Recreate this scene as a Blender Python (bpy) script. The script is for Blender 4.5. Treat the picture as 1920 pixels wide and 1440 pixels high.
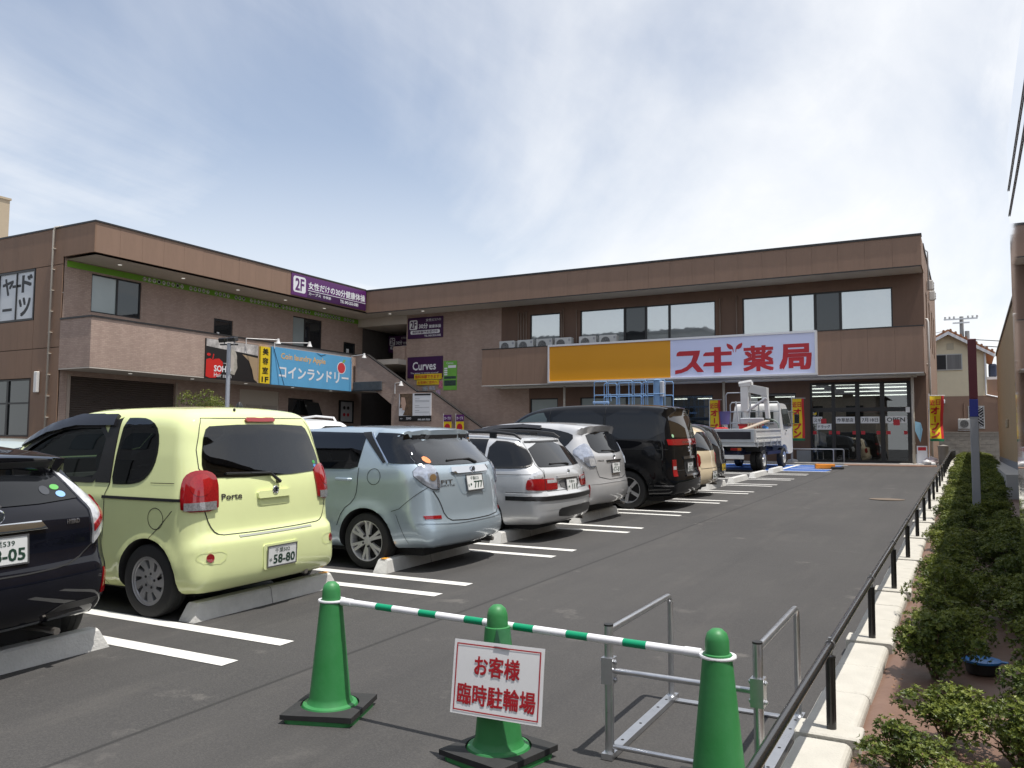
import bpy, bmesh, math, random
import numpy as np
from mathutils import Vector, Matrix
from mathutils.bvhtree import BVHTree
from mathutils.geometry import delaunay_2d_cdt
random.seed(7); np.random.seed(7)
R = math.radians
for o in list(bpy.data.objects): bpy.data.objects.remove(o)
SC = bpy.context.scene
COL = SC.collection

# ---------------------------------------------------------------- camera
SLOPE = 0.0246                      # the lot climbs gently towards the shops
def lotz(y): return SLOPE * max(-30.0, min(y, 35.0))
yaw, pitch, roll = R(28.75), R(4.03), R(0.39)
fwd = Vector((-math.sin(yaw)*math.cos(pitch), math.cos(yaw)*math.cos(pitch), math.sin(pitch)))
rt0 = Vector((math.cos(yaw), math.sin(yaw), 0)); up0 = rt0.cross(fwd)
rt = rt0*math.cos(roll) + up0*math.sin(roll); up = -rt0*math.sin(roll) + up0*math.cos(roll)
cam = bpy.data.cameras.new('camera'); cam.sensor_width = 36; cam.lens = 1560/1920*36
cam.clip_start = 0.05; cam.clip_end = 3000
co = bpy.data.objects.new('camera', cam); COL.objects.link(co)
m3 = Matrix((rt, up, -fwd)).transposed().to_4x4(); m3.translation = (0, 0, 1.54)
co.matrix_world = m3; SC.camera = co

# ---------------------------------------------------------------- sky and sun
SUN_EL, SUN_AZ = R(74.0), R(-9)     # azimuth measured from +X
W = bpy.data.worlds.new('World'); SC.world = W; W.use_nodes = True
nt = W.node_tree; nt.nodes.clear()
def wn(t, **k):
    n = nt.nodes.new(t)
    for a, b in k.items(): setattr(n, a, b)
    return n
def wl(a, b): nt.links.new(a, b)
def wmath(op, a, b=None, c=None, clamp=False):
    n = wn('ShaderNodeMath', operation=op, use_clamp=clamp)
    for i, s in enumerate((a, b, c)):
        if s is None: continue
        if isinstance(s, (int, float)): n.inputs[i].default_value = s
        else: wl(s, n.inputs[i])
    return n.outputs[0]
sky = wn('ShaderNodeTexSky', sky_type='NISHITA', sun_disc=False)
sky.sun_elevation = SUN_EL; sky.sun_rotation = R(99); sky.air_density = 1.0; sky.dust_density = 0.4; sky.ozone_density = 1.0
tc = wn('ShaderNodeTexCoord'); sp = wn('ShaderNodeSeparateXYZ'); wl(tc.outputs['Generated'], sp.inputs[0])
den = wmath('ADD', wmath('MAXIMUM', sp.outputs[2], 0.0), 0.16)
cu = wmath('DIVIDE', sp.outputs[0], den); cv = wmath('DIVIDE', sp.outputs[1], den)
cb = wn('ShaderNodeCombineXYZ'); wl(cu, cb.inputs[0]); wl(cv, cb.inputs[1])
def cloud(scale, loc, rot, sc, detail, rough, dist, lo, hi):
    mp = wn('ShaderNodeMapping'); wl(cb.outputs[0], mp.inputs[0])
    mp.inputs['Location'].default_value = loc; mp.inputs['Rotation'].default_value = rot; mp.inputs['Scale'].default_value = sc
    nz = wn('ShaderNodeTexNoise'); wl(mp.outputs[0], nz.inputs['Vector'])
    nz.inputs['Scale'].default_value = scale; nz.inputs['Detail'].default_value = detail
    nz.inputs['Roughness'].default_value = rough; nz.inputs['Distortion'].default_value = dist
    mr = wn('ShaderNodeMapRange', interpolation_type='SMOOTHSTEP'); wl(nz.outputs[0], mr.inputs[0])
    mr.inputs[1].default_value = lo; mr.inputs[2].default_value = hi
    return mr.outputs[0]
c1 = cloud(0.5, (-1.7, -0.4, 0), (0, 0, 0.5), (1.0, 0.55, 1), 8, 0.54, 0.5, 0.36, 0.61)
c2 = cloud(1.5, (3.3, 0.7, 0), (0, 0, 0.9), (1.0, 0.3, 1), 10, 0.62, 0.9, 0.42, 0.78)
c3 = cloud(0.22, (0.3, 2.1, 0), (0, 0, 0.2), (1, 1, 1), 3, 0.5, 0.0, 0.35, 0.62)
cm = wmath('ADD', wmath('MULTIPLY', c1, 0.85), wmath('MULTIPLY', wmath('MULTIPLY', c2, c3), 0.60), clamp=True)
hz = wn('ShaderNodeMapRange', interpolation_type='SMOOTHSTEP'); wl(sp.outputs[2], hz.inputs[0])
hz.inputs[1].default_value = 0.0; hz.inputs[2].default_value = 0.40; hz.inputs[3].default_value = 0.92; hz.inputs[4].default_value = 0.0
cm2 = wmath('MAXIMUM', cm, hz.outputs[0])
cm2 = wmath('ADD', wmath('MULTIPLY', cm2, 0.80), 0.19, clamp=True)
mx = wn('ShaderNodeMix', data_type='RGBA'); wl(cm2, mx.inputs[0]); wl(sky.outputs[0], mx.inputs[6])
mx.inputs[7].default_value = (7.35, 7.45, 7.6, 1)
bg = wn('ShaderNodeBackground'); wl(mx.outputs[2], bg.inputs[0]); bg.inputs[1].default_value = 0.128
wo = wn('ShaderNodeOutputWorld'); wl(bg.outputs[0], wo.inputs[0])
sun = bpy.data.lights.new('sun', 'SUN'); sun.energy = 4.6; sun.angle = R(0.53); sun.color = (1.0, 0.955, 0.89)
so = bpy.data.objects.new('sun', sun); COL.objects.link(so)
sdir = Vector((math.cos(SUN_EL)*math.cos(SUN_AZ), math.cos(SUN_EL)*math.sin(SUN_AZ), math.sin(SUN_EL)))
so.rotation_euler = sdir.to_track_quat('Z', 'Y').to_euler(); so.location = (20, 0, 60)
SC.view_settings.view_transform = 'Standard'; SC.view_settings.look = 'None'
SC.view_settings.exposure = 0.15; SC.view_settings.gamma = 1.0; SC.view_settings.use_curve_mapping = False
SC.render.engine = 'CYCLES'
SC.cycles.max_bounces = 8; SC.cycles.transparent_max_bounces = 12

# ---------------------------------------------------------------- materials
MATS = {}
def srgb(h):
    h = h.lstrip('#'); c = [int(h[i:i+2], 16)/255 for i in (0, 2, 4)]
    return tuple(((x+0.055)/1.055)**2.4 if x > 0.04045 else x/12.92 for x in c)
def mat(name, col=(0.5, 0.5, 0.5), rough=0.5, metal=0.0, var=0.0, vscale=3.0, bump=0.0, bscale=60.0, spec=0.5,
        coat=0.0, emit=0.0, vcol=None, dirt=0.0, stretch=(1, 1, 1), trans=0.0):
    if name in MATS: return MATS[name]
    m = bpy.data.materials.new(name); m.use_nodes = True; t = m.node_tree; n = t.nodes
    b = n['Principled BSDF']
    b.inputs['Base Color'].default_value = (*col, 1); b.inputs['Roughness'].default_value = rough
    b.inputs['Metallic'].default_value = metal; b.inputs['Specular IOR Level'].default_value = spec
    b.inputs['Coat Weight'].default_value = coat; b.inputs['Coat Roughness'].default_value = 0.03
    if trans: b.inputs['Transmission Weight'].default_value = trans
    if emit:
        b.inputs['Emission Color'].default_value = (*col, 1); b.inputs['Emission Strength'].default_value = emit
    tcn = n.new('ShaderNodeTexCoord')
    mp = n.new('ShaderNodeMapping'); mp.inputs['Scale'].default_value = stretch; t.links.new(tcn.outputs['Object'], mp.inputs[0])
    if var:
        nz = n.new('ShaderNodeTexNoise'); nz.inputs['Scale'].default_value = vscale; nz.inputs['Detail'].default_value = 8
        nz.inputs['Roughness'].default_value = 0.65; t.links.new(mp.outputs[0], nz.inputs['Vector'])
        mr = n.new('ShaderNodeMapRange'); t.links.new(nz.outputs[0], mr.inputs[0]); mr.inputs[1].default_value = 0.25; mr.inputs[2].default_value = 0.75
        mixn = n.new('ShaderNodeMix'); mixn.data_type = 'RGBA'; t.links.new(mr.outputs[0], mixn.inputs[0])
        c2 = vcol if vcol else tuple(min(1, c*(1+var)) for c in col)
        c1 = col if vcol else tuple(c*(1-var) for c in col)
        mixn.inputs[6].default_value = (*c1, 1); mixn.inputs[7].default_value = (*c2, 1)
        t.links.new(mixn.outputs[2], b.inputs['Base Color'])
        rr = n.new('ShaderNodeMapRange'); t.links.new(nz.outputs[0], rr.inputs[0])
        rr.inputs[3].default_value = max(0, rough-0.08); rr.inputs[4].default_value = min(1, rough+0.08)
        t.links.new(rr.outputs[0], b.inputs['Roughness'])
    if bump:
        n2 = n.new('ShaderNodeTexNoise'); n2.inputs['Scale'].default_value = bscale; n2.inputs['Detail'].default_value = 4
        t.links.new(mp.outputs[0], n2.inputs['Vector'])
        bp = n.new('ShaderNodeBump'); bp.inputs['Strength'].default_value = bump; bp.inputs['Distance'].default_value = 0.01
        t.links.new(n2.outputs[0], bp.inputs['Height']); t.links.new(bp.outputs[0], b.inputs['Normal'])
    MATS[name] = m; return m
def glassmat(name, tint=(0.5, 0.5, 0.5), ior=1.5, mirror=0.0, rough=0.0):
    """thin pane: tinted see-through plus a Fresnel reflection"""
    if name in MATS: return MATS[name]
    m = bpy.data.materials.new(name); m.use_nodes = True; t = m.node_tree; n = t.nodes; n.clear()
    out = n.new('ShaderNodeOutputMaterial'); tr = n.new('ShaderNodeBsdfTransparent'); gl = n.new('ShaderNodeBsdfGlossy')
    tr.inputs[0].default_value = (*tint, 1); gl.inputs[0].default_value = (0.95, 0.97, 1, 1); gl.inputs['Roughness'].default_value = rough
    fr = n.new('ShaderNodeFresnel'); fr.inputs[0].default_value = ior
    mt = n.new('ShaderNodeMath'); mt.operation = 'MULTIPLY_ADD'; mt.use_clamp = True; t.links.new(fr.outputs[0], mt.inputs[0])
    mt.inputs[1].default_value = 1.6; mt.inputs[2].default_value = mirror
    mx = n.new('ShaderNodeMixShader'); t.links.new(mt.outputs[0], mx.inputs[0]); t.links.new(tr.outputs[0], mx.inputs[1]); t.links.new(gl.outputs[0], mx.inputs[2])
    t.links.new(mx.outputs[0], out.inputs[0]); MATS[name] = m; return m
def paint(name, col, metal=0.0, rough=0.28, coat=1.0):
    """car paint: base, fine flake or orange peel, clear coat, faint dust"""
    if name in MATS: return MATS[name]
    m = mat(name, col, rough, metal, coat=coat)
    t = m.node_tree; n = t.nodes; b = n['Principled BSDF']
    tcn = n.new('ShaderNodeTexCoord')
    nz = n.new('ShaderNodeTexNoise'); nz.inputs['Scale'].default_value = 5; nz.inputs['Detail'].default_value = 6; t.links.new(tcn.outputs['Object'], nz.inputs['Vector'])
    mr = n.new('ShaderNodeMapRange'); t.links.new(nz.outputs[0], mr.inputs[0]); mr.inputs[3].default_value = 0.0; mr.inputs[4].default_value = 0.05; b.inputs['Specular IOR Level'].default_value = 0.5 if metal else 0.0
    t.links.new(mr.outputs[0], b.inputs['Coat Roughness'])
    mixn = n.new('ShaderNodeMix'); mixn.data_type = 'RGBA'; t.links.new(nz.outputs[0], mixn.inputs[0])
    mixn.inputs[6].default_value = (*[c*0.95 for c in col], 1); mixn.inputs[7].default_value = (*[min(1, c*1.04+0.004) for c in col], 1)
    t.links.new(mixn.outputs[2], b.inputs['Base Color'])
    return m

# ---------------------------------------------------------------- mesh helpers
class MB:
    def __init__(s): s.v = []; s.f = []; s.m = []
    def add(s, vs, fs, mi=0):
        k = len(s.v); s.v.extend([tuple(p) for p in vs]); s.f.extend([tuple(i+k for i in f) for f in fs]); s.m.extend([mi]*len(fs)); return s
    def box(s, x0, x1, y0, y1, z0, z1, b=0.0, mi=0, mt=None):
        if b <= 0:
            vs = [(x0,y0,z0),(x1,y0,z0),(x1,y1,z0),(x0,y1,z0),(x0,y0,z1),(x1,y0,z1),(x1,y1,z1),(x0,y1,z1)]
            fs = [(3,2,1,0),(4,5,6,7),(0,1,5,4),(1,2,6,5),(2,3,7,6),(3,0,4,7)]
        else:
            b = min(b, (x1-x0)*0.49, (y1-y0)*0.49, (z1-z0)*0.49)
            bm = bmesh.new(); bmesh.ops.create_cube(bm, size=1)
            for v in bm.verts: v.co = ((x0+x1)/2+v.co.x*(x1-x0), (y0+y1)/2+v.co.y*(y1-y0), (z0+z1)/2+v.co.z*(z1-z0))
            bmesh.ops.bevel(bm, geom=bm.edges[:], offset=b, segments=2 if b > 0.02 else 1, affect='EDGES', profile=0.6)
            vs = [tuple(v.co) for v in bm.verts]; bm.verts.index_update(); fs = [tuple(v.index for v in f.verts) for f in bm.faces]; bm.free()
        if mt is not None: vs = [tuple(mt @ Vector(p)) for p in vs]
        return s.add(vs, fs, mi)
    def prism(s, pts, fn0, fn1, mi=0):
        """pts 2D outline (ccw); fn0/fn1 map 2D to the two 3D caps"""
        n = len(pts); vs = [fn0(*p) for p in pts]+[fn1(*p) for p in pts]
        fs = [tuple(range(n-1, -1, -1)), tuple(range(n, 2*n))]+[(i, (i+1) % n, n+(i+1) % n, n+i) for i in range(n)]
        return s.add(vs, fs, mi)
    def tube(s, pts, r, n=8, cap=True, mi=0):
        pts = [Vector(p) for p in pts]; k = len(pts); rs = r if isinstance(r, (list, tuple)) else [r]*k
        d0 = (pts[1]-pts[0]).normalized(); a = d0.orthogonal().normalized(); vs = []
        for i, p in enumerate(pts):
            if i == 0: d = pts[1]-pts[0]
            elif i == k-1: d = pts[-1]-pts[-2]
            else: d = (pts[i]-pts[i-1]).normalized()+(pts[i+1]-pts[i]).normalized()
            d.normalize(); a = (a-d*a.dot(d)).normalized(); b = d.cross(a)
            for j in range(n):
                t = 2*math.pi*j/n; vs.append(p+(a*math.cos(t)+b*math.sin(t))*rs[i])
        fs = [(i*n+j, i*n+(j+1) % n, (i+1)*n+(j+1) % n, (i+1)*n+j) for i in range(k-1) for j in range(n)]
        if cap: fs += [tuple(range(n-1, -1, -1)), tuple(range((k-1)*n, k*n))]
        return s.add(vs, fs, mi)
    def lathe(s, prof, n=24, o=(0,0,0), axis='Z', mi=0, closed=False, cap=True):
        vs = []; k = len(prof)
        for (r, h) in prof:
            for j in range(n):
                t = 2*math.pi*j/n; c, q = r*math.cos(t), r*math.sin(t)
                vs.append({'Z': (o[0]+c, o[1]+q, o[2]+h), 'Y': (o[0]+q, o[1]+h, o[2]+c), 'X': (o[0]+h, o[1]+c, o[2]+q)}[axis])
        rng = range(k if closed else k-1)
        fs = [(i*n+j, i*n+(j+1) % n, ((i+1) % k)*n+(j+1) % n, ((i+1) % k)*n+j) for i in rng for j in range(n)]
        if not closed and cap:
            if prof[0][0] > 1e-4: fs.append(tuple(range(n-1, -1, -1)))
            if prof[-1][0] > 1e-4: fs.append(tuple(range((k-1)*n, k*n)))
        return s.add(vs, fs, mi)
    def mesh(s, name, mats, smooth=False):
        me = bpy.data.meshes.new(name); me.from_pydata(s.v, [], s.f)
        for m in (mats if isinstance(mats, (list, tuple)) else [mats]): me.materials.append(m)
        if any(s.m): me.polygons.foreach_set('material_index', s.m)
        if smooth is True: me.polygons.foreach_set('use_smooth', [True]*len(me.polygons))
        me.validate(); me.update()
        if smooth == 'auto': smooth_angle(me)
        return me
    def build(s, name, mats, parent=None, smooth=False):
        return link(name, s.mesh(name, mats, smooth), parent)
def smooth_angle(me, ang=0.6):
    me.polygons.foreach_set('use_smooth', [True]*len(me.polygons))
    me.set_sharp_from_angle(angle=ang)
def link(name, data, parent=None):
    o = bpy.data.objects.new(name, data); COL.objects.link(o)
    if parent is not None: o.parent = parent
    return o
def tag(o, label=None, cat=None, group=None, kind=None):
    if label: o['label'] = label
    if cat: o['category'] = cat
    if group: o['group'] = group
    if kind: o['kind'] = kind
    return o
def thing(name, label, cat, loc=(0,0,0), rz=0.0, group=None, rx=0.0):
    o = bpy.data.objects.new(name, None); COL.objects.link(o); o.location = loc; o.rotation_euler = (rx, 0, rz); o.empty_display_size = 0.2
    return tag(o, label, cat, group)
def copy_tree(o, parent=None):
    c = o.copy(); COL.objects.link(c)
    if parent is not None: c.parent = parent
    for ch in o.children: copy_tree(ch, c)
    return c
# text -> mesh data in its own XY plane, fitted to a box
TXT = {}
def text_geo(body):
    if body not in TXT:
        cu = bpy.data.curves.new('txt', 'FONT'); cu.body = body; cu.size = 1; cu.resolution_u = 2
        ob = bpy.data.objects.new('txt', cu); me = bpy.data.meshes.new_from_object(ob)
        vs = [tuple(v.co) for v in me.vertices]; fs = [tuple(p.vertices) for p in me.polygons]
        bpy.data.objects.remove(ob); bpy.data.curves.remove(cu); bpy.data.meshes.remove(me)
        TXT[body] = (vs, fs)
    return TXT[body]
def face_x(x, sgn=1):   # plane facing +X: u runs to +Y, v up
    return lambda u, v, w: (x+w, u, v)
def face_y(y):          # plane facing -Y: u runs to +X, v up
    return lambda u, v, w: (u, y-w, v)
def put_text(mb, body, fn, u0, v0, u1, v1, w, bold=0.0, mi=0):
    """glyphs fitted to the box; bold strokes come from a few shifted layers, each a hair above the last"""
    vs, fs = text_geo(body)
    if not vs: return mb
    xs = [p[0] for p in vs]; ys = [p[1] for p in vs]; b = bold*0.8
    ax, bx, ay, by = min(xs)-b, max(xs)+b, min(ys)-b, max(ys)+b
    sx, sy = (u1-u0)/max(1e-6, bx-ax), (v1-v0)/max(1e-6, by-ay); e = min(0.0004, max(0.00015, 0.0004*abs(v1-v0)))
    offs = [(0, 0)] if bold < 0.004 else [(-b, -b), (b, -b), (b, b), (-b, b), (0, 0)] if bold > 0.015 else [(-b, 0), (b, 0)]
    for k, (dx, dy) in enumerate(offs):
        mb.add([fn(u0+(p[0]+dx-ax)*sx, v0+(p[1]+dy-ay)*sy, w+e*k) for p in vs], fs, mi)
    return mb
def put_rect(mb, fn, u0, v0, u1, v1, w, mi=0, t=None):
    if t is None:
        return mb.add([fn(u0, v0, w), fn(u1, v0, w), fn(u1, v1, w), fn(u0, v1, w)], [(0, 1, 2, 3)], mi)
    vs = [fn(u, v, ww) for ww in (w-t, w) for (u, v) in ((u0, v0), (u1, v0), (u1, v1), (u0, v1))]
    return mb.add(vs, [(3,2,1,0),(4,5,6,7),(0,1,5,4),(1,2,6,5),(2,3,7,6),(3,0,4,7)], mi)
def put_poly(mb, fn, pts, w, mi=0):
    P2 = [Vector(p) for p in pts]; n = len(P2)
    v2, e2, f2, _, _, _ = delaunay_2d_cdt(P2, [(i, (i+1) % n) for i in range(n)], [], 1, 1e-6)
    return mb.add([fn(p.x, p.y, w) for p in v2], f2, mi)
def ell(cu, cv, ru, rv, n=20): return [(cu+ru*math.cos(2*math.pi*i/n), cv+rv*math.sin(2*math.pi*i/n)) for i in range(n)]
def rrect(u0, v0, u1, v1, r, n=5):
    o = []
    for (cx, cy, a) in ((u1-r, v0+r, -90), (u1-r, v1-r, 0), (u0+r, v1-r, 90), (u0+r, v0+r, 180)):
        for i in range(n+1):
            t = R(a+90*i/n); o.append((cx+r*math.cos(t), cy+r*math.sin(t)))
    return o
# ================================================================ ground
def asphalt():
    m = bpy.data.materials.new('asphalt'); m.use_nodes = True; t = m.node_tree; n = t.nodes; b = n['Principled BSDF']
    L = t.links.new; tcn = n.new('ShaderNodeTexCoord'); sp = n.new('ShaderNodeSeparateXYZ'); L(tcn.outputs['Object'], sp.inputs[0])
    def noise(s, d=6, r=0.6, vec=None):
        q = n.new('ShaderNodeTexNoise'); q.inputs['Scale'].default_value = s; q.inputs['Detail'].default_value = d; q.inputs['Roughness'].default_value = r; L(vec or tcn.outputs['Object'], q.inputs['Vector']); return q.outputs[0]
    def ramp(x, a, b_, lo=0.0, hi=1.0):
        q = n.new('ShaderNodeMapRange'); q.interpolation_type = 'SMOOTHSTEP'; L(x, q.inputs[0]); q.inputs[1].default_value = a; q.inputs[2].default_value = b_; q.inputs[3].default_value = lo; q.inputs[4].default_value = hi; return q.outputs[0]
    def mixc(f, a, c):
        q = n.new('ShaderNodeMix'); q.data_type = 'RGBA'; L(f, q.inputs[0])
        for k, v in ((6, a), (7, c)):
            if isinstance(v, tuple): q.inputs[k].default_value = (*v, 1)
            else: L(v, q.inputs[k])
        return q.outputs[2]
    def mul(a, c):
        q = n.new('ShaderNodeMath'); q.operation = 'MULTIPLY'; L(a, q.inputs[0])
        if isinstance(c, (int, float)): q.inputs[1].default_value = c
        else: L(c, q.inputs[1])
        return q.outputs[0]
    c = mixc(ramp(noise(0.35), 0.3, 0.7), (0.040, 0.039, 0.0395), (0.056, 0.054, 0.053))
    c = mixc(mul(ramp(noise(90, 2), 0.35, 0.72), 0.5), c, (0.095, 0.09, 0.085))            # aggregate
    c = mixc(mul(ramp(noise(240, 1), 0.6, 0.75), 0.35), c, (0.16, 0.155, 0.145))
    # pale dust blotches, tyre streaks along the aisle
    mp = n.new('ShaderNodeMapping'); L(tcn.outputs['Object'], mp.inputs[0]); mp.inputs['Scale'].default_value = (2.2, 0.5, 1)
    c = mixc(mul(ramp(noise(1.1, 7, 0.7, mp.outputs[0]), 0.50, 0.74), 0.30), c, (0.115, 0.107, 0.098))
    c = mixc(mul(mul(ramp(noise(2.3, 9, 0.62), 0.60, 0.72), ramp(noise(0.5, 2), 0.42, 0.58)), 0.55), c, (0.17, 0.158, 0.145))
    mp2 = n.new('ShaderNodeMapping'); L(tcn.outputs['Object'], mp2.inputs[0]); mp2.inputs['Scale'].default_value = (3.0, 0.12, 1)
    c = mixc(mul(ramp(noise(1.0, 5, 0.6, mp2.outputs[0]), 0.45, 0.8), 0.35), c, (0.028, 0.028, 0.029))
    # the two paving passes differ slightly and meet in a joint along the bays
    c = mixc(mul(ramp(sp.outputs[0], -3.72, -3.70), 0.18), c, (0.075, 0.07, 0.066))
    j1 = ramp(sp.outputs[0], -3.735, -3.715); j2 = ramp(sp.outputs[0], -3.685, -3.705)
    c = mixc(mul(mul(j1, j2), 0.7), c, (0.02, 0.02, 0.02))
    L(c, b.inputs['Base Color']); b.inputs['Roughness'].default_value = 0.82; b.inputs['Specular IOR Level'].default_value = 0.35
    bp = n.new('ShaderNodeBump'); bp.inputs['Strength'].default_value = 0.55; bp.inputs['Distance'].default_value = 0.006; L(noise(130, 3, 0.7), bp.inputs['Height']); L(bp.outputs[0], b.inputs['Normal'])
    return m
ASPH = asphalt()
mb = MB(); ys = [-400, -30, -20, -10, 0, 10, 20, 30, 35, 60, 900]; xs = [-900, -60, -30, -10, 0, 10, 60, 900]
for y in ys:
    for x in xs: mb.v.append((x, y, lotz(y)))
for i in range(len(ys)-1):
    for j in range(len(xs)-1):
        k = i*len(xs)+j; mb.f.append((k, k+1, k+1+len(xs), k+len(xs))); mb.m.append(0)
G = tag(mb.build('ground', ASPH), kind='structure')
WHITE = mat('road_paint', (0.74, 0.735, 0.70), 0.65, var=0.10, vscale=9, vcol=(0.60, 0.59, 0.56), bump=0.25, bscale=140)
def sheet(name, x0, x1, y0, y1, dz, m, parent=G):
    q = MB(); ny = max(1, int((y1-y0)/5)); 
    for i in range(ny+1):
        y = y0+(y1-y0)*i/ny; q.v += [(x0, y, lotz(y)+dz), (x1, y, lotz(y)+dz)]
    q.f = [(2*i, 2*i+1, 2*i+3, 2*i+2) for i in range(ny)]; q.m = [0]*ny
    return q.build(name, m, parent)
PITCH = 2.43
for k in range(-1, 10):
    yc = 4.23+PITCH*k
    for s in (-1, 1): sheet('parking_line', -9.6, -4.25+random.uniform(-.02, .02), yc+s*0.27-0.07, yc+s*0.27+0.07, 0.004, WHITE)
sheet('disabled_bay', -9.4, -4.0, 27.9, 32.1, 0.004, mat('blue_paint', (0.035, 0.11, 0.36), 0.6, var=0.2, vscale=6, bump=0.2, bscale=120))
for (a, b, c, d) in ((-9.5, -3.85, 27.75, 27.9), (-9.5, -3.85, 32.1, 32.25), (-5.6, -5.45, 27.9, 32.1)): sheet('parking_line', a, b, c, d, 0.008, WHITE)
for y in (29.2, 30.4): sheet('parking_line', -5.3, -4.0, y, y+0.14, 0.0085, WHITE)
# paved apron along the shop front
mb = MB(); mb.box(-17.5, -1.4, 32.45, 33.98, lotz(32.5)-0.2, 0.88, 0.01); apron = tag(mb.build('shop_apron', mat('apron_concrete', (0.42, 0.40, 0.37), 0.8, var=0.12, vscale=2)), kind='structure')
mb = MB(); mb.box(-4.0, -1.0, 32.3, 32.45, lotz(32.4)-0.2, 0.845, 0.01); mb.build('apron_edge', mat('apron_tile', (0.45, 0.28, 0.20), 0.8, var=0.12), apron)
# wheel stops
CONC = mat('stop_concrete', (0.62, 0.615, 0.59), 0.85, var=0.12, vscale=7, vcol=(0.46, 0.455, 0.435), bump=0.5, bscale=60)
def stop_mesh(l):
    q = MB(); h = l/2
    prof = [(-0.085, 0.0), (0.085, 0.0), (0.062, 0.125), (0.045, 0.14), (-0.045, 0.14), (-0.062, 0.125)]
    a = [(x*1.0, -h if z < 0.01 else -h+0.07*z/0.14, z) for x, z in prof]; b = [(x, h if z < 0.01 else h-0.07*z/0.14, z) for x, z in prof]
    n = 6; q.add(a+b, [tuple(range(n)), tuple(range(2*n-1, n-1, -1))]+[(i, n+i, n+(i+1) % n, (i+1) % n) for i in range(n)])
    return q.mesh('wheel_stop', CONC)
half = stop_mesh(1.68)
STL = {0: 'navy hatchback', 1: 'yellow-green minivan', 2: 'pale blue-green estate', 3: 'low silver estate', 4: 'silver hatchback', 5: 'tall black people carrier', 6: 'beige car', 7: 'small dark car'}
for k in range(0, 11):
    yc = 3.02+PITCH*k
    if k in STL: s = thing('wheel_stop', 'grey concrete wheel stop behind the rear wheels of the '+STL[k], 'wheel stop', (-5.42+random.uniform(-.02, .02), yc, lotz(yc)), random.uniform(-.008, .008), 'concrete wheel stops in the bays', math.atan(SLOPE))
    else: s = thing('wheel_stop', 'pale concrete wheel stop in the %s empty bay beyond the small dark car' % ('first', 'second', 'third')[k-8], 'wheel stop', (-5.42+random.uniform(-.02, .02), yc, lotz(yc)), random.uniform(-.008, .008), 'concrete wheel stops in the empty bays', math.atan(SLOPE))
    p = link('stop_block', half, s)
    m = MB(); m.box(-0.0865, 0.0865, -0.003, 0.003, 0.0, 0.02); m.add([(-0.0875, -0.004, 0.0), (0.0875, -0.004, 0.0), (0.0645, -0.004, 0.126), (0.046, -0.004, 0.1412), (-0.046, -0.004, 0.1412), (-0.0645, -0.004, 0.126), (-0.0875, 0.004, 0.0), (0.0875, 0.004, 0.0), (0.0645, 0.004, 0.126), (0.046, 0.004, 0.1412), (-0.046, 0.004, 0.1412), (-0.0645, 0.004, 0.126)], [(1, 2, 8, 7), (2, 3, 9, 8), (3, 4, 10, 9), (4, 5, 11, 10), (5, 0, 6, 11)]); m.build('joint_line', mat('joint_grey', (0.22, 0.22, 0.21), 0.9), s)
    if k in (1, 2):
        m = MB(); m.box(-0.03, 0.03, -0.78, -0.70, 0.139, 0.143); m.v = [(a, b if k == 2 else -b, c) for a, b, c in m.v]; m.build('reflective_mark', mat('amber_mark', (0.8, 0.35, 0.03), 0.4), s)
# manhole
mb = MB(); mb.lathe([(0.33, 0.0), (0.33, 0.006), (0.30, 0.008), (0.29, 0.004), (0.28, 0.008), (0.0, 0.008)], 32)
mh = tag(mb.build('manhole_cover', mat('dusty_iron', (0.15, 0.115, 0.085), 0.85, var=0.25, vscale=8)), 'round dusty brown manhole cover in the asphalt aisle', 'manhole'); mh.location = (-1.48, 18.4, lotz(18.4))
# ---------------------------------------------------------------- kerb, planting bed, low railing
KX0, KX1 = -0.735, -0.495
KERB = thing('kerb', None, None); KERB['kind'] = 'structure'
KC = mat('kerb_concrete', (0.56, 0.535, 0.47), 0.85, var=0.10, vscale=4, vcol=(0.44, 0.42, 0.37), bump=0.4, bscale=80)
def kerb_block(l, w0, w1, h, r):
    q = MB(); prof = [(w0, -0.1), (w1, -0.1), (w1, h-r)]+[(w1-r+r*math.sin(a), h-r+r*math.cos(a)) for a in (1.2, 0.8, 0.4, 0.0)]+[(w0+r*.4, h), (w0, h-r*.4)]
    g = 0.006; n = len(prof); e = 0.012
    rings = [(-l/2+g, 0.0), (-l/2+g+e, e), (l/2-g-e, e), (l/2-g, 0.0)]
    vs = []
    for y, s in rings:
        c = ((w0+w1)/2, h/2)
        for (x, z) in prof: k = 1-(0.05 if s == 0.0 else 0.0); vs.append((c[0]+(x-c[0])*k, y, z if z < 0 else z*(1-(0.06 if s == 0.0 else 0))))
    fs = [tuple(range(n))[::-1], tuple(range(3*n, 4*n))]+[(r_*n+i, r_*n+(i+1) % n, (r_+1)*n+(i+1) % n, (r_+1)*n+i) for r_ in range(3) for i in range(n)]
    return q.add(vs, [tuple(reversed(f)) for f in fs]).mesh('kerb_block', KC)
PSP, PY0, NP = 1.87, 4.22, 23
kb = [kerb_block((PSP-0.2)/3, KX0, KX1, 0.10, 0.035)]; kp = kerb_block(0.2, KX0-0.02, KX1+0.03, 0.115, 0.015)
for i in range(-2, NP):
    y = PY0+PSP*i
    o = link('kerb_block', kp, KERB); o.location = (0, y, lotz(y)); o.rotation_euler.x = math.atan(SLOPE) if y < 35 else 0
    for k in range(3):
        yy = y+0.1+(PSP-0.2)/3*(k+0.5); o = link('kerb_block', kb[0], KERB); o.location = (random.uniform(-.004, .004), yy, lotz(yy)+random.uniform(-.004, .002)); o.rotation_euler.x = math.atan(SLOPE) if yy < 35 else 0
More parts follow.
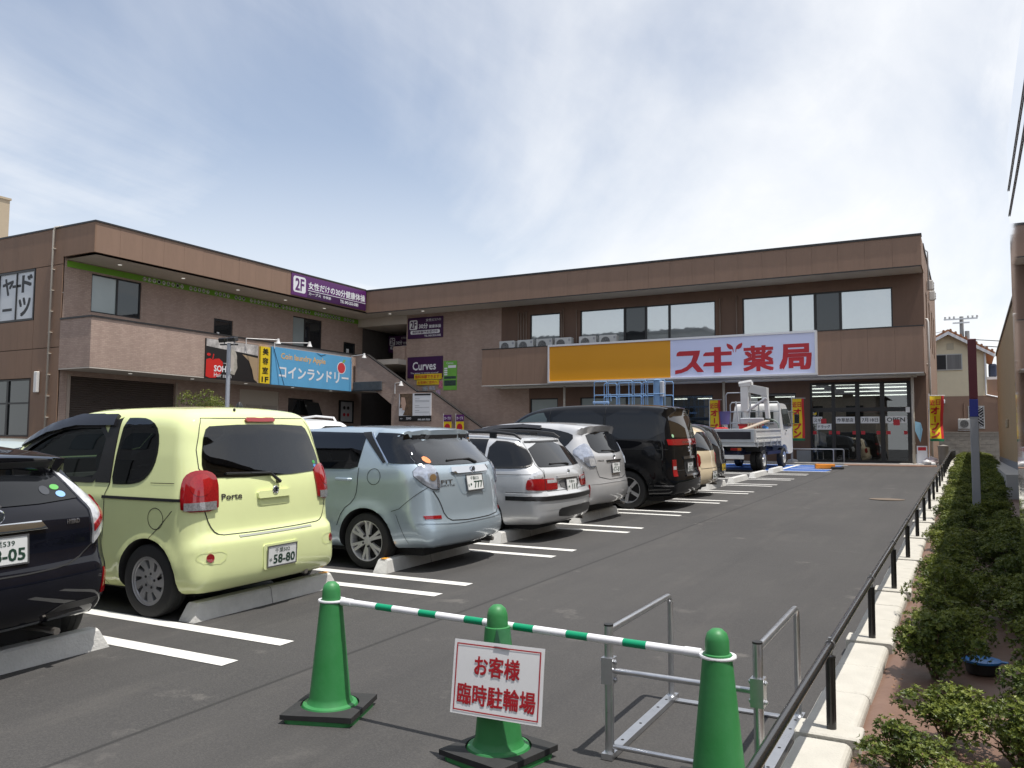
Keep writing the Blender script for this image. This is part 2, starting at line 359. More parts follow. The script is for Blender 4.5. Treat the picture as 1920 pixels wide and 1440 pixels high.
RAIL = thing('low_railing', 'low black pipe railing on short posts along the pale kerb', 'railing', (-0.60, PY0, lotz(PY0)))
BLK = mat('black_enamel', (0.012, 0.011, 0.011), 0.28, coat=0.4, var=0.3, vscale=12)
BK = mat('rubber_black', (0.022, 0.022, 0.022), 0.75, var=0.3, vscale=12)
STEEL = mat('galvanised', (0.52, 0.53, 0.55), 0.30, 0.9, var=0.12, vscale=14)
pm = MB(); pm.tube([(0, 0, 0.09), (0, 0, 0.44)], 0.0225, 14); pm.tube([(0, 0, 0.44), (0, 0, 0.447)], 0.0245, 14); pmesh = pm.mesh('post', BLK, 'auto')
bm_ = MB(); bm_.tube([(0, 0, 0.445), (0, 0, 0.475)], 0.010, 8); bm_.lathe([(0.021, -0.012), (0.0245, -0.012), (0.0245, 0.012), (0.021, 0.012)], 16, o=(0, 0, 0.495), axis='Y', closed=True); bm_.box(-0.006, 0.006, -0.012, 0.012, 0.515, 0.532); bmesh_ = bm_.mesh('clamp', STEEL, 'auto')
for i in range(-1, NP):
    y = PY0+PSP*i
    p = link('post', pmesh, RAIL); p.location = (0, y-PY0, lotz(y)-lotz(PY0)); c = link('clamp', bmesh_, p)
for (a, b) in ((PY0-PSP*1.6, 35.0), (35.0, PY0+PSP*(NP-1)+0.2)):
    q = MB(); q.tube([(0, a-PY0, lotz(a)-lotz(PY0)+0.495), (0, b-PY0, lotz(b)-lotz(PY0)+0.495)], 0.02, 14); q.build('rail', BLK, RAIL, 'auto')
SOIL = mat('weed_sheet', (0.135, 0.075, 0.052), 0.55, var=0.3, vscale=2.5, vcol=(0.20, 0.12, 0.085), bump=0.6, bscale=9)
q = MB(); nx, ny = 22, 240
for j in range(ny+1):
    y = 0.5+46*j/ny
    for i in range(nx+1):
        x = KX1-0.02+1.62*i/nx; q.v.append((x, y, lotz(y)-0.05+0.05*math.exp(-((x+0.44)/0.05)**2)*0.6+0.018*math.sin(7*x+3.1*y)*math.sin(2.3*y+1.7*x)+random.uniform(-.003, .003)))
q.f = [(j*(nx+1)+i, j*(nx+1)+i+1, (j+1)*(nx+1)+i+1, (j+1)*(nx+1)+i) for j in range(ny) for i in range(nx)]; q.m = [0]*len(q.f)
# the asphalt sheet lies under the bed; lift the bed just above it
q.v = [(a, b, c+0.075) for a, b, c in q.v]
tag(q.build('planting_bed', SOIL, None, True), kind='structure')
# ---------------------------------------------------------------- shrubs
def leafmat():
    m = mat('shrub_leaf', (0.05, 0.085, 0.014), 0.42, spec=0.35); t = m.node_tree; n = t.nodes; b = n['Principled BSDF']
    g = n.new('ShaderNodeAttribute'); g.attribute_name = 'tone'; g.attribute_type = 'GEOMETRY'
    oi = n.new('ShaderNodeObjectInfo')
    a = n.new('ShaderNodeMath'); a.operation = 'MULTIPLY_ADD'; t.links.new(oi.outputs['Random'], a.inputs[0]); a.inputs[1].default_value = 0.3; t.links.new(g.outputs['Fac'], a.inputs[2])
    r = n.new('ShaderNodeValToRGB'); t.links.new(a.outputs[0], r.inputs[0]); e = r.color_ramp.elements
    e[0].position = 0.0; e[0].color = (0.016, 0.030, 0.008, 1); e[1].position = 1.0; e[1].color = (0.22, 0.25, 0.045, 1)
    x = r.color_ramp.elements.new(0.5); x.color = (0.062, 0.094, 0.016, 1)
    t.links.new(r.outputs[0], b.inputs['Base Color'])
    tr = n.new('ShaderNodeBsdfTranslucent'); t.links.new(r.outputs[0], tr.inputs[0]); mx = n.new('ShaderNodeMixShader'); mx.inputs[0].default_value = 0.25
    t.links.new(b.outputs[0], mx.inputs[1]); t.links.new(tr.outputs[0], mx.inputs[2]); t.links.new(mx.outputs[0], n['Material Output'].inputs[0]); return m
LEAF = leafmat(); TWIG = mat('twig', (0.10, 0.065, 0.04), 0.8, var=0.3)
def leaf_cloud(name, clumps, nleaf, size, rs, mt=LEAF, aspect=0.42):
    """clumps: (x,y,z,r) ; leaves sit in whorls near each clump's surface"""
    rng = np.random.RandomState(rs); V = []; F = []; T = []
    w = np.array([c[3]**2 for c in clumps]); w = w/w.sum(); ks = rng.choice(len(clumps), nleaf//6, p=w)
    for k in ks:
        cx, cy, cz, r = clumps[k]; d = rng.normal(size=3); d[2] += 0.35; d /= np.linalg.norm(d)
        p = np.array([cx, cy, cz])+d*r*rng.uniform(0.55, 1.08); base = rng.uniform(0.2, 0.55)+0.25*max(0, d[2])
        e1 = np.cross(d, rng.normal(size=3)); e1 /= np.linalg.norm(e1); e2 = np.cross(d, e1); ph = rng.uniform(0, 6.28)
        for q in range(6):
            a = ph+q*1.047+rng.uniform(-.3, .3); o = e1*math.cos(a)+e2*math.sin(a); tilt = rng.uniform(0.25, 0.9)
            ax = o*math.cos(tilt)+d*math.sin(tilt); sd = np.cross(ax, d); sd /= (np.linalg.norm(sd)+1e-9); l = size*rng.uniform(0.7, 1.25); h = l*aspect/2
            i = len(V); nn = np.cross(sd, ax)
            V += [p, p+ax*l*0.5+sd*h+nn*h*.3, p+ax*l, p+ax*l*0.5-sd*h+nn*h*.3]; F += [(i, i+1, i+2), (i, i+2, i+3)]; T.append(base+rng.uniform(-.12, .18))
    me = bpy.data.meshes.new(name); me.from_pydata([tuple(v) for v in V], [], F); me.materials.append(mt)
    at = me.attributes.new('tone', 'FLOAT', 'FACE'); at.data.foreach_set('value', [t for t in T for _ in (0, 1)]); me.update(); return me
shrub_kinds = []
for v in range(5):
    rg = random.Random(v+3); cl = []; st = MB()
    for k in range(13):
        a = rg.uniform(0, 6.28); rr = rg.uniform(0.0, 0.23); z = rg.uniform(0.12, 0.33)-rr*0.25
        cl.append((rr*math.cos(a), rr*math.sin(a), z, rg.uniform(0.06, 0.105)))
        st.tube([(0, 0, -0.03), (rr*.4*math.cos(a), rr*.4*math.sin(a), z*.55), (rr*math.cos(a), rr*math.sin(a), z)], [0.007, 0.005, 0.003], 5)
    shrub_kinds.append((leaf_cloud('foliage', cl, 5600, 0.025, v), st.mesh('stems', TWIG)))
spots = []
rg = random.Random(5)
for (x, y, s) in ((-0.30, 4.05, 0.8), (-0.13, 4.50, 0.95), (0.16, 4.35, 0.9), (0.34, 4.75, 1.0), (-0.22, 5.65, 1.05), (-0.12, 6.15, 0.95), (0.40, 5.55, 0.9), (0.42, 6.2, 1.0), (0.02, 3.6, 0.8), (0.45, 3.7, 1.0)): spots.append((x, y, s))
y = 6.7
while y < 45:
    spots.append((-0.17+rg.uniform(-.05, .05), y, rg.uniform(0.95, 1.2))); spots.append((0.34+rg.uniform(-.06, .06), y+0.2, rg.uniform(0.95, 1.2)))
    if y > 15.2: spots.append((0.09+rg.uniform(-.05, .05), y+0.25, rg.uniform(0.85, 1.05)))
    if y > 20: spots.append((0.60+rg.uniform(-.05, .05), y, rg.uniform(0.85, 1.05)))
    y += 0.47 if y < 20 else 0.62
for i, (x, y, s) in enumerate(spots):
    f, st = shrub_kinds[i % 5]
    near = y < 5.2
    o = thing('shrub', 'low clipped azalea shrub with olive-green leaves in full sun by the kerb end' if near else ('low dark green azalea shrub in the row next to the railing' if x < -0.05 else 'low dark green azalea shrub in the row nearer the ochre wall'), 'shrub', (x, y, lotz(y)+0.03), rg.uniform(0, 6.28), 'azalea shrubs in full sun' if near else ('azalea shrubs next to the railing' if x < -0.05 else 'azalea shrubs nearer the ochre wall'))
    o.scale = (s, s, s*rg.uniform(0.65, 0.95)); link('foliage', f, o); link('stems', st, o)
lt = MB(); rg = random.Random(11)
for _ in range(160):
    y = rg.uniform(3.2, 9); x = rg.choice((rg.uniform(-.46, -.38), rg.uniform(-.4, .5))); z = lotz(y)+0.035+rg.uniform(0.0, .012); a = rg.uniform(0, 6.28); l = rg.uniform(.006, .016)
    c, s_ = math.cos(a)*l, math.sin(a)*l; lt.add([(x-c, y-s_, z), (x+s_*.4, y-c*.4, z+.004), (x+c, y+s_, z+.002), (x-s_*.4, y+c*.4, z)], [(0, 1, 2, 3)])
tag(lt.build('leaf_litter', mat('dead_leaf', (0.24, 0.13, 0.07), 0.8, var=0.4, vscale=30)), 'scattered dead leaves on the brown bed sheet', 'leaves', kind='stuff')
# blue lid of a water box between the shrubs
lid = thing('water_box', 'small box with round blue lid between the dark shrubs', 'valve box', (0.03, 5.88, lotz(5.88)+0.03))
q = MB(); q.lathe([(0.085, 0.0), (0.095, 0.06)], 24); q.build('box_body', mat('black_plastic', (0.015, 0.015, 0.015), 0.5), lid, 'auto')
q = MB(); q.lathe([(0.10, 0.06), (0.108, 0.066), (0.108, 0.076), (0.09, 0.08), (0.0, 0.082)], 28); q.box(0.095, 0.14, -0.015, 0.015, 0.066, 0.076, 0.003); q.build('lid', mat('blue_plastic', (0.02, 0.16, 0.42), 0.4, var=0.15, vscale=30), lid, 'auto')
# square marker post
mp_ = thing('marker_post', 'grey square marker post with dark red and blue bands at its top', 'post', (0.075, 14.0, lotz(14)))
q = MB(); q.box(-0.055, 0.055, -0.055, 0.055, 0.0, 1.62, 0.006); q.build('shaft', mat('post_grey', (0.30, 0.31, 0.33), 0.5, var=0.08), mp_)
q = MB(); q.box(-0.057, 0.057, -0.057, 0.057, 1.62, 1.88, 0.006); q.build('blue_band', mat('blue_tape', (0.02, 0.03, 0.22), 0.4), mp_)
q = MB(); q.box(-0.057, 0.057, -0.057, 0.057, 1.88, 2.77, 0.006); q.build('red_band', mat('maroon_tape', (0.10, 0.015, 0.025), 0.4), mp_)
q = MB(); q.lathe([(0.12, -0.02), (0.12, 0.03), (0.09, 0.05), (0.07, 0.06)], 16); q.build('footing', KC, mp_)
# ================================================================ the L-shaped shop building
YF, YW, XL, XW = 32.5, 34.0, -26.16, -27.88
ZT, ZFB, ZBT, ZBB, ZG = 9.02, 7.93, 5.77, 4.12, 0.86
def streaks(m, amt=0.09):
    """rain streaks and grime: tall thin noise darkening whatever feeds the base colour"""
    t = m.node_tree; n = t.nodes; b = n['Principled BSDF']; L = t.links.new; lk = b.inputs['Base Color'].links; src = lk[0].from_socket if lk else None
    tcn = n.new('ShaderNodeTexCoord'); mp = n.new('ShaderNodeMapping'); mp.inputs['Scale'].default_value = (2.2, 2.2, 0.22); L(tcn.outputs['Object'], mp.inputs[0])
    nz = n.new('ShaderNodeTexNoise'); nz.inputs['Scale'].default_value = 1.0; nz.inputs['Detail'].default_value = 7; nz.inputs['Roughness'].default_value = 0.7; L(mp.outputs[0], nz.inputs['Vector'])
    mr = n.new('ShaderNodeMapRange'); L(nz.outputs[0], mr.inputs[0]); mr.inputs[1].default_value = 0.42; mr.inputs[2].default_value = 0.75; mr.inputs[3].default_value = 1.0; mr.inputs[4].default_value = 1.0-amt*1.6
    sc = n.new('ShaderNodeVectorMath'); sc.operation = 'SCALE'; L(mr.outputs[0], sc.inputs['Scale'])
    if src: L(src, sc.inputs[0])
    else: sc.inputs[0].default_value = b.inputs['Base Color'].default_value[:3]
    L(sc.outputs[0], b.inputs['Base Color'])
def panel_mat(name, col, var=0.10, bumps=0.25):
    m = mat(name, col, 0.62, var=var, vscale=1.3, spec=0.3, stretch=(1, 1, 0.35))
    t = m.node_tree; n = t.nodes; b = n['Principled BSDF']; tcn = n.new('ShaderNodeTexCoord')
    nz = n.new('ShaderNodeTexNoise'); nz.inputs['Scale'].default_value = 55; nz.inputs['Detail'].default_value = 3; t.links.new(tcn.outputs['Object'], nz.inputs['Vector'])
    bp = n.new('ShaderNodeBump'); bp.inputs['Strength'].default_value = bumps; bp.inputs['Distance'].default_value = 0.01; t.links.new(nz.outputs[0], bp.inputs['Height']); t.links.new(bp.outputs[0], b.inputs['Normal']); streaks(m); return m
def brick_mat(name, c1, c2, mo, bw=0.15, bh=0.062, ms=0.006):
    m = mat(name, c1, 0.8, spec=0.3); t = m.node_tree; n = t.nodes; b = n['Principled BSDF']; L = t.links.new
    tcn = n.new('ShaderNodeTexCoord'); sp = n.new('ShaderNodeSeparateXYZ'); L(tcn.outputs['Object'], sp.inputs[0])
    ad = n.new('ShaderNodeMath'); ad.operation = 'ADD'; L(sp.outputs[0], ad.inputs[0]); L(sp.outputs[1], ad.inputs[1])
    cb = n.new('ShaderNodeCombineXYZ'); L(ad.outputs[0], cb.inputs[0]); L(sp.outputs[2], cb.inputs[1])
    br = n.new('ShaderNodeTexBrick'); L(cb.outputs[0], br.inputs['Vector']); br.inputs['Scale'].default_value = 1.0
    br.inputs['Brick Width'].default_value = bw; br.inputs['Row Height'].default_value = bh; br.inputs['Mortar Size'].default_value = ms; br.inputs['Mortar Smooth'].default_value = 0.2; br.inputs['Bias'].default_value = -0.1
    br.inputs['Color1'].default_value = (*c1, 1); br.inputs['Color2'].default_value = (*c2, 1); br.inputs['Mortar'].default_value = (*mo, 1)
    nz = n.new('ShaderNodeTexNoise'); nz.inputs['Scale'].default_value = 0.8; nz.inputs['Detail'].default_value = 7; L(tcn.outputs['Object'], nz.inputs['Vector'])
    mr = n.new('ShaderNodeMapRange'); L(nz.outputs[0], mr.inputs[0]); mr.inputs[3].default_value = 0.82; mr.inputs[4].default_value = 1.14
    ml = n.new('ShaderNodeVectorMath'); ml.operation = 'SCALE'; L(br.outputs[0], ml.inputs[0]); L(mr.outputs[0], ml.inputs['Scale']); L(ml.outputs[0], b.inputs['Base Color'])
    bp = n.new('ShaderNodeBump'); bp.inputs['Strength'].default_value = 0.6; bp.inputs['Distance'].default_value = 0.008; bp.invert = True; L(br.outputs['Fac'], bp.inputs['Height']); L(bp.outputs[0], b.inputs['Normal']); streaks(m); return m
PAN = panel_mat('cladding_brown', (0.255, 0.165, 0.118)); PAND = panel_mat('siding_dark_brown', (0.155, 0.095, 0.068)); PANS = panel_mat('siding_brown', (0.25, 0.155, 0.103))
BRK = brick_mat('tile_brick', (0.44, 0.325, 0.265), (0.37, 0.265, 0.22), (0.33, 0.25, 0.21))
CAP = mat('dark_flashing', (0.020, 0.018, 0.018), 0.45); SOF = mat('soffit_board', (0.52, 0.47, 0.41), 0.8, var=0.06, vscale=0.8)
SOFW = mat('soffit_white', (0.62, 0.61, 0.58), 0.7, var=0.05); FRM = mat('window_frame_black', (0.014, 0.013, 0.013), 0.4)
PIPE = mat('pipe_cream', (0.50, 0.45, 0.38), 0.5, var=0.06); PIPEB = mat('pipe_brown', (0.22, 0.165, 0.13), 0.55)
FILM = None
def film_mat(name, col, mirror, rough=0.02):
    m = bpy.data.materials.new(name); m.use_nodes = True; t = m.node_tree; n = t.nodes; b = n['Principled BSDF']; L = t.links.new
    tcn = n.new('ShaderNodeTexCoord'); nz = n.new('ShaderNodeTexNoise'); nz.inputs['Scale'].default_value = 1.6; L(tcn.outputs['Object'], nz.inputs['Vector'])
    mx = n.new('ShaderNodeMix'); mx.data_type = 'RGBA'; L(nz.outputs[0], mx.inputs[0]); mx.inputs[6].default_value = (*[c*0.85 for c in col], 1); mx.inputs[7].default_value = (*[c*1.1 for c in col], 1); L(mx.outputs[2], b.inputs['Base Color'])
    b.inputs['Roughness'].default_value = 0.3; b.inputs['Specular IOR Level'].default_value = 0.0; gl = n.new('ShaderNodeBsdfGlossy'); gl.inputs['Roughness'].default_value = rough; gl.inputs[0].default_value = (0.93, 0.97, 0.98, 1)
    bp = n.new('ShaderNodeBump'); bp.inputs['Strength'].default_value = 0.006; bp.inputs['Distance'].default_value = 0.2; L(nz.outputs[0], bp.inputs['Height']); L(bp.outputs[0], gl.inputs['Normal'])
    fr = n.new('ShaderNodeFresnel'); fr.inputs[0].default_value = 1.5; ad = n.new('ShaderNodeMath'); ad.use_clamp = True; L(fr.outputs[0], ad.inputs[0]); ad.inputs[1].default_value = mirror
    ms = n.new('ShaderNodeMixShader'); L(ad.outputs[0], ms.inputs[0]); L(b.outputs[0], ms.inputs[1]); L(gl.outputs[0], ms.inputs[2]); L(ms.outputs[0], n['Material Output'].inputs[0]); return m
FILM = film_mat('window_film', (0.30, 0.33, 0.325), 0.42); DARKG = film_mat('window_dark', (0.02, 0.022, 0.024), 0.03); FROST = film_mat('window_frosted', (0.30, 0.34, 0.33), 0.06, 0.15)
SHOPG = glassmat('shop_glass', (0.55, 0.58, 0.57), 1.5, 0.06)
BLD = thing('shop_building', 'two-storey brown L-shaped shop building with brick-tiled balcony and deep flat roof fascia', 'building', (-14, 34, ZG))
INV = Matrix.Translation((14, -34, -ZG))
def bchild(o, parent=BLD):
    if parent is BLD: o.matrix_parent_inverse = INV
    return o
def bpart(mb, name, m, parent=BLD, smooth=False): return bchild(mb.build(name, m, parent, smooth), parent)
def wall(name, fn, u0, u1, v0, v1, holes, m, dep=0.12, mr=None):
    us = sorted({u0, u1, *[h[0] for h in holes], *[h[2] for h in holes]}); vs = sorted({v0, v1, *[h[1] for h in holes], *[h[3] for h in holes]})
    q = MB()
    for i in range(len(us)-1):
        for j in range(len(vs)-1):
            cu, cv = (us[i]+us[i+1])/2, (vs[j]+vs[j+1])/2
            if any(h[0] < cu < h[2] and h[1] < cv < h[3] for h in holes): continue
            put_rect(q, fn, us[i], vs[j], us[i+1], vs[j+1], 0)
    for (a, b, c, d) in holes:
        for (p, r) in (((a, b), (c, b)), ((c, b), (c, d)), ((c, d), (a, d)), ((a, d), (a, b))):
            q.add([fn(*p, 0), fn(*p, -dep), fn(*r, -dep), fn(*r, 0)], [(0, 1, 2, 3)])
    return bpart(q, name, m)
def window(fn, u0, v0, u1, v1, divs, panes, dep=0.09, fw=0.05, mull=0.10, hdiv=None, fm=None):
    """frame with mullions at divs; panes is one material per pane"""
    q = MB()
    put_rect(q, fn, u0, v0, u1, v0+fw, -dep+0.05, 0, 0.06); put_rect(q, fn, u0, v1-fw, u1, v1, -dep+0.05, 0, 0.06)
    put_rect(q, fn, u0, v0+fw, u0+fw, v1-fw, -dep+0.05, 0, 0.06); put_rect(q, fn, u1-fw, v0+fw, u1, v1-fw, -dep+0.05, 0, 0.06)
    for d in divs: put_rect(q, fn, d-mull/2, v0+fw, d+mull/2, v1-fw, -dep+0.055, 0, 0.06)
    if hdiv: put_rect(q, fn, u0+fw, hdiv-0.03, u1-fw, hdiv+0.03, -dep+0.052, 0, 0.05)
    w = bpart(q, 'window', fm or FRM); edges = [u0]+list(divs)+[u1]
    for i, m in enumerate(panes):
        r = MB(); put_rect(r, fn, edges[i], v0+0.02, edges[i+1], v1-0.02, -dep+0.012+0.003*(i % 2), 0, 0.008); r.build('pane', m, w)
    return w
fY, fX = face_y(YW), face_x(XW)
# --- right wing walls
LOWW = [(-17.69, 2.05, -16.28, 3.57), (-15.17, 1.75, -9.2, 3.57), (-7.9, 1.75, -5.92, 3.57), (-5.38, 0.87, -1.84, 3.92)]
UPW = [(-17.72, 5.85, -16.18, 7.47), (-15.18, 5.9, -9.07, 7.48), (-7.96, 5.9, -2.38, 7.48)]
wall('upper_wall', fY, -19.24, -1.32, 4.12, ZFB+0.3, UPW, PAND)
wall('shop_front_wall', fY, -17.75, -1.32, 0.6, 4.118, LOWW, PAND)
wall('brick_wall', fY, -24.72, -19.242, 4.12, ZFB+0.3, [], BRK); wall('brick_wall', fY, -24.72, -17.752, 0.6, 4.118, [], BRK)
q = MB(); q.box(-24.74, -24.70, 34.002, 37.0, 0.6, ZFB+0.2); bpart(q, 'brick_return', BRK)
window(fY, *UPW[0], [], [FILM]); window(fY, *UPW[1], [-13.07, -12.1, -11.05], [FILM, DARKG, FILM, FILM]); window(fY, *UPW[2], [-6.08, -5.15, -4.22], [FILM, FILM, DARKG, FILM])
window(fY, *LOWW[0], [], [FROST]); window(fY, *LOWW[1], [-12.98, -10.94], [FROST, FROST, SHOPG]); window(fY, *LOWW[2], [], [SHOPG])
# entrance: posts, transom, doors and fanlights
q = MB(); Z0, Z1 = 0.87, 3.92
for (a, b) in ((-5.38, -5.31), (-4.60, -4.47), (-3.75, -3.60), (-2.89, -2.73), (-1.97, -1.84)): q.box(a, b, 33.93, 34.05, Z0, Z1)
q.box(-5.31, -1.97, 33.935, 34.045, 2.80, 2.96); q.box(-5.31, -1.97, 33.935, 34.045, 3.84, Z1); q.box(-5.31, -1.97, 33.935, 34.045, Z0, 0.97)
ent = bpart(q, 'entrance_frame', FRM)
for (a, b) in ((-5.31, -4.60), (-4.47, -3.75), (-3.60, -2.89), (-2.73, -1.97)):
    for (c, d, nm) in ((0.97, 2.80, 'door_glass'), (2.96, 3.84, 'fanlight_glass')):
        q = MB(); q.box(a, b, 33.985, 33.993, c, d); q.build(nm, SHOPG, ent)
q = MB(); q.box(-5.92, -5.38, 33.97, 33.999, 0.86, 1.32); bpart(q, 'plinth', mat('plinth_grey', (0.30, 0.31, 0.32), 0.7, var=0.08))
q = MB(); q.box(-1.84, -1.32, 33.97, 33.999, 0.86, 1.22); bpart(q, 'plinth', mat('plinth_grey', (0.30, 0.31, 0.32), 0.7, var=0.08))
# shop interior
q = MB()
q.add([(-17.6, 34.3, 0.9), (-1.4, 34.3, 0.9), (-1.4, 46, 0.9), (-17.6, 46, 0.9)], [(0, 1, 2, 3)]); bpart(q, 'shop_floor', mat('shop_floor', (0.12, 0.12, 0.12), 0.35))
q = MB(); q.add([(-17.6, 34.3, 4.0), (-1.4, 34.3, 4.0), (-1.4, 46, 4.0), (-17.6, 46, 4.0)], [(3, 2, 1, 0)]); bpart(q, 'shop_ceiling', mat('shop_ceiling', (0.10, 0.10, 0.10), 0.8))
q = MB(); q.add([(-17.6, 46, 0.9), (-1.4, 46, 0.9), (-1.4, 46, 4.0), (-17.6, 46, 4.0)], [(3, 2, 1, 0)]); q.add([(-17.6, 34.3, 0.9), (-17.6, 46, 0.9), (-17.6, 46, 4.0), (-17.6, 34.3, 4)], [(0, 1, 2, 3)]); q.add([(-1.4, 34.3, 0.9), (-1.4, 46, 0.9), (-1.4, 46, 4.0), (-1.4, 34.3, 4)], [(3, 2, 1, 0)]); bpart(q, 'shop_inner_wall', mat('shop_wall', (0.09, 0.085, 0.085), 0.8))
TUBE = mat('lit_tube', (1.0, 0.98, 0.92), 0.4, emit=4.0)
for i, y in enumerate((35.5, 37.7, 40.3, 43.6)):
    for (a, b) in ((-16.8, -13.2), (-12.6, -9.2), (-8.6, -5.4), (-4.9, -1.8)):
        q = MB(); q.box(a, b, y-0.05, y+0.05, 3.925, 3.96); bpart(q, 'ceiling_tube', TUBE)
SHELF = mat('shelf_grey', (0.25, 0.25, 0.26), 0.6)
for i, x in enumerate((-15.5, -13.2, -10.9, -8.6, -6.3)):
    q = MB(); q.box(x-0.45, x+0.45, 37, 44, 0.9, 2.4); bpart(q, 'shop_shelf', mat('shelf%d' % (i % 3), ((0.3, 0.28, 0.25), (0.22, 0.25, 0.28), (0.3, 0.2, 0.17))[i % 3], 0.7, var=0.5, vscale=5))
q = MB(); q.box(-5.0, -2.0, 45.5, 45.9, 3.2, 3.45); bpart(q, 'red_band', mat('shop_red', (0.5, 0.03, 0.03), 0.5))
# --- roof fascia, balcony band (separate cladding boards), caps, soffits
def boards(axis, a0, a1, z0, z1, pos, w, m, name='cladding_panel', thick=0.06, seed=0):
    n = max(1, round((a1-a0)/w)); rg = random.Random(seed); st = (a1-a0)/n; q = MB()
    g = 0.0022
    if axis == 'X': q.box(-st/2+g, st/2-g, 0, thick, z0, z1, 0.0015)
    else: q.box(-thick, 0, -st/2+g, st/2-g, z0, z1, 0.0015)
    me = q.mesh(name, m)
    for i in range(n):
        o = bchild(link(name, me, BLD)); c = a0+st*(i+0.5); d = rg.uniform(-.002, .002)
        o.location = (c, pos+d, 0) if axis == 'X' else (pos+d, c, 0)
    q = MB()
    if axis == 'X': q.box(a0, a1, pos+thick*0.5, pos+thick+0.10, z0+0.01, z1-0.01)
    else: q.box(pos-thick-0.10, pos-thick*0.5, a0, a1, z0+0.01, z1-0.01)
    bpart(q, 'panel_backing', PAND)
boards('X', XL+0.02, -1.32, ZFB, ZT-0.03, YF, 0.91, PAN, seed=1)
boards('X', -19.4, -1.32, ZBB, ZBT-0.02, YF, 0.91, PAN, seed=2)
boards('Y', 17.86, YF, ZFB+0.06, ZT+0.02, XL, 0.91, PAN, seed=3)
q = MB(); q.box(XL-0.25, -1.28, YF-0.03, YF+0.30, ZT-0.03, ZT+0.05); bpart(q, 'roof_flashing', CAP)
q = MB(); q.box(XL-0.30, XL+0.03, 17.78, YF-0.031, ZT+0.02, ZT+0.08); bpart(q, 'roof_flashing', CAP)
q = MB(); q.box(-36, XL-0.301, 17.78, 18.1, ZT+0.02, ZT+0.08); bpart(q, 'roof_flashing', CAP)
q = MB(); q.box(-19.42, -1.29, YF-0.015, YF+0.2, ZBT-0.02, ZBT+0.02); bpart(q, 'balcony_cap', CAP)
q = MB(); q.box(XL-0.0, -1.33, YF-0.006, YF+0.05, ZFB-0.035, ZFB-0.002); bpart(q, 'fascia_trim', CAP)
q = MB(); q.box(-19.41, -1.33, YF-0.006, YF+0.05, ZBB-0.03, ZBB-0.002); bpart(q, 'fascia_trim', mat('trim_white', (0.6, 0.59, 0.56), 0.5))
q = MB(); q.add([(XW, YF+0.05, ZFB-0.01), (-1.34, YF+0.05, ZFB-0.01), (-1.34, YW, ZFB-0.01), (XW, YW, ZFB-0.01)], [(3, 2, 1, 0)]); bpart(q, 'soffit', SOF)
q = MB(); q.add([(XW, 17.9, ZFB-0.012), (XL-0.05, 17.9, ZFB-0.012), (XL-0.05, YF+0.05, ZFB-0.012), (XW, YF+0.05, ZFB-0.012)], [(3, 2, 1, 0)]); bpart(q, 'soffit', SOF)
q = MB(); q.box(-19.4, -1.34, YF+0.17, YW-0.001, ZBB-0.02, ZBB+0.12); bpart(q, 'balcony_slab', SOFW)
for (y, z) in ((32.95, 4.05), (33.3, 4.06), (33.6, 4.05)):
    q = MB(); q.tube([(-19.0, y, z), (-1.6, y, z)], 0.03, 8); bpart(q, 'soffit_pipe', SOFW, smooth=True)
# end of the right wing
wall('end_wall', face_x(-1.32), YW, 46.8, 0.6, ZT-0.03, [(35.6, 5.6, 36.7, 7.5), (38.2, 5.6, 39.4, 7.5), (40.9, 5.6, 42.0, 7.5), (43.2, 5.6, 44.3, 7.5)], PANS)
for (a, b) in ((35.6, 36.7), (38.2, 39.4), (40.9, 42.0), (43.2, 44.3)): window(face_x(-1.32), a, 5.6, b, 7.5, [(a+b)/2], [DARKG, DARKG], mull=0.06)
q = MB(); q.box(-1.36, -1.30, YF, YW+0.1, ZFB, ZT-0.032); q.box(-1.36, -1.30, YF, YW+0.1, ZBB, ZBT-0.022); bpart(q, 'fascia_return', PANS)
q = MB(); q.box(-1.34, -1.28, 34.2, 46.8, ZT-0.03, ZT+0.05); bpart(q, 'roof_flashing', CAP)
for (y, z) in ((36.9, 7.9), (38.9, 7.8)):
    q = MB(); q.box(-1.31, -1.08, y, y+0.25, z-0.15, z+0.25, 0.04)
    for k in range(3): q.box(-1.09, -1.05, y+0.02, y+0.23, z-0.1+k*0.1, z-0.05+k*0.1)
    bpart(q, 'vent_hood', SOFW)
for (y, z0, z1) in ((35.1, 0.9, 4.6), (35.35, 0.9, 2.9), (35.6, 0.9, 2.8), (34.9, 3.1, 6.3)):
    q = MB(); q.tube([(-1.24, y, z0), (-1.24, y, z1-0.1), (-1.27, y, z1), (-1.33, y, z1)], 0.045, 10); bpart(q, 'wall_pipe', SOFW, smooth=True)
q = MB(); q.tube([(-1.22, 36.0, 7.6), (-1.22, 36.0, 9.1), (-1.35, 36.0, 9.25)], 0.03, 8); bpart(q, 'wall_pipe', mat('pipe_grey', (0.4, 0.4, 0.4), 0.5), smooth=True)
# roof, back and far walls close the volume
q = MB(); q.add([(XL, YF+0.2, ZT-0.06), (-1.33, YF+0.2, ZT-0.06), (-1.33, 46.8, ZT-0.06), (-40, 46.8, ZT-0.06), (-40, 17.83, ZT-0.06), (XL, 17.83, ZT-0.06)], [(0, 1, 2, 3, 4, 5)]); bpart(q, 'roof', mat('roof_grey', (0.3, 0.3, 0.3), 0.8))
q = MB(); q.add([(-40, 46.8, 0.5), (-1.33, 46.8, 0.5), (-1.33, 46.8, ZT-0.07), (-40, 46.8, ZT-0.07)], [(0, 1, 2, 3)]); q.add([(-40, 17.83, 0.3), (-40, 46.8, 0.3), (-40, 46.8, ZT-0.07), (-40, 17.83, ZT-0.07)], [(3, 2, 1, 0)]); bpart(q, 'rear_wall', PANS)
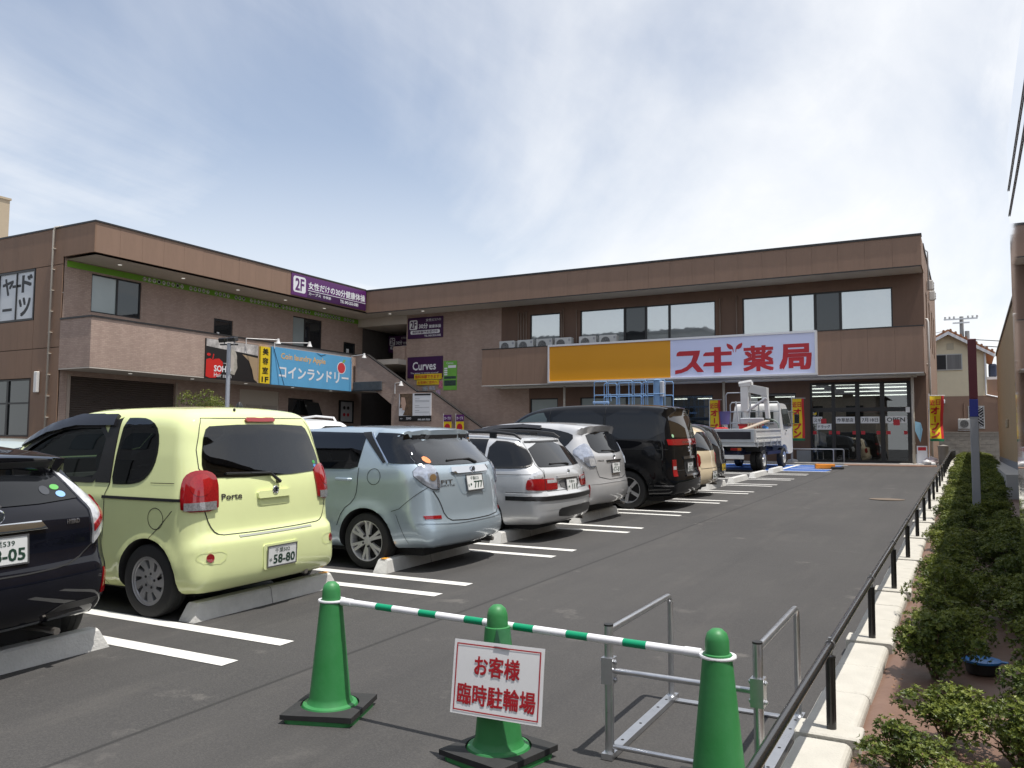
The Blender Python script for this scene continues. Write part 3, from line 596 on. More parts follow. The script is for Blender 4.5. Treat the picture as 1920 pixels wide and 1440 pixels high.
# --- left wing
LWH = [(18.26, 0.2, 22.72, 3.80), (18.92, 6.18, 21.0, 7.60), (24.56, 5.79, 25.6, 6.72), (29.25, 5.79, 31.25, 7.47), (32.9, 5.79, 33.85, 6.62), (26.1, 2.1, 28.45, 3.80), (29.06, 2.78, 30.76, 3.56)]
wall('left_wing_wall', fX, 17.86, 34.4, 0.3, ZFB+0.3, LWH, BRK)
window(fX, *LWH[1], [20.0], [FROST, DARKG], mull=0.06); window(fX, *LWH[3], [30.1], [FROST, DARKG], mull=0.06)
window(fX, *LWH[2], [], [DARKG], fw=0.08); window(fX, *LWH[4], [], [DARKG], fw=0.08)
window(fX, *LWH[6], [29.9], [DARKG, DARKG], mull=0.06)
q = MB(); q.prism([(29.95, 2.72), (30.95, 2.66), (30.95, 3.40), (29.95, 3.50)], lambda u, v: (XW+0.10+(3.5-v)*0.45, u, v), lambda u, v: (XW+0.13+(3.5-v)*0.45, u, v)); bpart(q, 'tilted_sash', DARKG)
for (u0, v0, u1, v1, nm) in ((24.78, 5.95, 24.92, 6.15, 'door_notice'), (33.2, 6.1, 33.4, 6.3, 'door_notice'), (33.15, 5.86, 33.3, 5.98, 'door_notice')):
    q = MB(); put_rect(q, fX, u0, v0, u1, v1, -0.06, 0, 0.004); bpart(q, nm, mat('paper', (0.75, 0.75, 0.74), 0.6))
q = MB()
for k in range(44):
    z = 0.25+k*0.081; q.add([(XW-0.10, 18.27, z), (XW-0.10, 22.71, z), (XW-0.075, 22.71, z+0.03), (XW-0.075, 18.27, z+0.03), (XW-0.10, 22.71, z+0.0805), (XW-0.10, 18.27, z+0.0805)], [(0, 1, 2, 3), (3, 2, 4, 5)])
bpart(q, 'roller_shutter', mat('shutter_brown', (0.060, 0.044, 0.036), 0.55, var=0.15, vscale=2))
for (a, b) in ((18.14, 18.255), (22.725, 22.83)): q = MB(); q.box(XW-0.02, XW+0.03, a, b, 0.2, 3.85); bpart(q, 'shutter_rail', mat('rail_tan', (0.35, 0.28, 0.23), 0.5))
# beige service panel with louvres
BG = mat('beige_panel', (0.46, 0.40, 0.33), 0.6, var=0.05)
q = MB(); q.box(XW-0.06, XW-0.02, 26.1, 28.45, 2.1, 3.80); sp_ = bpart(q, 'service_panel', BG)
for (a, b) in ((26.2, 26.42), (26.5, 27.35), (27.45, 28.35)):
    q = MB(); q.box(XW-0.03, XW+0.012, a, a+0.03, 2.2, 3.15); q.box(XW-0.03, XW+0.012, b-0.03, b, 2.2, 3.15); q.box(XW-0.03, XW+0.012, a+0.03, b-0.03, 2.2, 2.23); q.box(XW-0.03, XW+0.012, a+0.03, b-0.03, 3.12, 3.15)
    k = 0
    while 2.25+k*0.075 < 3.09:
        z = 2.25+k*0.075; q.add([(XW+0.006, a+0.03, z), (XW+0.006, b-0.03, z), (XW-0.02, b-0.03, z+0.06), (XW-0.02, a+0.03, z+0.06)], [(0, 1, 2, 3)]); k += 1
    l = q.build('louvre', mat('beige_louvre', (0.40, 0.345, 0.285), 0.6), sp_); 
# balcony band of tiles
q = MB(); q.box(XL-0.15, XL, 17.80, 31.9, 4.02, 5.74); q.box(XW, XL-0.151, 17.80, 17.95, 4.02, 5.74); bpart(q, 'balcony_parapet', BRK)
q = MB(); q.box(XL-0.18, XL+0.03, 17.77, 31.93, 5.74, 5.80); q.box(XW, XL-0.181, 17.77, 17.98, 5.74, 5.80); bpart(q, 'balcony_cap', CAP)
q = MB(); q.box(XW+0.001, XL-0.152, 17.951, 33.9, 4.03, 4.2); q.box(XW+0.001, XL+0.0, 17.80, 31.9, 3.98, 4.015); bpart(q, 'balcony_slab', SOF)
for y in (19.4, 22.2, 25.0, 27.8, 30.4):
    q = MB(); q.lathe([(0.07, 0.0), (0.07, -0.012), (0.0, -0.012)], 16, o=(-27.0, y, ZFB-0.012)); bpart(q, 'downlight', mat('downlight_white', (0.75, 0.73, 0.68), 0.4, emit=0.6))
    q = MB(); q.lathe([(0.07, 0.0), (0.07, -0.012), (0.0, -0.012)], 16, o=(-27.0, y+0.6, 3.98)); bpart(q, 'downlight', mat('downlight_white', (0.75, 0.73, 0.68), 0.4, emit=0.6))
for x in (-25.2, -23.2):
    q = MB(); q.lathe([(0.07, 0.0), (0.07, -0.012), (0.0, -0.012)], 16, o=(x, 33.2, ZFB-0.01)); bpart(q, 'downlight', mat('downlight_white', (0.75, 0.73, 0.68), 0.4, emit=0.6))
# near end wall of the left wing, with tall siding boards
EH = [(-33.9, 5.85, -29.5, 7.72), (-33.6, 1.65, -29.6, 3.72)]
q_ = face_y(17.83)
wall('gable_wall', q_, -40, XW, 0.2, ZT+0.02, EH, mat('joint_dark', (0.07, 0.05, 0.04), 0.8))
bw = 0.91
def side_boards(x0, x1, z0, z1, seed):
    n = max(1, round((x1-x0)/bw)); st = (x1-x0)/n
    for i in range(n):
        q = MB(); q.box(x0+st*i+0.0025, x0+st*(i+1)-0.0025, 17.80, 17.829, z0+0.003, z1-0.003); bpart(q, 'siding_board', PANS)
side_boards(-29.45, XW, 4.79, 7.72, 1); side_boards(-36.0, XW, 7.74, ZT+0.02, 2); side_boards(-29.45, XW, 0.2, 4.77, 3); side_boards(-36.0, -29.46, 4.79, 5.83, 4); side_boards(-36.0, -29.46, 3.74, 4.77, 5); side_boards(-36, -29.46, 0.2, 1.63, 6); side_boards(-36, -33.92, 5.85, 7.72, 7); side_boards(-36, -33.62, 1.65, 3.72, 8)
q = MB(); q.box(XW+0.001, XL-0.0, 17.80, 17.86, ZFB+0.06, ZT+0.02); bpart(q, 'fascia_return', PANS)
WSH = mat('lettered_film', (0.62, 0.64, 0.66), 0.4)
window(q_, *EH[0], [-32.8, -31.72, -30.62], [WSH, WSH, WSH, WSH], mull=0.05, dep=0.02, fw=0.07)
window(q_, *EH[1], [-32.3, -30.98], [DARKG, DARKG, DARKG], mull=0.12, hdiv=2.85)
F_ = face_y(17.8345); LINK = mat('letter_ink', (0.018, 0.018, 0.02), 0.5)
for (ch, a_, b_, c_, d_) in (('ヤ', -31.55, 6.85, -30.85, 7.5), (None, -30.93, 7.12, -30.38, 7.22), ('ド', -30.35, 6.9, -29.68, 7.55), (None, -31.5, 6.27, -30.9, 6.37), ('ツ', -30.5, 6.02, -29.75, 6.72)):
    q = MB()
    if ch: put_text(q, ch, F_, a_, b_, c_, d_, 0.0, 0.04)
    else: put_rect(q, F_, a_, b_, c_, d_, 0.0)
    bpart(q, 'window_letter', LINK)
q = MB(); q.tube([(-28.37, 17.72, 0.3), (-28.37, 17.72, 8.95), (-28.33, 17.74, 9.08), (-28.1, 17.9, 9.12)], 0.035, 10); bpart(q, 'downpipe', PIPE, smooth=True)
for z in [0.8+0.75*k for k in range(11)]:
    q = MB(); q.box(-28.42, -28.32, 17.70, 17.80, z, z+0.03); bpart(q, 'pipe_clip', PIPE)
q = MB(); q.box(-29.12, -28.92, 17.68, 17.80, 3.2, 3.95, 0.02); bpart(q, 'wall_lamp', mat('lamp_opal', (0.7, 0.68, 0.65), 0.4))
q = MB(); q.box(-46, -40.0, 19.5, 22.75, 7.0, 12.95); q.box(-46, -39.95, 19.45, 22.8, 12.95, 13.05); bpart(q, 'stair_tower', mat('tower_beige', (0.42, 0.34, 0.24), 0.8, var=0.05))
# --- stair between the wings
top = [(-26.0, 5.72), (-25.32, 5.69), (-22.35, 3.85), (-21.48, 3.81), (-17.4, 1.27)]
pl_ = [(-17.4, 0.6), (-17.4, 1.27), (-21.48, 3.81), (-22.35, 3.85), (-25.32, 5.69), (-26.0, 5.72), (-26.0, 4.02), (-24.75, 3.95), (-23.8, 3.3), (-23.8, 0.6)]
q = MB(); q.prism(pl_, lambda u, v: (u, 31.6, v), lambda u, v: (u, 31.78, v)); bpart(q, 'stair_parapet', BRK)
q = MB()
for i in range(len(top)-1):
    (a, b), (c, d) = top[i], top[i+1]; q.add([(a, 31.57, b), (c, 31.57, d), (c, 31.81, d), (a, 31.81, b), (a, 31.57, b+0.05), (c, 31.57, d+0.05), (c, 31.81, d+0.05), (a, 31.81, b+0.05)], [(3,2,1,0),(4,5,6,7),(0,1,5,4),(1,2,6,5),(2,3,7,6),(3,0,4,7)])
bpart(q, 'stair_cap', CAP)
stp = MB(); stp.box(0, 0.3, 31.785, 33.3, -0.17, 0)
sm = stp.mesh('step', mat('step_concrete', (0.35, 0.34, 0.32), 0.8))
for i in range(24):
    o = bchild(link('step', sm, BLD)); f = i/23; o.location = (-25.0+7.3*f, 0, 4.7-3.7*f)
# dark first-floor lobby and the passage below
q = MB(); q.add([(XW, 37.5, 0.6), (-24.72, 37.5, 0.6), (-24.72, 37.5, 8.2), (XW, 37.5, 8.2)], [(0, 1, 2, 3)]); q.add([(XW, 34.4, 0.6), (XW, 37.5, 0.6), (XW, 37.5, 8.2), (XW, 34.4, 8.2)], [(0, 1, 2, 3)]); bpart(q, 'lobby_wall', mat('lobby_dark', (0.08, 0.07, 0.065), 0.7, var=0.2))
q = MB(); q.box(XW+0.01, -24.73, 34.0, 37.4, 7.5, 8.1); bpart(q, 'lobby_ceiling', SOF); q = MB(); q.box(XW+0.01, -24.73, 33.3, 37.4, 5.4, 5.66); bpart(q, 'lobby_floor', SOF)
q = MB(); q.box(-25.45, -24.73, 33.85, 34.0, 5.66, 6.35); bpart(q, 'lobby_parapet', BRK)
# thin pipes on the upper wall and downpipes under the canopy
for x in (-18.3, -18.16, -18.02, -17.88, -16.18+0.1, -15.99, -15.33, -8.86, -8.18):
    q = MB(); z1 = 7.55+random.uniform(-.05, .1); q.tube([(x, 33.93, 5.3), (x, 33.93, z1)], 0.022, 8); bpart(q, 'wall_pipe', PIPEB, smooth=True)
for x in (-15.58, -8.55, -1.74):
    q = MB(); q.tube([(x, 33.2, 0.88), (x, 33.2, 4.1)], 0.05, 12); d = bpart(q, 'downpipe', PIPE, smooth=True)
    for z in (1.6, 2.5, 3.4): r = MB(); r.lathe([(0.056, 0), (0.056, 0.04)], 12, o=(x, 33.2, z)); r.build('pipe_clip', PIPE, d)
# ================================================================ signs
PUR = mat('sign_purple', (0.10, 0.015, 0.125), 0.4); PURD = mat('sign_plum', (0.045, 0.008, 0.06), 0.4); SWH = mat('sign_white', (0.74, 0.74, 0.76), 0.4); SYE = mat('sign_yellow', (0.72, 0.52, 0.02), 0.45)
SRED = mat('sign_red', (0.46, 0.015, 0.025), 0.4); SBK = mat('sign_black', (0.012, 0.012, 0.013), 0.4)
def sign(name, label, fn, u0, v0, u1, v1, m, t=0.08, group=None, frame=None):
    c = fn(u0, v0, 0); o = thing(name, label, 'sign', c, 0, group); inv = Matrix.Translation(Vector(c)).inverted()
    def add(q, nm, mm, par=None):
        r = q.build(nm, mm, par or o)
        if par is None: r.matrix_parent_inverse = inv
        return r
    q = MB(); put_rect(q, fn, u0, v0, u1, v1, t, 0, t-0.003); add(q, 'board', m)
    if frame:
        q = MB(); fw = 0.07
        for (a, b, c_, d) in ((u0-fw, v1, u1+fw, v1+fw), (u0-fw, v0-fw, u1+fw, v0), (u0-fw, v0, u0, v1), (u1, v0, u1+fw, v1)): put_rect(q, fn, a, b, c_, d, t+0.05, 0, t+0.04)
        add(q, 'frame', frame)
    return o, add
def letters(add, nm, m, fn, items, w):
    for it in items: q = MB(); put_text(q, it[0], fn, *it[1:5], w, it[5] if len(it) > 5 else 0.02); add(q, nm, m)
fR, fL, fB = face_y(YF), face_x(XL), face_y(YW)
# the long shop sign: blank orange field and white field with the red name
ORG = mat('sign_orange', (0.68, 0.29, 0.004), 0.35, var=0.03, vscale=0.4); LAV = mat('sign_lavender', (0.63, 0.66, 0.86), 0.3, var=0.02, vscale=0.4)
o, add = sign('shop_sign', 'long shop sign with blank orange field and red characters on white', fR, -15.87, 4.19, -10.45, 5.70, ORG, 0.20)
q = MB(); put_rect(q, fR, -10.45, 4.19, -4.92, 5.70, 0.20, 0, 0.19); add(q, 'board', LAV)
q = MB(); fw = 0.07
for (a, b, c, d) in ((-15.94, 5.70, -4.85, 5.78), (-15.94, 4.12, -4.85, 4.19), (-15.94, 4.19, -15.87, 5.70), (-4.92, 4.19, -4.85, 5.70)): put_rect(q, fR, a, b, c, d, 0.25, 0, 0.245)
add(q, 'frame', mat('sign_frame', (0.66, 0.65, 0.66), 0.35, 0.2))
px = lambda pts: [(-10.40+(x-135)/ (1725-135)*5.48, 0) for x, y in pts]
def sg(pts):    # traced in the sign's own flat proportions (unit: 0..1580 wide, baseline up)
    return [(-10.38+x*0.00346, 4.19+y*0.00346) for x, y in pts]
glyphs = [
    [(52,262),(60,285),(88,300),(330,300),(322,255),(300,195),(285,165),(370,60),(368,52),(298,52),(240,118),(180,72),(110,48),(35,36),(35,80),(110,92),(170,120),(225,175),(250,245),(52,245)],
    [(490,330),(570,330),(570,275),(690,275),(690,232),(570,232),(570,158),(690,158),(690,115),(570,115),(570,40),(490,40),(490,115),(365,115),(368,135),(392,158),(490,158),(490,232),(365,232),(368,252),(392,275),(490,275)],
]
q = MB()
for g in glyphs:
    put_poly(q, fR, sg(g), 0.206)
for s in (-1, 1):
    c = 722; leaf = [(c+s*16, 262), (c+s*10, 262), (c+s*12, 300), (c+s*22, 330), (c+s*48, 352), (c+s*86, 366), (c+s*88, 345), (c+s*74, 312), (c+s*50, 296), (c+s*22, 296)]
    put_poly(q, fR, sg(leaf)[::s], 0.206)
add(q, 'sign_letters', SRED)
u = lambda x: -10.38+x*0.00346
v = lambda y: 4.19+y*0.00346
letters(add, 'sign_letters', SRED, fR, [('薬', u(815), v(40), u(1150), v(325), 0.035), ('局', u(1205), v(42), u(1545), v(325), 0.045)], 0.206)
# upper purple fascia sign on the left wing
o, add = sign('fascia_sign', 'purple sign on the roof fascia corner with white 2F panel and telephone number', fL, 27.25, 8.03, 32.44, 9.0, PUR, 0.04)
q = MB(); put_rect(q, fL, 28.25, 8.035, 32.43, 8.35, 0.043); add(q, 'lower_band', PURD)
q = MB(); put_poly(q, fL, rrect(27.36, 8.18, 28.15, 8.9, 0.12), 0.044); add(q, 'floor_panel', SWH)
letters(add, 'lettering', PUR, fL, [('2F', 27.48, 8.26, 28.05, 8.82, 0.03)], 0.048)
q = MB(); put_rect(q, fL, 28.3, 8.36, 32.4, 8.385, 0.046); add(q, 'rule', SWH)
letters(add, 'lettering', SWH, fL, [('女性だけの30分健康体操', 28.32, 8.43, 32.36, 8.78, 0.025), ('カーブス', 28.35, 8.17, 29.15, 8.31, 0.02), ('作草部', 29.3, 8.16, 29.85, 8.29, 0.02), ('TEL 043-252-5585', 30.5, 8.14, 31.85, 8.29, 0.03)], 0.048)
# hair salon board
o, add = sign('salon_board', 'dark hair salon board with red apple and white lettering on the balcony', fL, 22.64, 3.97, 25.36, 5.55, mat('salon_black', (0.02, 0.018, 0.018), 0.3), 0.07)
q = MB(); put_poly(q, fL, [(22.65, 5.25), (23.4, 5.2), (24.2, 5.17), (25.35, 5.1), (25.35, 5.54), (22.65, 5.54)], 0.073); add(q, 'pale_band', mat('salon_pale', (0.45, 0.42, 0.40), 0.5, var=0.7, vscale=3))
q = MB(); put_poly(q, fL, [(24.5, 5.08), (25.35, 5.0), (25.35, 3.99), (25.15, 4.1), (25.05, 4.5), (24.85, 4.85)], 0.074); add(q, 'tan_curve', mat('salon_tan', (0.35, 0.25, 0.15), 0.5))
ap = [(22.65, 4.05), (22.85, 4.0), (23.15, 4.02), (23.4, 4.2), (23.52, 4.45), (23.48, 4.68), (23.3, 4.8), (23.1, 4.77), (22.98, 4.72), (22.84, 4.78), (22.66, 4.72)]
q = MB(); put_poly(q, fL, ap, 0.076); put_poly(q, fL, [(22.95, 4.74), (23.0, 4.74), (23.05, 4.95), (23.0, 4.97)], 0.076); put_poly(q, fL, ell(22.78, 4.92, 0.10, 0.06, 10), 0.076); add(q, 'apple_mark', mat('apple_red', (0.55, 0.02, 0.015), 0.4))
q = MB(); put_poly(q, fL, ell(23.95, 4.88, 0.27, 0.36, 20), 0.077); put_poly(q, fL, [(23.7, 4.9), (24.2, 4.9), (24.25, 4.5), (24.1, 4.2), (23.75, 4.25), (23.65, 4.5)], 0.0765); add(q, 'portrait_hair', mat('hair_ash', (0.36, 0.33, 0.28), 0.6, var=0.4, vscale=6))
q = MB(); put_poly(q, fL, ell(23.95, 4.80, 0.15, 0.22, 18), 0.079); put_poly(q, fL, [(23.88, 4.6), (24.0, 4.58), (24.1, 4.35), (23.9, 4.35)], 0.0785); add(q, 'portrait_face', mat('face_pale', (0.45, 0.40, 0.35), 0.6))
letters(add, 'lettering', SWH, fL, [('SOHO', 23.05, 4.27, 23.92, 4.52, 0.03), ('Hair salon', 23.06, 4.06, 23.94, 4.22, 0.0), ('new york', 23.5, 4.6, 23.9, 4.66, 0.0)], 0.081)
o, add = sign('upright_sign', 'narrow yellow upright sign with black characters between two balcony boards', fL, 25.48, 3.97, 26.03, 5.52, SYE, 0.10)
letters(add, 'lettering', SBK, fL, [('美', 25.59, 5.17, 25.92, 5.46, 0.03), ('容', 25.59, 4.77, 25.92, 5.06, 0.03), ('室', 25.59, 4.37, 25.92, 4.66, 0.03), ('1F', 25.56, 4.02, 25.95, 4.25, 0.04)], 0.104)
o, add = sign('laundry_sign', 'large sky-blue laundry sign with white characters and red apple on the balcony', fL, 26.12, 3.95, 31.37, 5.58, mat('sign_skyblue', (0.115, 0.36, 0.60), 0.4, var=0.06, vscale=1.2), 0.11)
letters(add, 'lettering', mat('sign_cream', (0.72, 0.42, 0.12), 0.45), fL, [('Coin laundry Apple', 26.65, 5.02, 29.5, 5.36, 0.02)], 0.114)
letters(add, 'lettering', SWH, fL, [('コインランドリー', 26.55, 4.28, 31.15, 4.80, 0.03)], 0.114)
ap = ell(30.62, 5.02, 0.27, 0.25, 18)
q = MB(); put_poly(q, fL, ell(30.62, 5.02, 0.31, 0.29, 18), 0.113); add(q, 'apple_rim', SWH); q = MB(); put_poly(q, fL, ap, 0.116); add(q, 'apple_mark', mat('apple_pink', (0.55, 0.05, 0.06), 0.4)); q = MB(); put_poly(q, fL, [(30.66, 5.26), (30.75, 5.42), (30.92, 5.44), (30.82, 5.28)], 0.117); add(q, 'apple_leaf', mat('apple_leaf', (0.2, 0.4, 0.12), 0.5))
q = MB(); q.add([fL(28.85, 5.56, 0.118), fL(29.2, 5.44, 0.118), fL(29.55, 5.56, 0.118), fL(29.48, 5.56, 0.118), fL(29.2, 5.48, 0.118), fL(28.92, 5.56, 0.118)], [(0, 1, 4, 5), (1, 2, 3, 4)]); q.add([fL(26.2, 5.5, 0.118), fL(26.23, 5.5, 0.118), fL(26.9, 3.96, 0.118), fL(26.86, 3.96, 0.118)], [(0, 3, 2, 1)]); add(q, 'dark_wire', mat('wire_blue', (0.03, 0.08, 0.15), 0.5))
# green strip with round letter discs
o, add = sign('billiards_strip', 'long green strip under the eaves with black characters on white discs', fX, 17.95, 7.66, 34.1, 7.88, mat('sign_green', (0.14, 0.34, 0.02), 0.5, var=0.1, vscale=0.5), 0.03)
txt = 'ビリヤード＆ダーツ　中学生以下　２名まで　無料！　プロによるビリヤードレッスン開催中！　ただいま会員募集中　お気軽に'
n = len(txt); dm = MB(); lm = MB()
for i, ch in enumerate(txt):
    if ch == '　': continue
    y = 21.1+i*(33.8-21.1)/n; put_poly(dm, fX, ell(y, 7.77, 0.085, 0.085, 10), 0.034); put_text(lm, ch, fX, y-0.06, 7.71, y+0.06, 7.83, 0.037, 0.02)
r = add(dm, 'letter_discs', mat('disc_white', (0.6, 0.62, 0.55), 0.5)); r['kind'] = 'stuff'; r = add(lm, 'letters', SBK); r['kind'] = 'stuff'
# signs on the brick wall by the stairs
def two_f(label, u0, v0, u1, v1, fn):
    o, add = sign('fitness_sign', label, fn, u0, v0, u1, v1, PURD, 0.05); w, h = u1-u0, v1-v0; U = lambda a: u0+a*w; V = lambda b: v0+b*h
    q = MB(); put_poly(q, fn, rrect(U(.05), V(.42), U(.28), V(.88), 0.08*w*.5), 0.054); put_poly(q, fn, rrect(U(.08), V(.20), U(.92), V(.38), 0.07*w*.5), 0.054); add(q, 'white_panel', SWH)
    letters(add, 'lettering', PURD, fn, [('2F', U(.08), V(.47), U(.25), V(.83), 0.03), ('無料体験予約受付中', U(.14), V(.225), U(.86), V(.355), 0.02)], 0.058)
    letters(add, 'lettering', SWH, fn, [('女性だけの', U(.52), V(.78), U(.95), V(.92), 0.015), ('30分', U(.32), V(.45), U(.58), V(.70), 0.035), ('健康体操', U(.61), V(.46), U(.95), V(.62), 0.02), ('TEL 043-252-5585', U(.48), V(.06), U(.95), V(.15), 0.02)], 0.056)
two_f('purple 2F fitness sign with white characters high on the brick wall', -24.63, 6.70, -22.53, 7.75, fB)
two_f('dim purple fitness sign hung inside the dark stair lobby', -27.5, 6.35, -25.9, 7.25, face_y(36.2))
o, add = sign('curves_sign', 'plum sign with large white script lettering above two yellow strips', fB, -24.62, 4.72, -22.52, 5.77, PURD, 0.05)
letters(add, 'lettering', SWH, fB, [('Curves', -24.3, 5.1, -22.9, 5.52, 0.02), ('The power to amaze yourself', -24.42, 4.9, -22.75, 5.0, 0.0)], 0.056)
for (a, b, c, d, tx, lb) in ((-24.18, 4.63, -22.55, 4.9, '無料体験できます！', 'yellow paper strip with red characters on the lower edge of the plum sign'), (-24.02, 4.36, -22.72, 4.6, 'お気軽に店内へ', 'lower yellow paper strip with red characters under the plum sign')):
    o, add = sign('paper_strip', lb, fB, a, b, c, d, SYE, 0.075); letters(add, 'lettering', SRED, fB, [(tx, a+.06, b+.04, c-.06, d-.04, 0.02)], 0.078)
o, add = sign('green_poster', 'tall green timetable poster on the brick wall beside the plum sign', fB, -22.46, 4.07, -21.70, 5.50, mat('poster_green', (0.16, 0.42, 0.06), 0.5, var=0.1), 0.03)
q = MB(); put_rect(q, fB, -22.42, 4.28, -21.74, 4.55, 0.033); put_rect(q, fB, -22.42, 4.62, -21.74, 4.75, 0.033); add(q, 'dark_bands', mat('poster_dark', (0.03, 0.06, 0.05), 0.5, var=0.6, vscale=12))
q = MB(); put_rect(q, fB, -22.20, 5.15, -21.74, 5.28, 0.033)
for k in range(4): put_rect(q, fB, -22.42, 4.80+0.1*k, -22.24, 4.87+0.1*k, 0.033)
add(q, 'white_fields', SWH); letters(add, 'lettering', SWH, fB, [('Curves', -22.3, 5.34, -21.9, 5.45, 0.01)], 0.035)
for (a, b, c, d, k, lb) in ((-23.70, 4.08, -23.40, 4.30, (0.3, 0.32, 0.33), 'small grey flyer pinned below the yellow strips'), (-23.32, 4.10, -22.95, 4.30, (0.35, 0.34, 0.38), 'small pale flyer pinned beside the grey flyer'), (-22.76, 4.18, -22.54, 4.52, (0.5, 0.15, 0.22), 'small pink flyer pinned near the green poster'), (-22.9, 3.78, -22.65, 4.1, (0.45, 0.3, 0.42), 'lowest small pink and blue flyer on the brick wall')):
    o, add = sign('flyer', lb, fB, a, b, c, d, mat('flyer_%g' % a, k, 0.5, var=0.7, vscale=14), 0.02)
# salon poster on the stair parapet
fS = face_y(31.6)
o, add = sign('salon_poster', 'hair salon price poster with a woman in profile on the stair parapet', fS, -23.33, 2.75, -21.53, 3.78, SWH, 0.05)
q = MB(); put_poly(q, fS, [(-23.3, 3.1), (-23.26, 3.4), (-23.3, 3.78), (-22.55, 3.78), (-22.55, 2.75), (-22.95, 2.76), (-23.1, 2.78), (-23.0, 2.95), (-23.02, 3.15)], 0.054); add(q, 'portrait_hair', mat('hair_brown', (0.12, 0.075, 0.045), 0.6, var=0.5, vscale=8))
q = MB(); put_poly(q, fS, [(-23.2, 3.62), (-23.0, 3.6), (-22.92, 3.3), (-23.0, 3.0), (-23.12, 3.02), (-23.14, 3.12), (-23.2, 3.18), (-23.17, 3.26), (-23.24, 3.3), (-23.2, 3.42)], 0.056); add(q, 'portrait_face', mat('face_warm', (0.55, 0.36, 0.27), 0.6))
q = MB(); put_rect(q, fS, -22.45, 3.68, -21.55, 3.76, 0.054); add(q, 'black_band', SBK); q = MB(); put_rect(q, fS, -23.33, 2.50, -21.53, 2.75, 0.05, 0, 0.047); add(q, 'black_band', SBK)
q = MB()
for k, z in enumerate((3.52, 3.44, 3.38, 3.2, 3.12, 2.98, 2.9)): put_rect(q, fS, -22.42, z, -22.42+(0.25 if k in (0, 3, 5) else 0.8), z+0.02, 0.053)
add(q, 'price_lines', mat('price_grey', (0.3, 0.3, 0.32), 0.6)); letters(add, 'lettering', SWH, fS, [('SOHO', -22.9, 2.58, -22.62, 2.68, 0.02), ('043-307-7550', -22.25, 2.53, -21.56, 2.61, 0.02), ('←', -23.25, 2.58, -23.1, 2.66, 0.0)], 0.054)
# small signs on the ground floor
o, add = sign('blue_notice', 'small white and blue laundry notice board below the dark window', fX, 29.5, 1.9, 30.7, 2.55, SWH, 0.05); q = MB(); put_rect(q, fX, 29.6, 2.15, 30.6, 2.45, 0.053); add(q, 'blue_field', mat('notice_blue', (0.03, 0.2, 0.5), 0.5)); letters(add, 'lettering', SWH, fX, [('ランドリー', 29.75, 2.24, 30.45, 2.36, 0.01)], 0.056)
o, add = sign('framed_poster', 'framed pale poster with dark and red dots by the salon entrance', fX, 32.68, 2.55, 33.62, 3.55, mat('poster_grey', (0.42, 0.42, 0.43), 0.5), 0.05, frame=SBK)
for (a, b, c) in ((33.0, 3.25, SBK), (33.3, 3.25, SBK), (33.0, 2.9, SRED), (33.3, 2.9, SRED)): q = MB(); put_poly(q, fX, ell(a, b, 0.1, 0.09, 12), 0.054); add(q, 'dot', c)
aw = thing('awning_box', 'dark grey awning box beside the sky-blue sign', 'awning', (-26.1, 31.5, 3.95)); q = MB(); q.box(0.03, 1.75, 0.0, 0.09, 0.02, 0.46, 0.01); q.build('box_body', mat('awning_grey', (0.07, 0.075, 0.08), 0.5, var=0.3, vscale=5), aw); q = MB(); q.box(0.0, 1.8, -0.06, 0.0, 0.0, 0.05); q.build('edge', CAP, aw)
# notices in the entrance
PAPER = mat('paper', (0.75, 0.75, 0.74), 0.6); fE = face_y(33.985)
for (tx, a, b, c, d, lb) in (('スギ', -5.30, 2.36, -4.95, 2.62, 'paper notice with two black kana on the entrance glass'), ('ドラッグ', -5.15, 2.12, -4.62, 2.35, 'paper notice with four black kana under the shorter one'), ('作草部店', -4.46, 2.36, -3.78, 2.61, 'paper notice with four black characters on the second door pane'), ('7月18日', -3.58, 2.36, -2.92, 2.61, 'paper notice with the opening date on the third door pane'), ('OPEN', -2.72, 2.36, -2.0, 2.62, 'paper notice reading OPEN on the last door pane')):
    o, add = sign('door_notice', lb, fE, a, b, c, d, PAPER, 0.006, 'paper notices on the entrance glass'); letters(add, 'lettering', SBK, fE, [(tx, a+.05, b+.05, c-.05, d-.05, 0.02)], 0.009)
for k, (a, b) in enumerate(((-5.30, -5.17), (-4.72, -4.6), (-4.45, -4.32), (-3.87, -3.75), (-3.57, -3.43), (-3.03, -2.9), (-2.7, -2.55), (-2.1, -1.98))):
    o = thing('door_sticker', 'small red warning sticker on the entrance doors, %s from the grey plinth' % ('first', 'second', 'third', 'fourth', 'fifth', 'sixth', 'seventh', 'eighth')[k], 'sticker', (a, 33.98, 1.94), 0, 'red stickers across the entrance doors'); q = MB(); q.box(0, b-a, 0, 0.003, 0, 0.13); q.build('sticker_face', SRED, o)
for (a, b, c) in ((-5.0, 2.35, 0.2), (-2.45, 2.28, 0.22)):
    o = thing('door_sticker', 'larger red sticker overlapping the paper notice %s' % ('with two kana' if a < -4 else 'reading OPEN'), 'sticker', (a, 33.962, b), 0, 'large red stickers over the paper notices'); q = MB(); q.prism(rrect(0, 0, c, c*.95, 0.03), lambda u, v: (u, 0.003, v), lambda u, v: (u, 0, v)); q.build('sticker_face', SRED, o)
o = thing('door_sticker', 'pale security sticker high on the last door pane', 'sticker', (-2.02, 33.92, 2.75)); q = MB(); q.box(0, 0.14, 0, 0.003, 0, 0.2); q.build('sticker_face', PAPER, o)
o = thing('door_sticker', 'yellow triangle sticker at the corner of the first door pane', 'sticker', (-5.3, 33.975, 2.7)); q = MB(); q.prism([(0, 0), (0.14, 0), (0.14, 0.12)], lambda u, v: (u, 0.003, v), lambda u, v: (u, 0, v)); q.build('sticker_face', SYE, o)
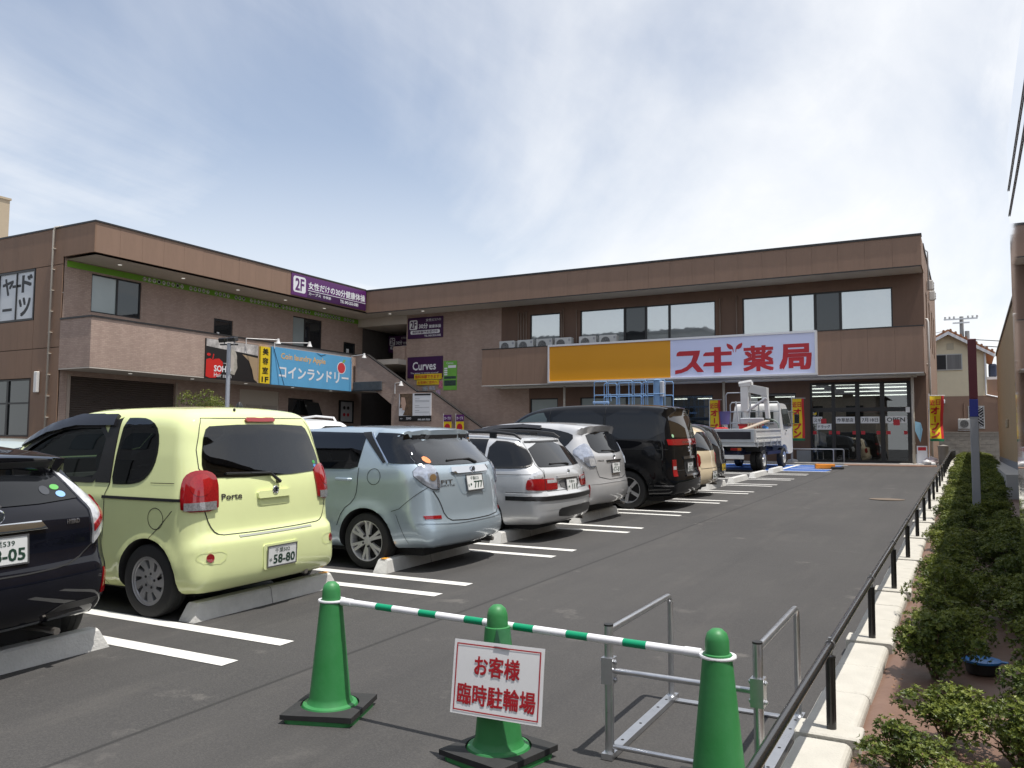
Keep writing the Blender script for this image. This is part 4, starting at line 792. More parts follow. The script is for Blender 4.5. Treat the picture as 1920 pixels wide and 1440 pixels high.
# lamps on arms over the signs
LW_ = mat('lamp_white', (0.62, 0.61, 0.60), 0.4)
def arm_lamp(label, base, tip, axis):
    o = thing('sign_lamp', label, 'lamp', base); b = Vector((0, 0, 0)); t = Vector(tip)-Vector(base); q = MB(); q.tube([b, b+Vector((0, 0, max(0.2, t.z))), t+Vector((0, 0, 0.0))], 0.022, 8); q.build('arm', LW_, o, 'auto')
    q = MB(); q.lathe([(0.045, 0.06), (0.05, 0.0), (0.085, -0.10), (0.115, -0.16), (0.10, -0.16), (0.0, -0.10)], 16, o=tuple(t)); q.build('lamp_head', LW_, o, 'auto')
arm_lamp('white spot lamp on a long arm above the sky-blue sign', (-26.0, 26.2, 5.5), (-24.75, 27.0, 5.75), 0)
arm_lamp('white spot lamp on an arm at the far end of the sky-blue sign', (-26.0, 31.3, 5.4), (-25.0, 31.0, 5.65), 0)
arm_lamp('white spot lamp on a bent arm over the salon poster', (-23.6, 31.58, 3.8), (-22.9, 31.1, 4.28), 0)
arm_lamp('thin white lamp arm above the dark salon board', (-26.0, 24.6, 5.5), (-25.2, 25.6, 5.75), 0)
q = MB()
# ================================================================ cars
def chaikin(p, it=2, closed=True):
    p = [tuple(map(float, q)) for q in p]
    for _ in range(it):
        o = []; n = len(p)
        if not closed: o.append(p[0])
        for i in range(n if closed else n-1):
            a, b = p[i], p[(i+1) % n]
            o.append((a[0]*.75+b[0]*.25, a[1]*.75+b[1]*.25)); o.append((a[0]*.25+b[0]*.75, a[1]*.25+b[1]*.75))
        if not closed: o.append(p[-1])
        p = o
    return p
def sd_poly(P, x, z):
    P = np.array(P); n = len(P); d = np.full(x.shape, 1e9); s = np.ones(x.shape)
    j = n-1
    for i in range(n):
        ex, ez = P[j]-P[i]; wx, wz = x-P[i][0], z-P[i][1]
        t = np.clip((wx*ex+wz*ez)/(ex*ex+ez*ez+1e-12), 0, 1)
        bx, bz = wx-ex*t, wz-ez*t; d = np.minimum(d, bx*bx+bz*bz)
        c1 = z >= P[i][1]; c2 = z < P[j][1]; c3 = ex*wz > ez*wx
        fl = (c1 & c2 & c3) | (~c1 & ~c2 & ~c3); s = np.where(fl, -s, s); j = i
    return s*np.sqrt(d)
class Body:
    """solid car body: side silhouette crossed with a width profile, rounded where they meet"""
    def __init__(s, L, Wd, H, sil, wid, wheels, rw, bow=0.16, crown=0.05, rad=None, plan=None, flare=0.012, smooth=2, cell=0.05, bumps=()):
        s.L, s.W, s.H = L, Wd, H; s.sil = chaikin(sil, smooth); s.wz = [p[0] for p in wid]; s.ww = [p[1] for p in wid]
        s.wheels, s.rw, s.bow, s.crown, s.flare, s.bumps = wheels, rw, bow, crown, flare, bumps
        s.rad = rad or (lambda x, z: np.full(x.shape, 0.1)); s.plan = plan or [(-9, 0), (9, 0)]
        s.grid(cell)
    def f(s, x, y, z):
        ay = np.abs(y); k = np.clip((x+s.L/2)/(s.L/2), -1, 1)
        a = sd_poly(s.sil, x+s.bow*y*y*k*np.abs(k), z+s.crown*y*y*np.clip((z-0.8)/0.6, 0, 1))
        hw = np.interp(z, s.wz, s.ww)+np.interp(x, [p[0] for p in s.plan], [p[1] for p in s.plan])
        for wx in s.wheels:
            r = np.hypot(x-wx, z-s.rw); hw = hw+s.flare*np.exp(-((r-s.rw*1.17)/0.055)**2)
        for (fn) in s.bumps: hw = hw+fn(x, z)
        b = ay-hw; rr = s.rad(x, z); u = a+rr; v = b+rr
        return np.hypot(np.maximum(u, 0), np.maximum(v, 0))+np.minimum(np.maximum(u, v), 0)-rr
    def grid(s, c):
        L, Wd, H = s.L, s.W, s.H
        lo = np.array([-L-0.1, -Wd/2-0.1, 0.05]); hi = np.array([0.1, Wd/2+0.1, H+0.1])
        n = [int(L/c), int(Wd/c), int((H-0.1)/c)]
        vid = {}; V = []; F = []
        def vert(i, j, k):
            key = (i, j, k)
            if key not in vid:
                vid[key] = len(V); V.append([lo[q]+(hi[q]-lo[q])*key[q]/n[q] for q in range(3)])
            return vid[key]
        for i in range(n[0]):
            for j in range(n[1]):
                F.append((vert(i,j,0), vert(i,j+1,0), vert(i+1,j+1,0), vert(i+1,j,0)))
                F.append((vert(i,j,n[2]), vert(i+1,j,n[2]), vert(i+1,j+1,n[2]), vert(i,j+1,n[2])))
            for k in range(n[2]):
                F.append((vert(i,0,k), vert(i+1,0,k), vert(i+1,0,k+1), vert(i,0,k+1)))
                F.append((vert(i,n[1],k), vert(i,n[1],k+1), vert(i+1,n[1],k+1), vert(i+1,n[1],k)))
        for j in range(n[1]):
            for k in range(n[2]):
                F.append((vert(0,j,k), vert(0,j,k+1), vert(0,j+1,k+1), vert(0,j+1,k)))
                F.append((vert(n[0],j,k), vert(n[0],j+1,k), vert(n[0],j+1,k+1), vert(n[0],j,k+1)))
        B = np.array(V)
        clo = np.array([-L+0.75, -Wd/2+0.5, 0.45]); chi = np.array([-0.75, Wd/2-0.5, 0.75])
        O = np.clip(B, clo, chi); t0 = np.zeros(len(B)); t1 = np.ones(len(B))*1.15
        for _ in range(20):
            tm = (t0+t1)/2; P = O+(B-O)*tm[:, None]; ins = s.f(P[:, 0], P[:, 1], P[:, 2]) < 0
            t0 = np.where(ins, tm, t0); t1 = np.where(ins, t1, tm)
        P = O+(B-O)*((t0+t1)/2)[:, None]
        s.v = [tuple(p) for p in P]; s.faces = F
        s.bvh = BVHTree.FromPolygons([Vector(p) for p in s.v], F)
    # --- projection of flat outlines on the skin. ang 0 = seen from the rear, 90 = seen from the left side (-Y)
    def hit(s, u, z, ang):
        a = R(ang) if ang != 'top' else 0.0; d = Vector((-math.cos(a), math.sin(a), 0)); ua = Vector((math.sin(a), math.cos(a), 0))
        base = Vector((0, -s.W/2, 0)) if ang == 45 else Vector((0, 0, 0))
        p = base+ua*u-d*4; p.z = z
        if ang == 90: p = Vector((u, -4, z)); d = Vector((0, 1, 0))
        if ang == -90: p = Vector((u, 4, z)); d = Vector((0, -1, 0))
        if ang == 180: p = Vector((-s.L-4, u, z)); d = Vector((1, 0, 0))
        if ang == 'top': p = Vector((u, z, 4)); d = Vector((0, 0, -1))
        h = s.bvh.ray_cast(p, d)
        if h[0] is None:
            h = s.bvh.find_nearest(p+d*(4-(s.W/2 if ang in (90, -90) else 0)))
        return h[0], h[1], -d
    def patch(s, mb, pts, ang, off=0.004, th=0.012, cell=0.06, mi=0, bulge=0.0):
        cell = min(cell, 0.04)
        if off >= 0: off += 0.003; th += 0.004
        P = [Vector(p) for p in pts]; n = len(P)
        # refine the outline
        Q = []
        for i in range(n):
            a, b = P[i], P[(i+1) % n]; k = max(1, int((b-a).length/cell))
            for q in range(k): Q.append(a+(b-a)*(q/k))
        m = len(Q); xs = [p.x for p in Q]; zs = [p.y for p in Q]; inner = []
        x = min(xs)+cell*.5
        while x < max(xs):
            z = min(zs)+cell*.5
            while z < max(zs):
                if min((Vector((x, z))-q).length for q in Q) > cell*0.55: inner.append(Vector((x, z)))
                z += cell
            x += cell
        vs, es, fs, ov, oe, of = delaunay_2d_cdt(Q+inner, [(i, (i+1) % m) for i in range(m)], [], 1, 1e-5)
        top = []; nrm = []
        for p in vs:
            h, nn, d = s.hit(p.x, p.y, ang); e = 0
            if bulge:
                dd = min((p-q).length for q in Q); e = bulge*min(1, dd/0.05)**0.5
            top.append(h+nn*(off+e)); nrm.append(nn)
        bnd = {}
        for f in fs:
            for i in range(len(f)):
                a, b = f[i], f[(i+1) % len(f)]; bnd[(a, b)] = 1
        k = len(top); V = [tuple(p) for p in top]; F = []
        ref = (top[fs[0][1]]-top[fs[0][0]]).cross(top[fs[0][2]]-top[fs[0][0]]).dot(nrm[fs[0][0]]) > 0
        for f in fs: F.append(tuple(f) if ref else tuple(reversed(f)))
        low = [tuple(top[i]-nrm[i]*th) for i in range(k)]
        for (a, b) in list(bnd):
            if (b, a) not in bnd: F.append((b, a, a+k, b+k) if ref else (a, b, b+k, a+k))
        mb.add(V+low, F, mi); return mb
    def line(s, mb, pts, ang, w=0.008, off=0.0015, closed=False, mi=0, cell=0.04):
        off += 0.0015
        P = [Vector(p) for p in pts]; Q = []
        n = len(P)
        for i in range(n if closed else n-1):
            a, b = P[i], P[(i+1) % n]; k = max(1, int((b-a).length/cell))
            for q in range(k): Q.append(a+(b-a)*(q/k))
        if not closed: Q.append(P[-1])
        H = [s.hit(q.x, q.y, ang) for q in Q]; m = len(H); V = []
        for i, (h, nn, d) in enumerate(H):
            a = H[i-1][0] if (i or closed) else h; b = H[(i+1) % m][0] if (i < m-1 or closed) else h
            t = (b-a); t = t.normalized() if t.length else Vector((0, 0, 1)); sd = t.cross(nn).normalized()*w/2
            V += [h+nn*off-sd, h+nn*off+sd]
        F = [(2*i, 2*i+1, 2*((i+1) % m)+1, 2*((i+1) % m)) for i in range(m if closed else m-1)]
        return mb.add(V, F, mi)
def wheel_meshes(r, w, rim_r, spokes, style, mrim, steel=None):
    """meshes with the wheel axis along Y, outer face towards -Y"""
    ty = MB()
    h = w/2
    ty.lathe([(rim_r*0.99, h*0.9), (rim_r*1.03, h*0.98), (r*0.9, h), (r*0.965, h*0.92), (r, h*0.72), (r, h*0.3), (r*0.992, h*0.28), (r*0.992, h*0.22), (r, h*0.2), (r, -h*0.2), (r*0.992, -h*0.22), (r*0.992, -h*0.28), (r, -h*0.3), (r, -h*0.72), (r*0.965, -h*0.92), (r*0.9, -h), (rim_r*1.03, -h*0.98), (rim_r*0.99, -h*0.9)], 40, axis='Y', cap=False)
    tyre = ty.mesh('tyre', mat('tyre_rubber', (0.018, 0.018, 0.018), 0.75, var=0.25, vscale=20), 'auto')
    rm = MB()
    rm.lathe([(rim_r*1.02, -h*0.86), (rim_r*1.02, -h*0.93), (rim_r*0.97, -h*0.93), (rim_r*0.93, -h*0.75), (rim_r*0.9, h*0.6)], 36, axis='Y', mi=0, cap=False)
    rm.lathe([(rim_r*0.9, h*0.1), (0.02, h*0.1)], 24, axis='Y', mi=1, cap=False)           # dark inside
    rm.lathe([(0.0, -h*0.72), (rim_r*0.16, -h*0.72), (rim_r*0.2, -h*0.62), (rim_r*0.22, -h*0.3)], 20, axis='Y', mi=0, cap=False)
    for i in range(spokes):
        a = 2*math.pi*i/spokes+0.2
        def spoke(a, w0, w1, sk):
            r0, r1 = rim_r*0.16, rim_r*0.95
            ys0, ys1 = -h*0.68, -h*0.84
            pts = []
            for (rr, ww, yy, sh) in ((r0, w0, ys0, 0), ((r0+r1)/2, (w0+w1)/2, ys0*0.45+ys1*0.55, sk*0.5), (r1, w1, ys1, sk)):
                for sg in (-1, 1):
                    t = a+sh; cx, cz = math.cos(t), math.sin(t)
                    pts.append((cx*rr-cz*sg*ww/2, yy, cz*rr+cx*sg*ww/2))
            back = [(p[0], p[1]+0.03, p[2]) for p in pts]
            fs = [(0,1,3,2), (2,3,5,4)]; fs += [(0,2,8,6), (2,4,10,8), (3,1,7,9), (5,3,9,11)]
            rm.add(pts+back, [tuple(reversed(f)) for f in fs], 0)
        if style == 'cover': spoke(a, rim_r*0.1, rim_r*0.42, 0.28)
        elif style == 'double':
            for q in (-0.11, 0.11): spoke(a+q*0.9, rim_r*0.13, rim_r*0.16, q*0.5)
        else: spoke(a, rim_r*0.2, rim_r*0.26, 0.0)
    if style == 'cover':
        rm.lathe([(rim_r*0.98, -h*0.88), (rim_r*0.86, -h*0.86), (rim_r*0.84, -h*0.78)], 36, axis='Y', mi=0, cap=False)
        rm.lathe([(rim_r*0.5, -h*0.74), (rim_r*0.2, -h*0.7)], 24, axis='Y', mi=0, cap=False)
    for i in range(5):
        a = 2*math.pi*i/5; rm.lathe([(0, -h*0.75), (0.011, -h*0.75), (0.013, -h*0.6)], 8, o=(math.cos(a)*rim_r*0.29, 0, math.sin(a)*rim_r*0.29), axis='Y', mi=1)
    rim = rm.mesh('rim', [mrim, mat('wheel_dark', (0.02, 0.02, 0.022), 0.6)], 'auto')
    return tyre, rim
def add_wheels(root, xs, yo, r, meshes):
    for x in xs:
        for sg in (-1, 1):
            t = link('tyre', meshes[0], None); w = bpy.data.objects.new('wheel', meshes[0])
            bpy.data.objects.remove(t)
            COL.objects.link(w); w.parent = root; w.location = (x, sg*yo, r); w.rotation_euler = (0, random.uniform(0, 6), 0 if sg < 0 else math.pi)
            rm = link('rim', meshes[1], w)
def shrink(pts, d):
    cx = sum(p[0] for p in pts)/len(pts); cz = sum(p[1] for p in pts)/len(pts); o = []
    for (x, z) in pts:
        l = math.hypot(x-cx, z-cz); k = max(0.0, 1-d/max(l, 1e-6)); o.append((cx+(x-cx)*k, cz+(z-cz)*k))
    return o
def mirror(pts): return [(-p[0], p[1]) for p in reversed(pts)]
def finish_body(root, B, paintm, cut_r, wheels, rw, cabin=None, windows=(), name='body'):
    """carve the wheel wells (and for see-through cabins the hollow and window openings) into the solid"""
    dark = mat('underbody', (0.015, 0.015, 0.016), 0.8)
    mb = MB(); mb.add(B.v, B.faces, 0); body = mb.build(name, [paintm, dark], root)
    cut = MB()
    for wx in wheels:
        for sg in (-1, 1):
            y0, y1 = sorted((sg*(B.W/2-0.30), sg*(B.W/2+0.2)))
            n = 28; pr = [(wx+cut_r*math.cos(math.pi*i/n), rw+cut_r*math.sin(math.pi*i/n)) for i in range(n+1)]+[(wx-cut_r, -0.3), (wx+cut_r, -0.3)]
            cut.prism(pr, lambda u, v: (u, y1, v), lambda u, v: (u, y0, v), 1)
    ops = [cut]
    if cabin:
        c = MB(); c.prism(cabin[0], lambda u, v: (u, cabin[1], v), lambda u, v: (u, -cabin[1], v), 1); ops.append(c)
    for wdw in windows:
        pts, y0, y1 = wdw[:3]; c = MB(); a = sum(pts[i][0]*pts[(i+1) % len(pts)][1]-pts[(i+1) % len(pts)][0]*pts[i][1] for i in range(len(pts)))
        q = pts if a > 0 else list(reversed(pts))
        if len(wdw) > 3: c.prism(q, lambda u, v: (y0, u, v), lambda u, v: (y1, u, v), 1)
        else: c.prism(q, lambda u, v: (u, y1, v), lambda u, v: (u, y0, v), 1)
        ops.append(c)
    tmp = []
    for c in ops:
        me = c.mesh('cut', [paintm, dark]); bmx = bmesh.new(); bmx.from_mesh(me)
        bmesh.ops.remove_doubles(bmx, verts=bmx.verts, dist=1e-5); bmesh.ops.recalc_face_normals(bmx, faces=bmx.faces); bmx.to_mesh(me); bmx.free()
        ob = link('cut', me, root); tmp.append(ob)
        md = body.modifiers.new('b', 'BOOLEAN'); md.operation = 'DIFFERENCE'; md.object = ob; md.solver = 'EXACT'
    dg = bpy.context.evaluated_depsgraph_get(); me = bpy.data.meshes.new_from_object(body.evaluated_get(dg))
    body.modifiers.clear(); old = body.data; body.data = me; bpy.data.meshes.remove(old); me.name = name
    for ob in tmp: d = ob.data; bpy.data.objects.remove(ob); bpy.data.meshes.remove(d)
    smooth_angle(me, 0.7)
    return body
def plate(root, pos, txt_top, kana, num, tilt=0.0, yellow=False):
    """number plate facing +X"""
    e = MB(); e.box(-0.006, 0.0, -0.165, 0.165, -0.0825, 0.0825, 0.003)
    p = e.build('number_plate', mat('plate_yellow', (0.75, 0.5, 0.02), 0.35) if yellow else mat('plate_white', (0.72, 0.73, 0.72), 0.35, var=0.04), root)
    p.location = pos; p.rotation_euler = (0, tilt, 0)
    fn = face_x(0.0015)
    for it in ((txt_top, -0.09, 0.025, 0.085, 0.065, 0.012), (kana, -0.15, -0.045, -0.12, -0.012, 0.012), (num, -0.105, -0.065, 0.15, 0.012, 0.03)):
        m = MB(); put_text(m, it[0], fn, *it[1:5], 0, it[5]); m.build('plate_characters', mat('plate_ink', (0.015, 0.05, 0.03), 0.5), p)
    fr = MB()
    for (a, b, c, d) in ((-0.172, 0.172, 0.0825, 0.09), (-0.172, 0.172, -0.09, -0.0825), (-0.172, -0.165, -0.0825, 0.0825), (0.165, 0.172, -0.0825, 0.0825)): fr.box(-0.008, 0.004, a, b, c, d)
    fr.build('plate_frame', mat('plate_frame', (0.25, 0.25, 0.26), 0.35, 0.8), p)
    return p
def car(name, label, B, loc, rz=0.0):
    o = thing(name, label, 'car', loc, rz, rx=math.atan(SLOPE)); return o
GLASS_D = lambda: mat('privacy_glass', (0.008, 0.009, 0.011), 0.02, spec=0.5)
GLASS_T = lambda: glassmat('car_glass', (0.62, 0.70, 0.66), 1.45)
TINT = lambda: glassmat('privacy_tint', (0.10, 0.105, 0.11), 1.5)
SEAM = lambda: mat('panel_gap', (0.012, 0.012, 0.012), 0.7)
TRIM = lambda: mat('black_trim', (0.014, 0.014, 0.015), 0.4, var=0.2)
RED = lambda: mat('lamp_red', (0.26, 0.004, 0.007), 0.10, coat=1.0, var=0.25, vscale=60)
CLEAR = lambda: mat('lamp_clear', (0.62, 0.63, 0.65), 0.10, 0.35, coat=1.0, var=0.3, vscale=30)
CHROME = lambda: mat('chrome', (0.75, 0.76, 0.78), 0.08, 1.0)
ALLOY = lambda: mat('alloy', (0.62, 0.62, 0.62), 0.35, 0.55, var=0.06)
def seats(root, xs, wz, half):
    m = MB()
    for x in xs:
        for sg in (-1, 1):
            y = sg*half
            m.box(x-0.10, x+0.02, y-0.24, y+0.24, 0.5, wz-0.05, 0.05); m.box(x-0.06, x+0.02, y-0.12, y+0.12, wz-0.02, wz+0.15, 0.04); m.box(x-0.5, x, y-0.24, y+0.24, 0.45, 0.6, 0.05)
            m.box(x-0.035, x-0.02, y-0.06, y-0.045, wz-0.06, wz); m.box(x-0.035, x-0.02, y+0.045, y+0.06, wz-0.06, wz)
    m.build('seats', mat('seat_fabric', (0.05, 0.05, 0.055), 0.9, var=0.2), root, 'auto')

# small builders shared by the cars
def seam(o, B, pts, ang, w=0.008, closed=False, m=None, name='panel_gap', off=0.0015):
    mb = MB(); B.line(mb, pts, ang, w, off, closed); return mb.build(name, m or SEAM(), o)
def part(o, B, name, pts, ang, m, off=0.003, th=0.012, cell=0.06, bulge=0.0, both=False, flip=False):
    mb = MB(); B.patch(mb, pts, ang, off, th, cell, bulge=bulge)
    if flip: mb.v = [(p[0], -p[1], p[2]) for p in mb.v]; mb.f = [tuple(reversed(f)) for f in mb.f]
    r = mb.build(name, m, o, 'auto')
    if both:
        m2 = MB(); m2.v = [(p[0], -p[1], p[2]) for p in mb.v]; m2.f = [tuple(reversed(f)) for f in mb.f]; m2.m = list(mb.m)
        return r, m2.build(name, m, o, 'auto')
    return r
def sphere_badge(o, B, y, z, r, kind=0, out=0.01):
    e = B.hit(y, z, 0)[0]; m = MB(); m.lathe([(r*0.94, -0.01), (r, 0.0), (r*0.86, 0.006), (r*0.8, 0.0)], 20, axis='X')
    if kind == 0:
        m.lathe([(r*0.4, 0.006), (r*0.42, 0.0)], 12, axis='X'); m.box(0.0, 0.006, -r*0.9, r*0.9, r*0.2, r*0.42); m.box(0.0, 0.006, -r*0.12, r*0.12, -r*0.8, r*0.8)
    elif kind == 1:
        for sg in (-1, 1): m.box(0.0, 0.006, sg*r*0.45-r*0.12, sg*r*0.45+r*0.12, -r*0.7, r*0.7)
        m.box(0.0, 0.006, -r*0.5, r*0.5, -r*0.15, r*0.12)
    else:
        m.lathe([(0.0, 0.004), (r*0.55, 0.004), (r*0.6, 0.0)], 16, axis='X')
    q = m.build('emblem', CHROME(), o, 'auto'); q.location = e+Vector((out, 0, 0)); return q
def badge(o, B, body, y0, z0, y1, z1, bold=0.02, off=0.005):
    m = MB(); put_text(m, body, lambda u, v, w: tuple(B.hit(u, v, 0)[0]+Vector((off, 0, 0))), y0, z0, y1, z1, 0, bold)
    return m.build('badge_lettering', mat('badge', (0.3, 0.3, 0.32), 0.2, 0.9), o)
def wiper(o, B, p, q, r, out=0.03):
    p0, p1, p2 = (B.hit(*c, 0)[0] for c in (p, q, r)); X = Vector((1, 0, 0)); m = MB()
    m.tube([p0-X*0.01, p0+X*out, p1+X*out, p1.lerp(p2, .45)+X*out*.8], [0.02, 0.019, 0.013, 0.008], 8); a = m.build('wiper_arm', TRIM(), o, 'auto')
    m = MB(); m.tube([p1.lerp(p2, -0.05)+X*0.016, p2+X*0.016], 0.011, 6); m.build('wiper_blade', TRIM(), a); return a
def mirrors(o, x, y, z, m):
    for sg in (-1, 1):
        b = MB(); b.box(x-0.07, x+0.09, sg*y-0.10, sg*y+0.10, z-0.08, z+0.09, 0.04); b.build('door_mirror', m, o, 'auto')
def handle(o, B, x0, x1, z, m):
    for a in (90, -90):
        p0, p1 = B.hit(x0, z, a)[0], B.hit(x1, z, a)[0]; d = Vector((0, -1 if a == 90 else 1, 0)); b = MB()
        b.tube([p0-d*0.01, p0+d*0.03+(p1-p0)*.12, p1+d*0.03-(p1-p0)*.12, p1-d*0.01], [0.014, 0.017, 0.017, 0.014], 8); b.build('door_handle', m, o, 'auto')
def front_end(o, B, z0, z1, w0, w1, zl, gm=None):
    part(o, B, 'windscreen', chaikin([(-w1, z1), (w1, z1), (w0, z0), (-w0, z0)], 1), 180, gm or GLASS_D(), 0.004, 0.006)
    h = B.W/2
    for sg in (-1, 1): part(o, B, 'head_lamp', [(sg*(h-0.42), zl), (sg*(h-0.12), zl+0.02), (sg*(h-0.1), zl+0.14), (sg*(h-0.38), zl+0.10)][::sg], 180, CLEAR(), 0.006, 0.02)
    part(o, B, 'grille', [(-0.35, zl-0.15), (0.35, zl-0.15), (0.4, zl-0.02), (-0.4, zl-0.02)], 180, TRIM(), 0.004)
def under(o, L, hw):
    m = MB(); m.box(-L+0.6, -0.35, -hw, hw, 0.15, 0.24); m.build('underside', mat('underbody', (0.015, 0.015, 0.016), 0.8), o)
    m = MB(); m.tube([(-0.6, 0.3, 0.25), (-0.2, 0.38, 0.24), (-0.06, 0.38, 0.235)], 0.024, 8); m.build('exhaust_pipe', mat('exhaust', (0.3, 0.28, 0.26), 0.4, 0.9), o, 'auto')
def rad_fn(zs, rs, x0=-0.9, other=0.12): return lambda x, z: np.where(x > x0, np.interp(z, zs, rs), other)

def car_green(loc, rz):
    L, Wd, H = 3.995, 1.69, 1.72
    sil = [(-0.12,0.20),(-0.03,0.25),(0.0,0.34),(0.0,0.56),(-0.012,0.62),(-0.015,0.645),(-0.065,0.655),(-0.075,0.74),(-0.085,0.90),(-0.105,1.06),(-0.155,1.22),(-0.215,1.42),(-0.25,1.55),(-0.30,1.645),(-0.42,1.695),(-0.7,1.715),(-1.25,1.72),(-1.75,1.695),(-2.1,1.625),(-2.45,1.48),(-2.9,1.19),(-3.15,1.05),(-3.5,0.95),(-3.8,0.84),(-3.95,0.66),(-3.995,0.45),(-3.96,0.24),(-3.8,0.19),(-2.0,0.18)]
    wid = [(0.1,0.785),(0.2,0.80),(0.30,0.825),(0.45,0.842),(0.62,0.84),(0.8,0.842),(0.95,0.847),(1.0,0.837),(1.08,0.825),(1.3,0.79),(1.5,0.748),(1.64,0.71),(1.78,0.66)]
    rad = rad_fn([0.15, 0.3, 0.5, 0.8, 1.1, 1.5, 1.6, 1.7], [0.05, 0.12, 0.19, 0.19, 0.16, 0.12, 0.12, 0.13], -0.9, 0.12)
    rw = 0.295
    B = Body(L, Wd, H, sil, wid, (-0.635, -3.235), rw, bow=0.12, crown=0.07, rad=rad, plan=[(-9, -0.2), (-3.99, -0.1), (-3.4, -0.01), (-2.6, 0), (-0.3, 0), (-0.05, -0.01), (9, -0.1)], flare=0.016, cell=0.04)
    o = car('parked_car', 'boxy pale yellow-green minivan with dark rear window and red tail lamps', B, loc, rz)
    P = paint('paint_yellowgreen', (0.73, 0.79, 0.40), 0.0, 0.35)
    fo = chaikin([(-1.23,1.55),(-1.78,1.55),(-2.1,1.475),(-2.36,1.355),(-2.55,1.22),(-2.57,1.11),(-1.62,1.085),(-1.27,1.085)], 1)
    rwn = chaikin([(-1.075,1.61),(-0.95,1.612),(-0.80,1.605),(-0.665,1.55),(-0.60,1.44),(-0.585,1.28),(-0.64,1.16),(-0.73,1.09),(-0.85,1.065),(-1.0,1.06),(-1.11,1.06),(-1.10,1.3)], 1)
    gw = chaikin([(-0.60,1.50),(-0.52,1.55),(0.52,1.55),(0.60,1.50),(0.675,1.25),(0.665,1.16),(0.57,1.11),(-0.57,1.11),(-0.665,1.16),(-0.675,1.25)], 1)
    finish_body(o, B, P, 0.345, B.wheels, rw, cabin=([(-2.5,0.95),(-0.45,0.95),(-0.5,1.5),(-0.7,1.6),(-1.7,1.58),(-2.1,1.48),(-2.45,1.3)], 0.67), windows=[(fo, -1.1, -0.45), (fo, 0.45, 1.1), (shrink(rwn, 0.03), -1.1, -0.45), (shrink(rwn, 0.03), 0.45, 1.1), (shrink(gw, 0.035), -0.7, 0.2, 'x'), (chaikin([(-0.56,1.54),(0.56,1.54),(0.66,1.23),(-0.66,1.23)], 1), -3.4, -1.95, 'x')])
    part(o, B, 'rear_side_window', rwn, 90, TINT(), 0.002, 0.004, both=True)
    for a in (90, -90):
        part(o, B, 'front_side_window', fo, a, GLASS_T(), -0.012, 0.004)
        seam(o, B, fo, a, 0.045, True, TRIM(), 'window_frame', 0.004)
        seam(o, B, [(-1.13,1.62),(-1.125,1.07),(-1.17,0.98),(-1.20,0.6),(-1.20,0.22)], a)
        seam(o, B, [(-0.60,0.64),(-0.34,0.87)], a, 0.006)
        seam(o, B, [(-2.72,1.06),(-2.76,0.8),(-2.7,0.5),(-2.6,0.25)], a)
        seam(o, B, ell(-0.535, 0.80, 0.09, 0.085, 24), a, 0.006, True, name='fuel_flap_gap')
        seam(o, B, [(-0.34,1.085),(-0.62,1.082)], a, 0.005)
    part(o, B, 'pillar_trim', [(-1.13,1.61),(-1.25,1.58),(-1.32,1.07),(-1.13,1.07)], 90, TRIM(), 0.0035, both=True)
    part(o, B, 'rain_visor', [(-1.18,1.63),(-1.7,1.63),(-2.1,1.55),(-2.42,1.41),(-2.44,1.355),(-2.1,1.48),(-1.7,1.545),(-1.18,1.545)], 90, mat('smoked_visor', (0.02, 0.02, 0.024), 0.08), 0.03, 0.028)
    part(o, B, 'quarter_window', [(-2.50,1.36),(-2.68,1.26),(-2.82,1.13),(-2.66,1.12)], 90, GLASS_D(), 0.004, both=True)
    part(o, B, 'rear_window', gw, 0, TINT(), 0.002, 0.004)
    part(o, B, 'brake_lamp', [(-0.155,1.60),(0.155,1.60),(0.17,1.585),(0.155,1.568),(-0.155,1.568),(-0.17,1.585)], 0, RED(), 0.022, 0.03)
    lo_ = chaikin([(-0.165,0.86),(-0.172,0.95),(-0.172,1.06),(-0.15,1.14),(-0.09,1.18),(-0.01,1.185),(0.06,1.155),(0.093,1.09),(0.10,0.97),(0.10,0.86)], 1)
    for fl in (False, True):
        t = part(o, B, 'tail_lamp', lo_, 45, RED(), 0.012, 0.03, 0.035, 0.008, flip=fl)
        part(t, B, 'lamp_lens', ell(-0.03, 1.065, 0.075, 0.085, 24), 45, mat('lamp_red_bright', (0.33, 0.008, 0.01), 0.06, coat=1.0, var=0.3, vscale=70), 0.022, 0.01, 0.03, 0.004, flip=fl)
        part(t, B, 'reverse_lens', [(-0.142,0.872),(-0.142,0.932),(0.08,0.938),(0.08,0.872)], 45, mat('lamp_clear_dim', (0.30, 0.30, 0.31), 0.12, 0.4, coat=1.0, var=0.5, vscale=60), 0.0225, 0.01, 0.03, flip=fl)
    seam(o, B, chaikin([(-0.70,0.87),(-0.665,0.75),(-0.61,0.675),(-0.52,0.658),(0.52,0.658),(0.61,0.675),(0.665,0.75),(0.70,0.87)], 1, False), 0, 0.009)
    seam(o, B, [(-0.64,1.1),(-0.70,1.2),(-0.69,1.35),(-0.63,1.53),(-0.59,1.605),(0.59,1.605),(0.63,1.53),(0.69,1.35),(0.70,1.2),(0.64,1.1)], 0, 0.007)
    part(o, B, 'slide_rail', [(-1.2,0.965),(-0.245,0.965),(-0.245,0.942),(-1.2,0.942)], 90, TRIM(), 0.006)
    part(o, B, 'bumper_step', [(-0.42,0.645),(0.42,0.645),(0.42,0.63),(-0.42,0.63)], 0, mat('silver_trim', (0.4, 0.41, 0.36), 0.3, 0.4), 0.004)
    h = part(o, B, 'hatch_handle', rrect(-0.19, 0.925, 0.19, 0.985, 0.018), 0, P, 0.024, 0.03, 0.04)
    part(h, B, 'handle_recess', rrect(-0.165, 0.865, 0.165, 0.925, 0.02), 0, P, 0.002, 0.006, 0.04)
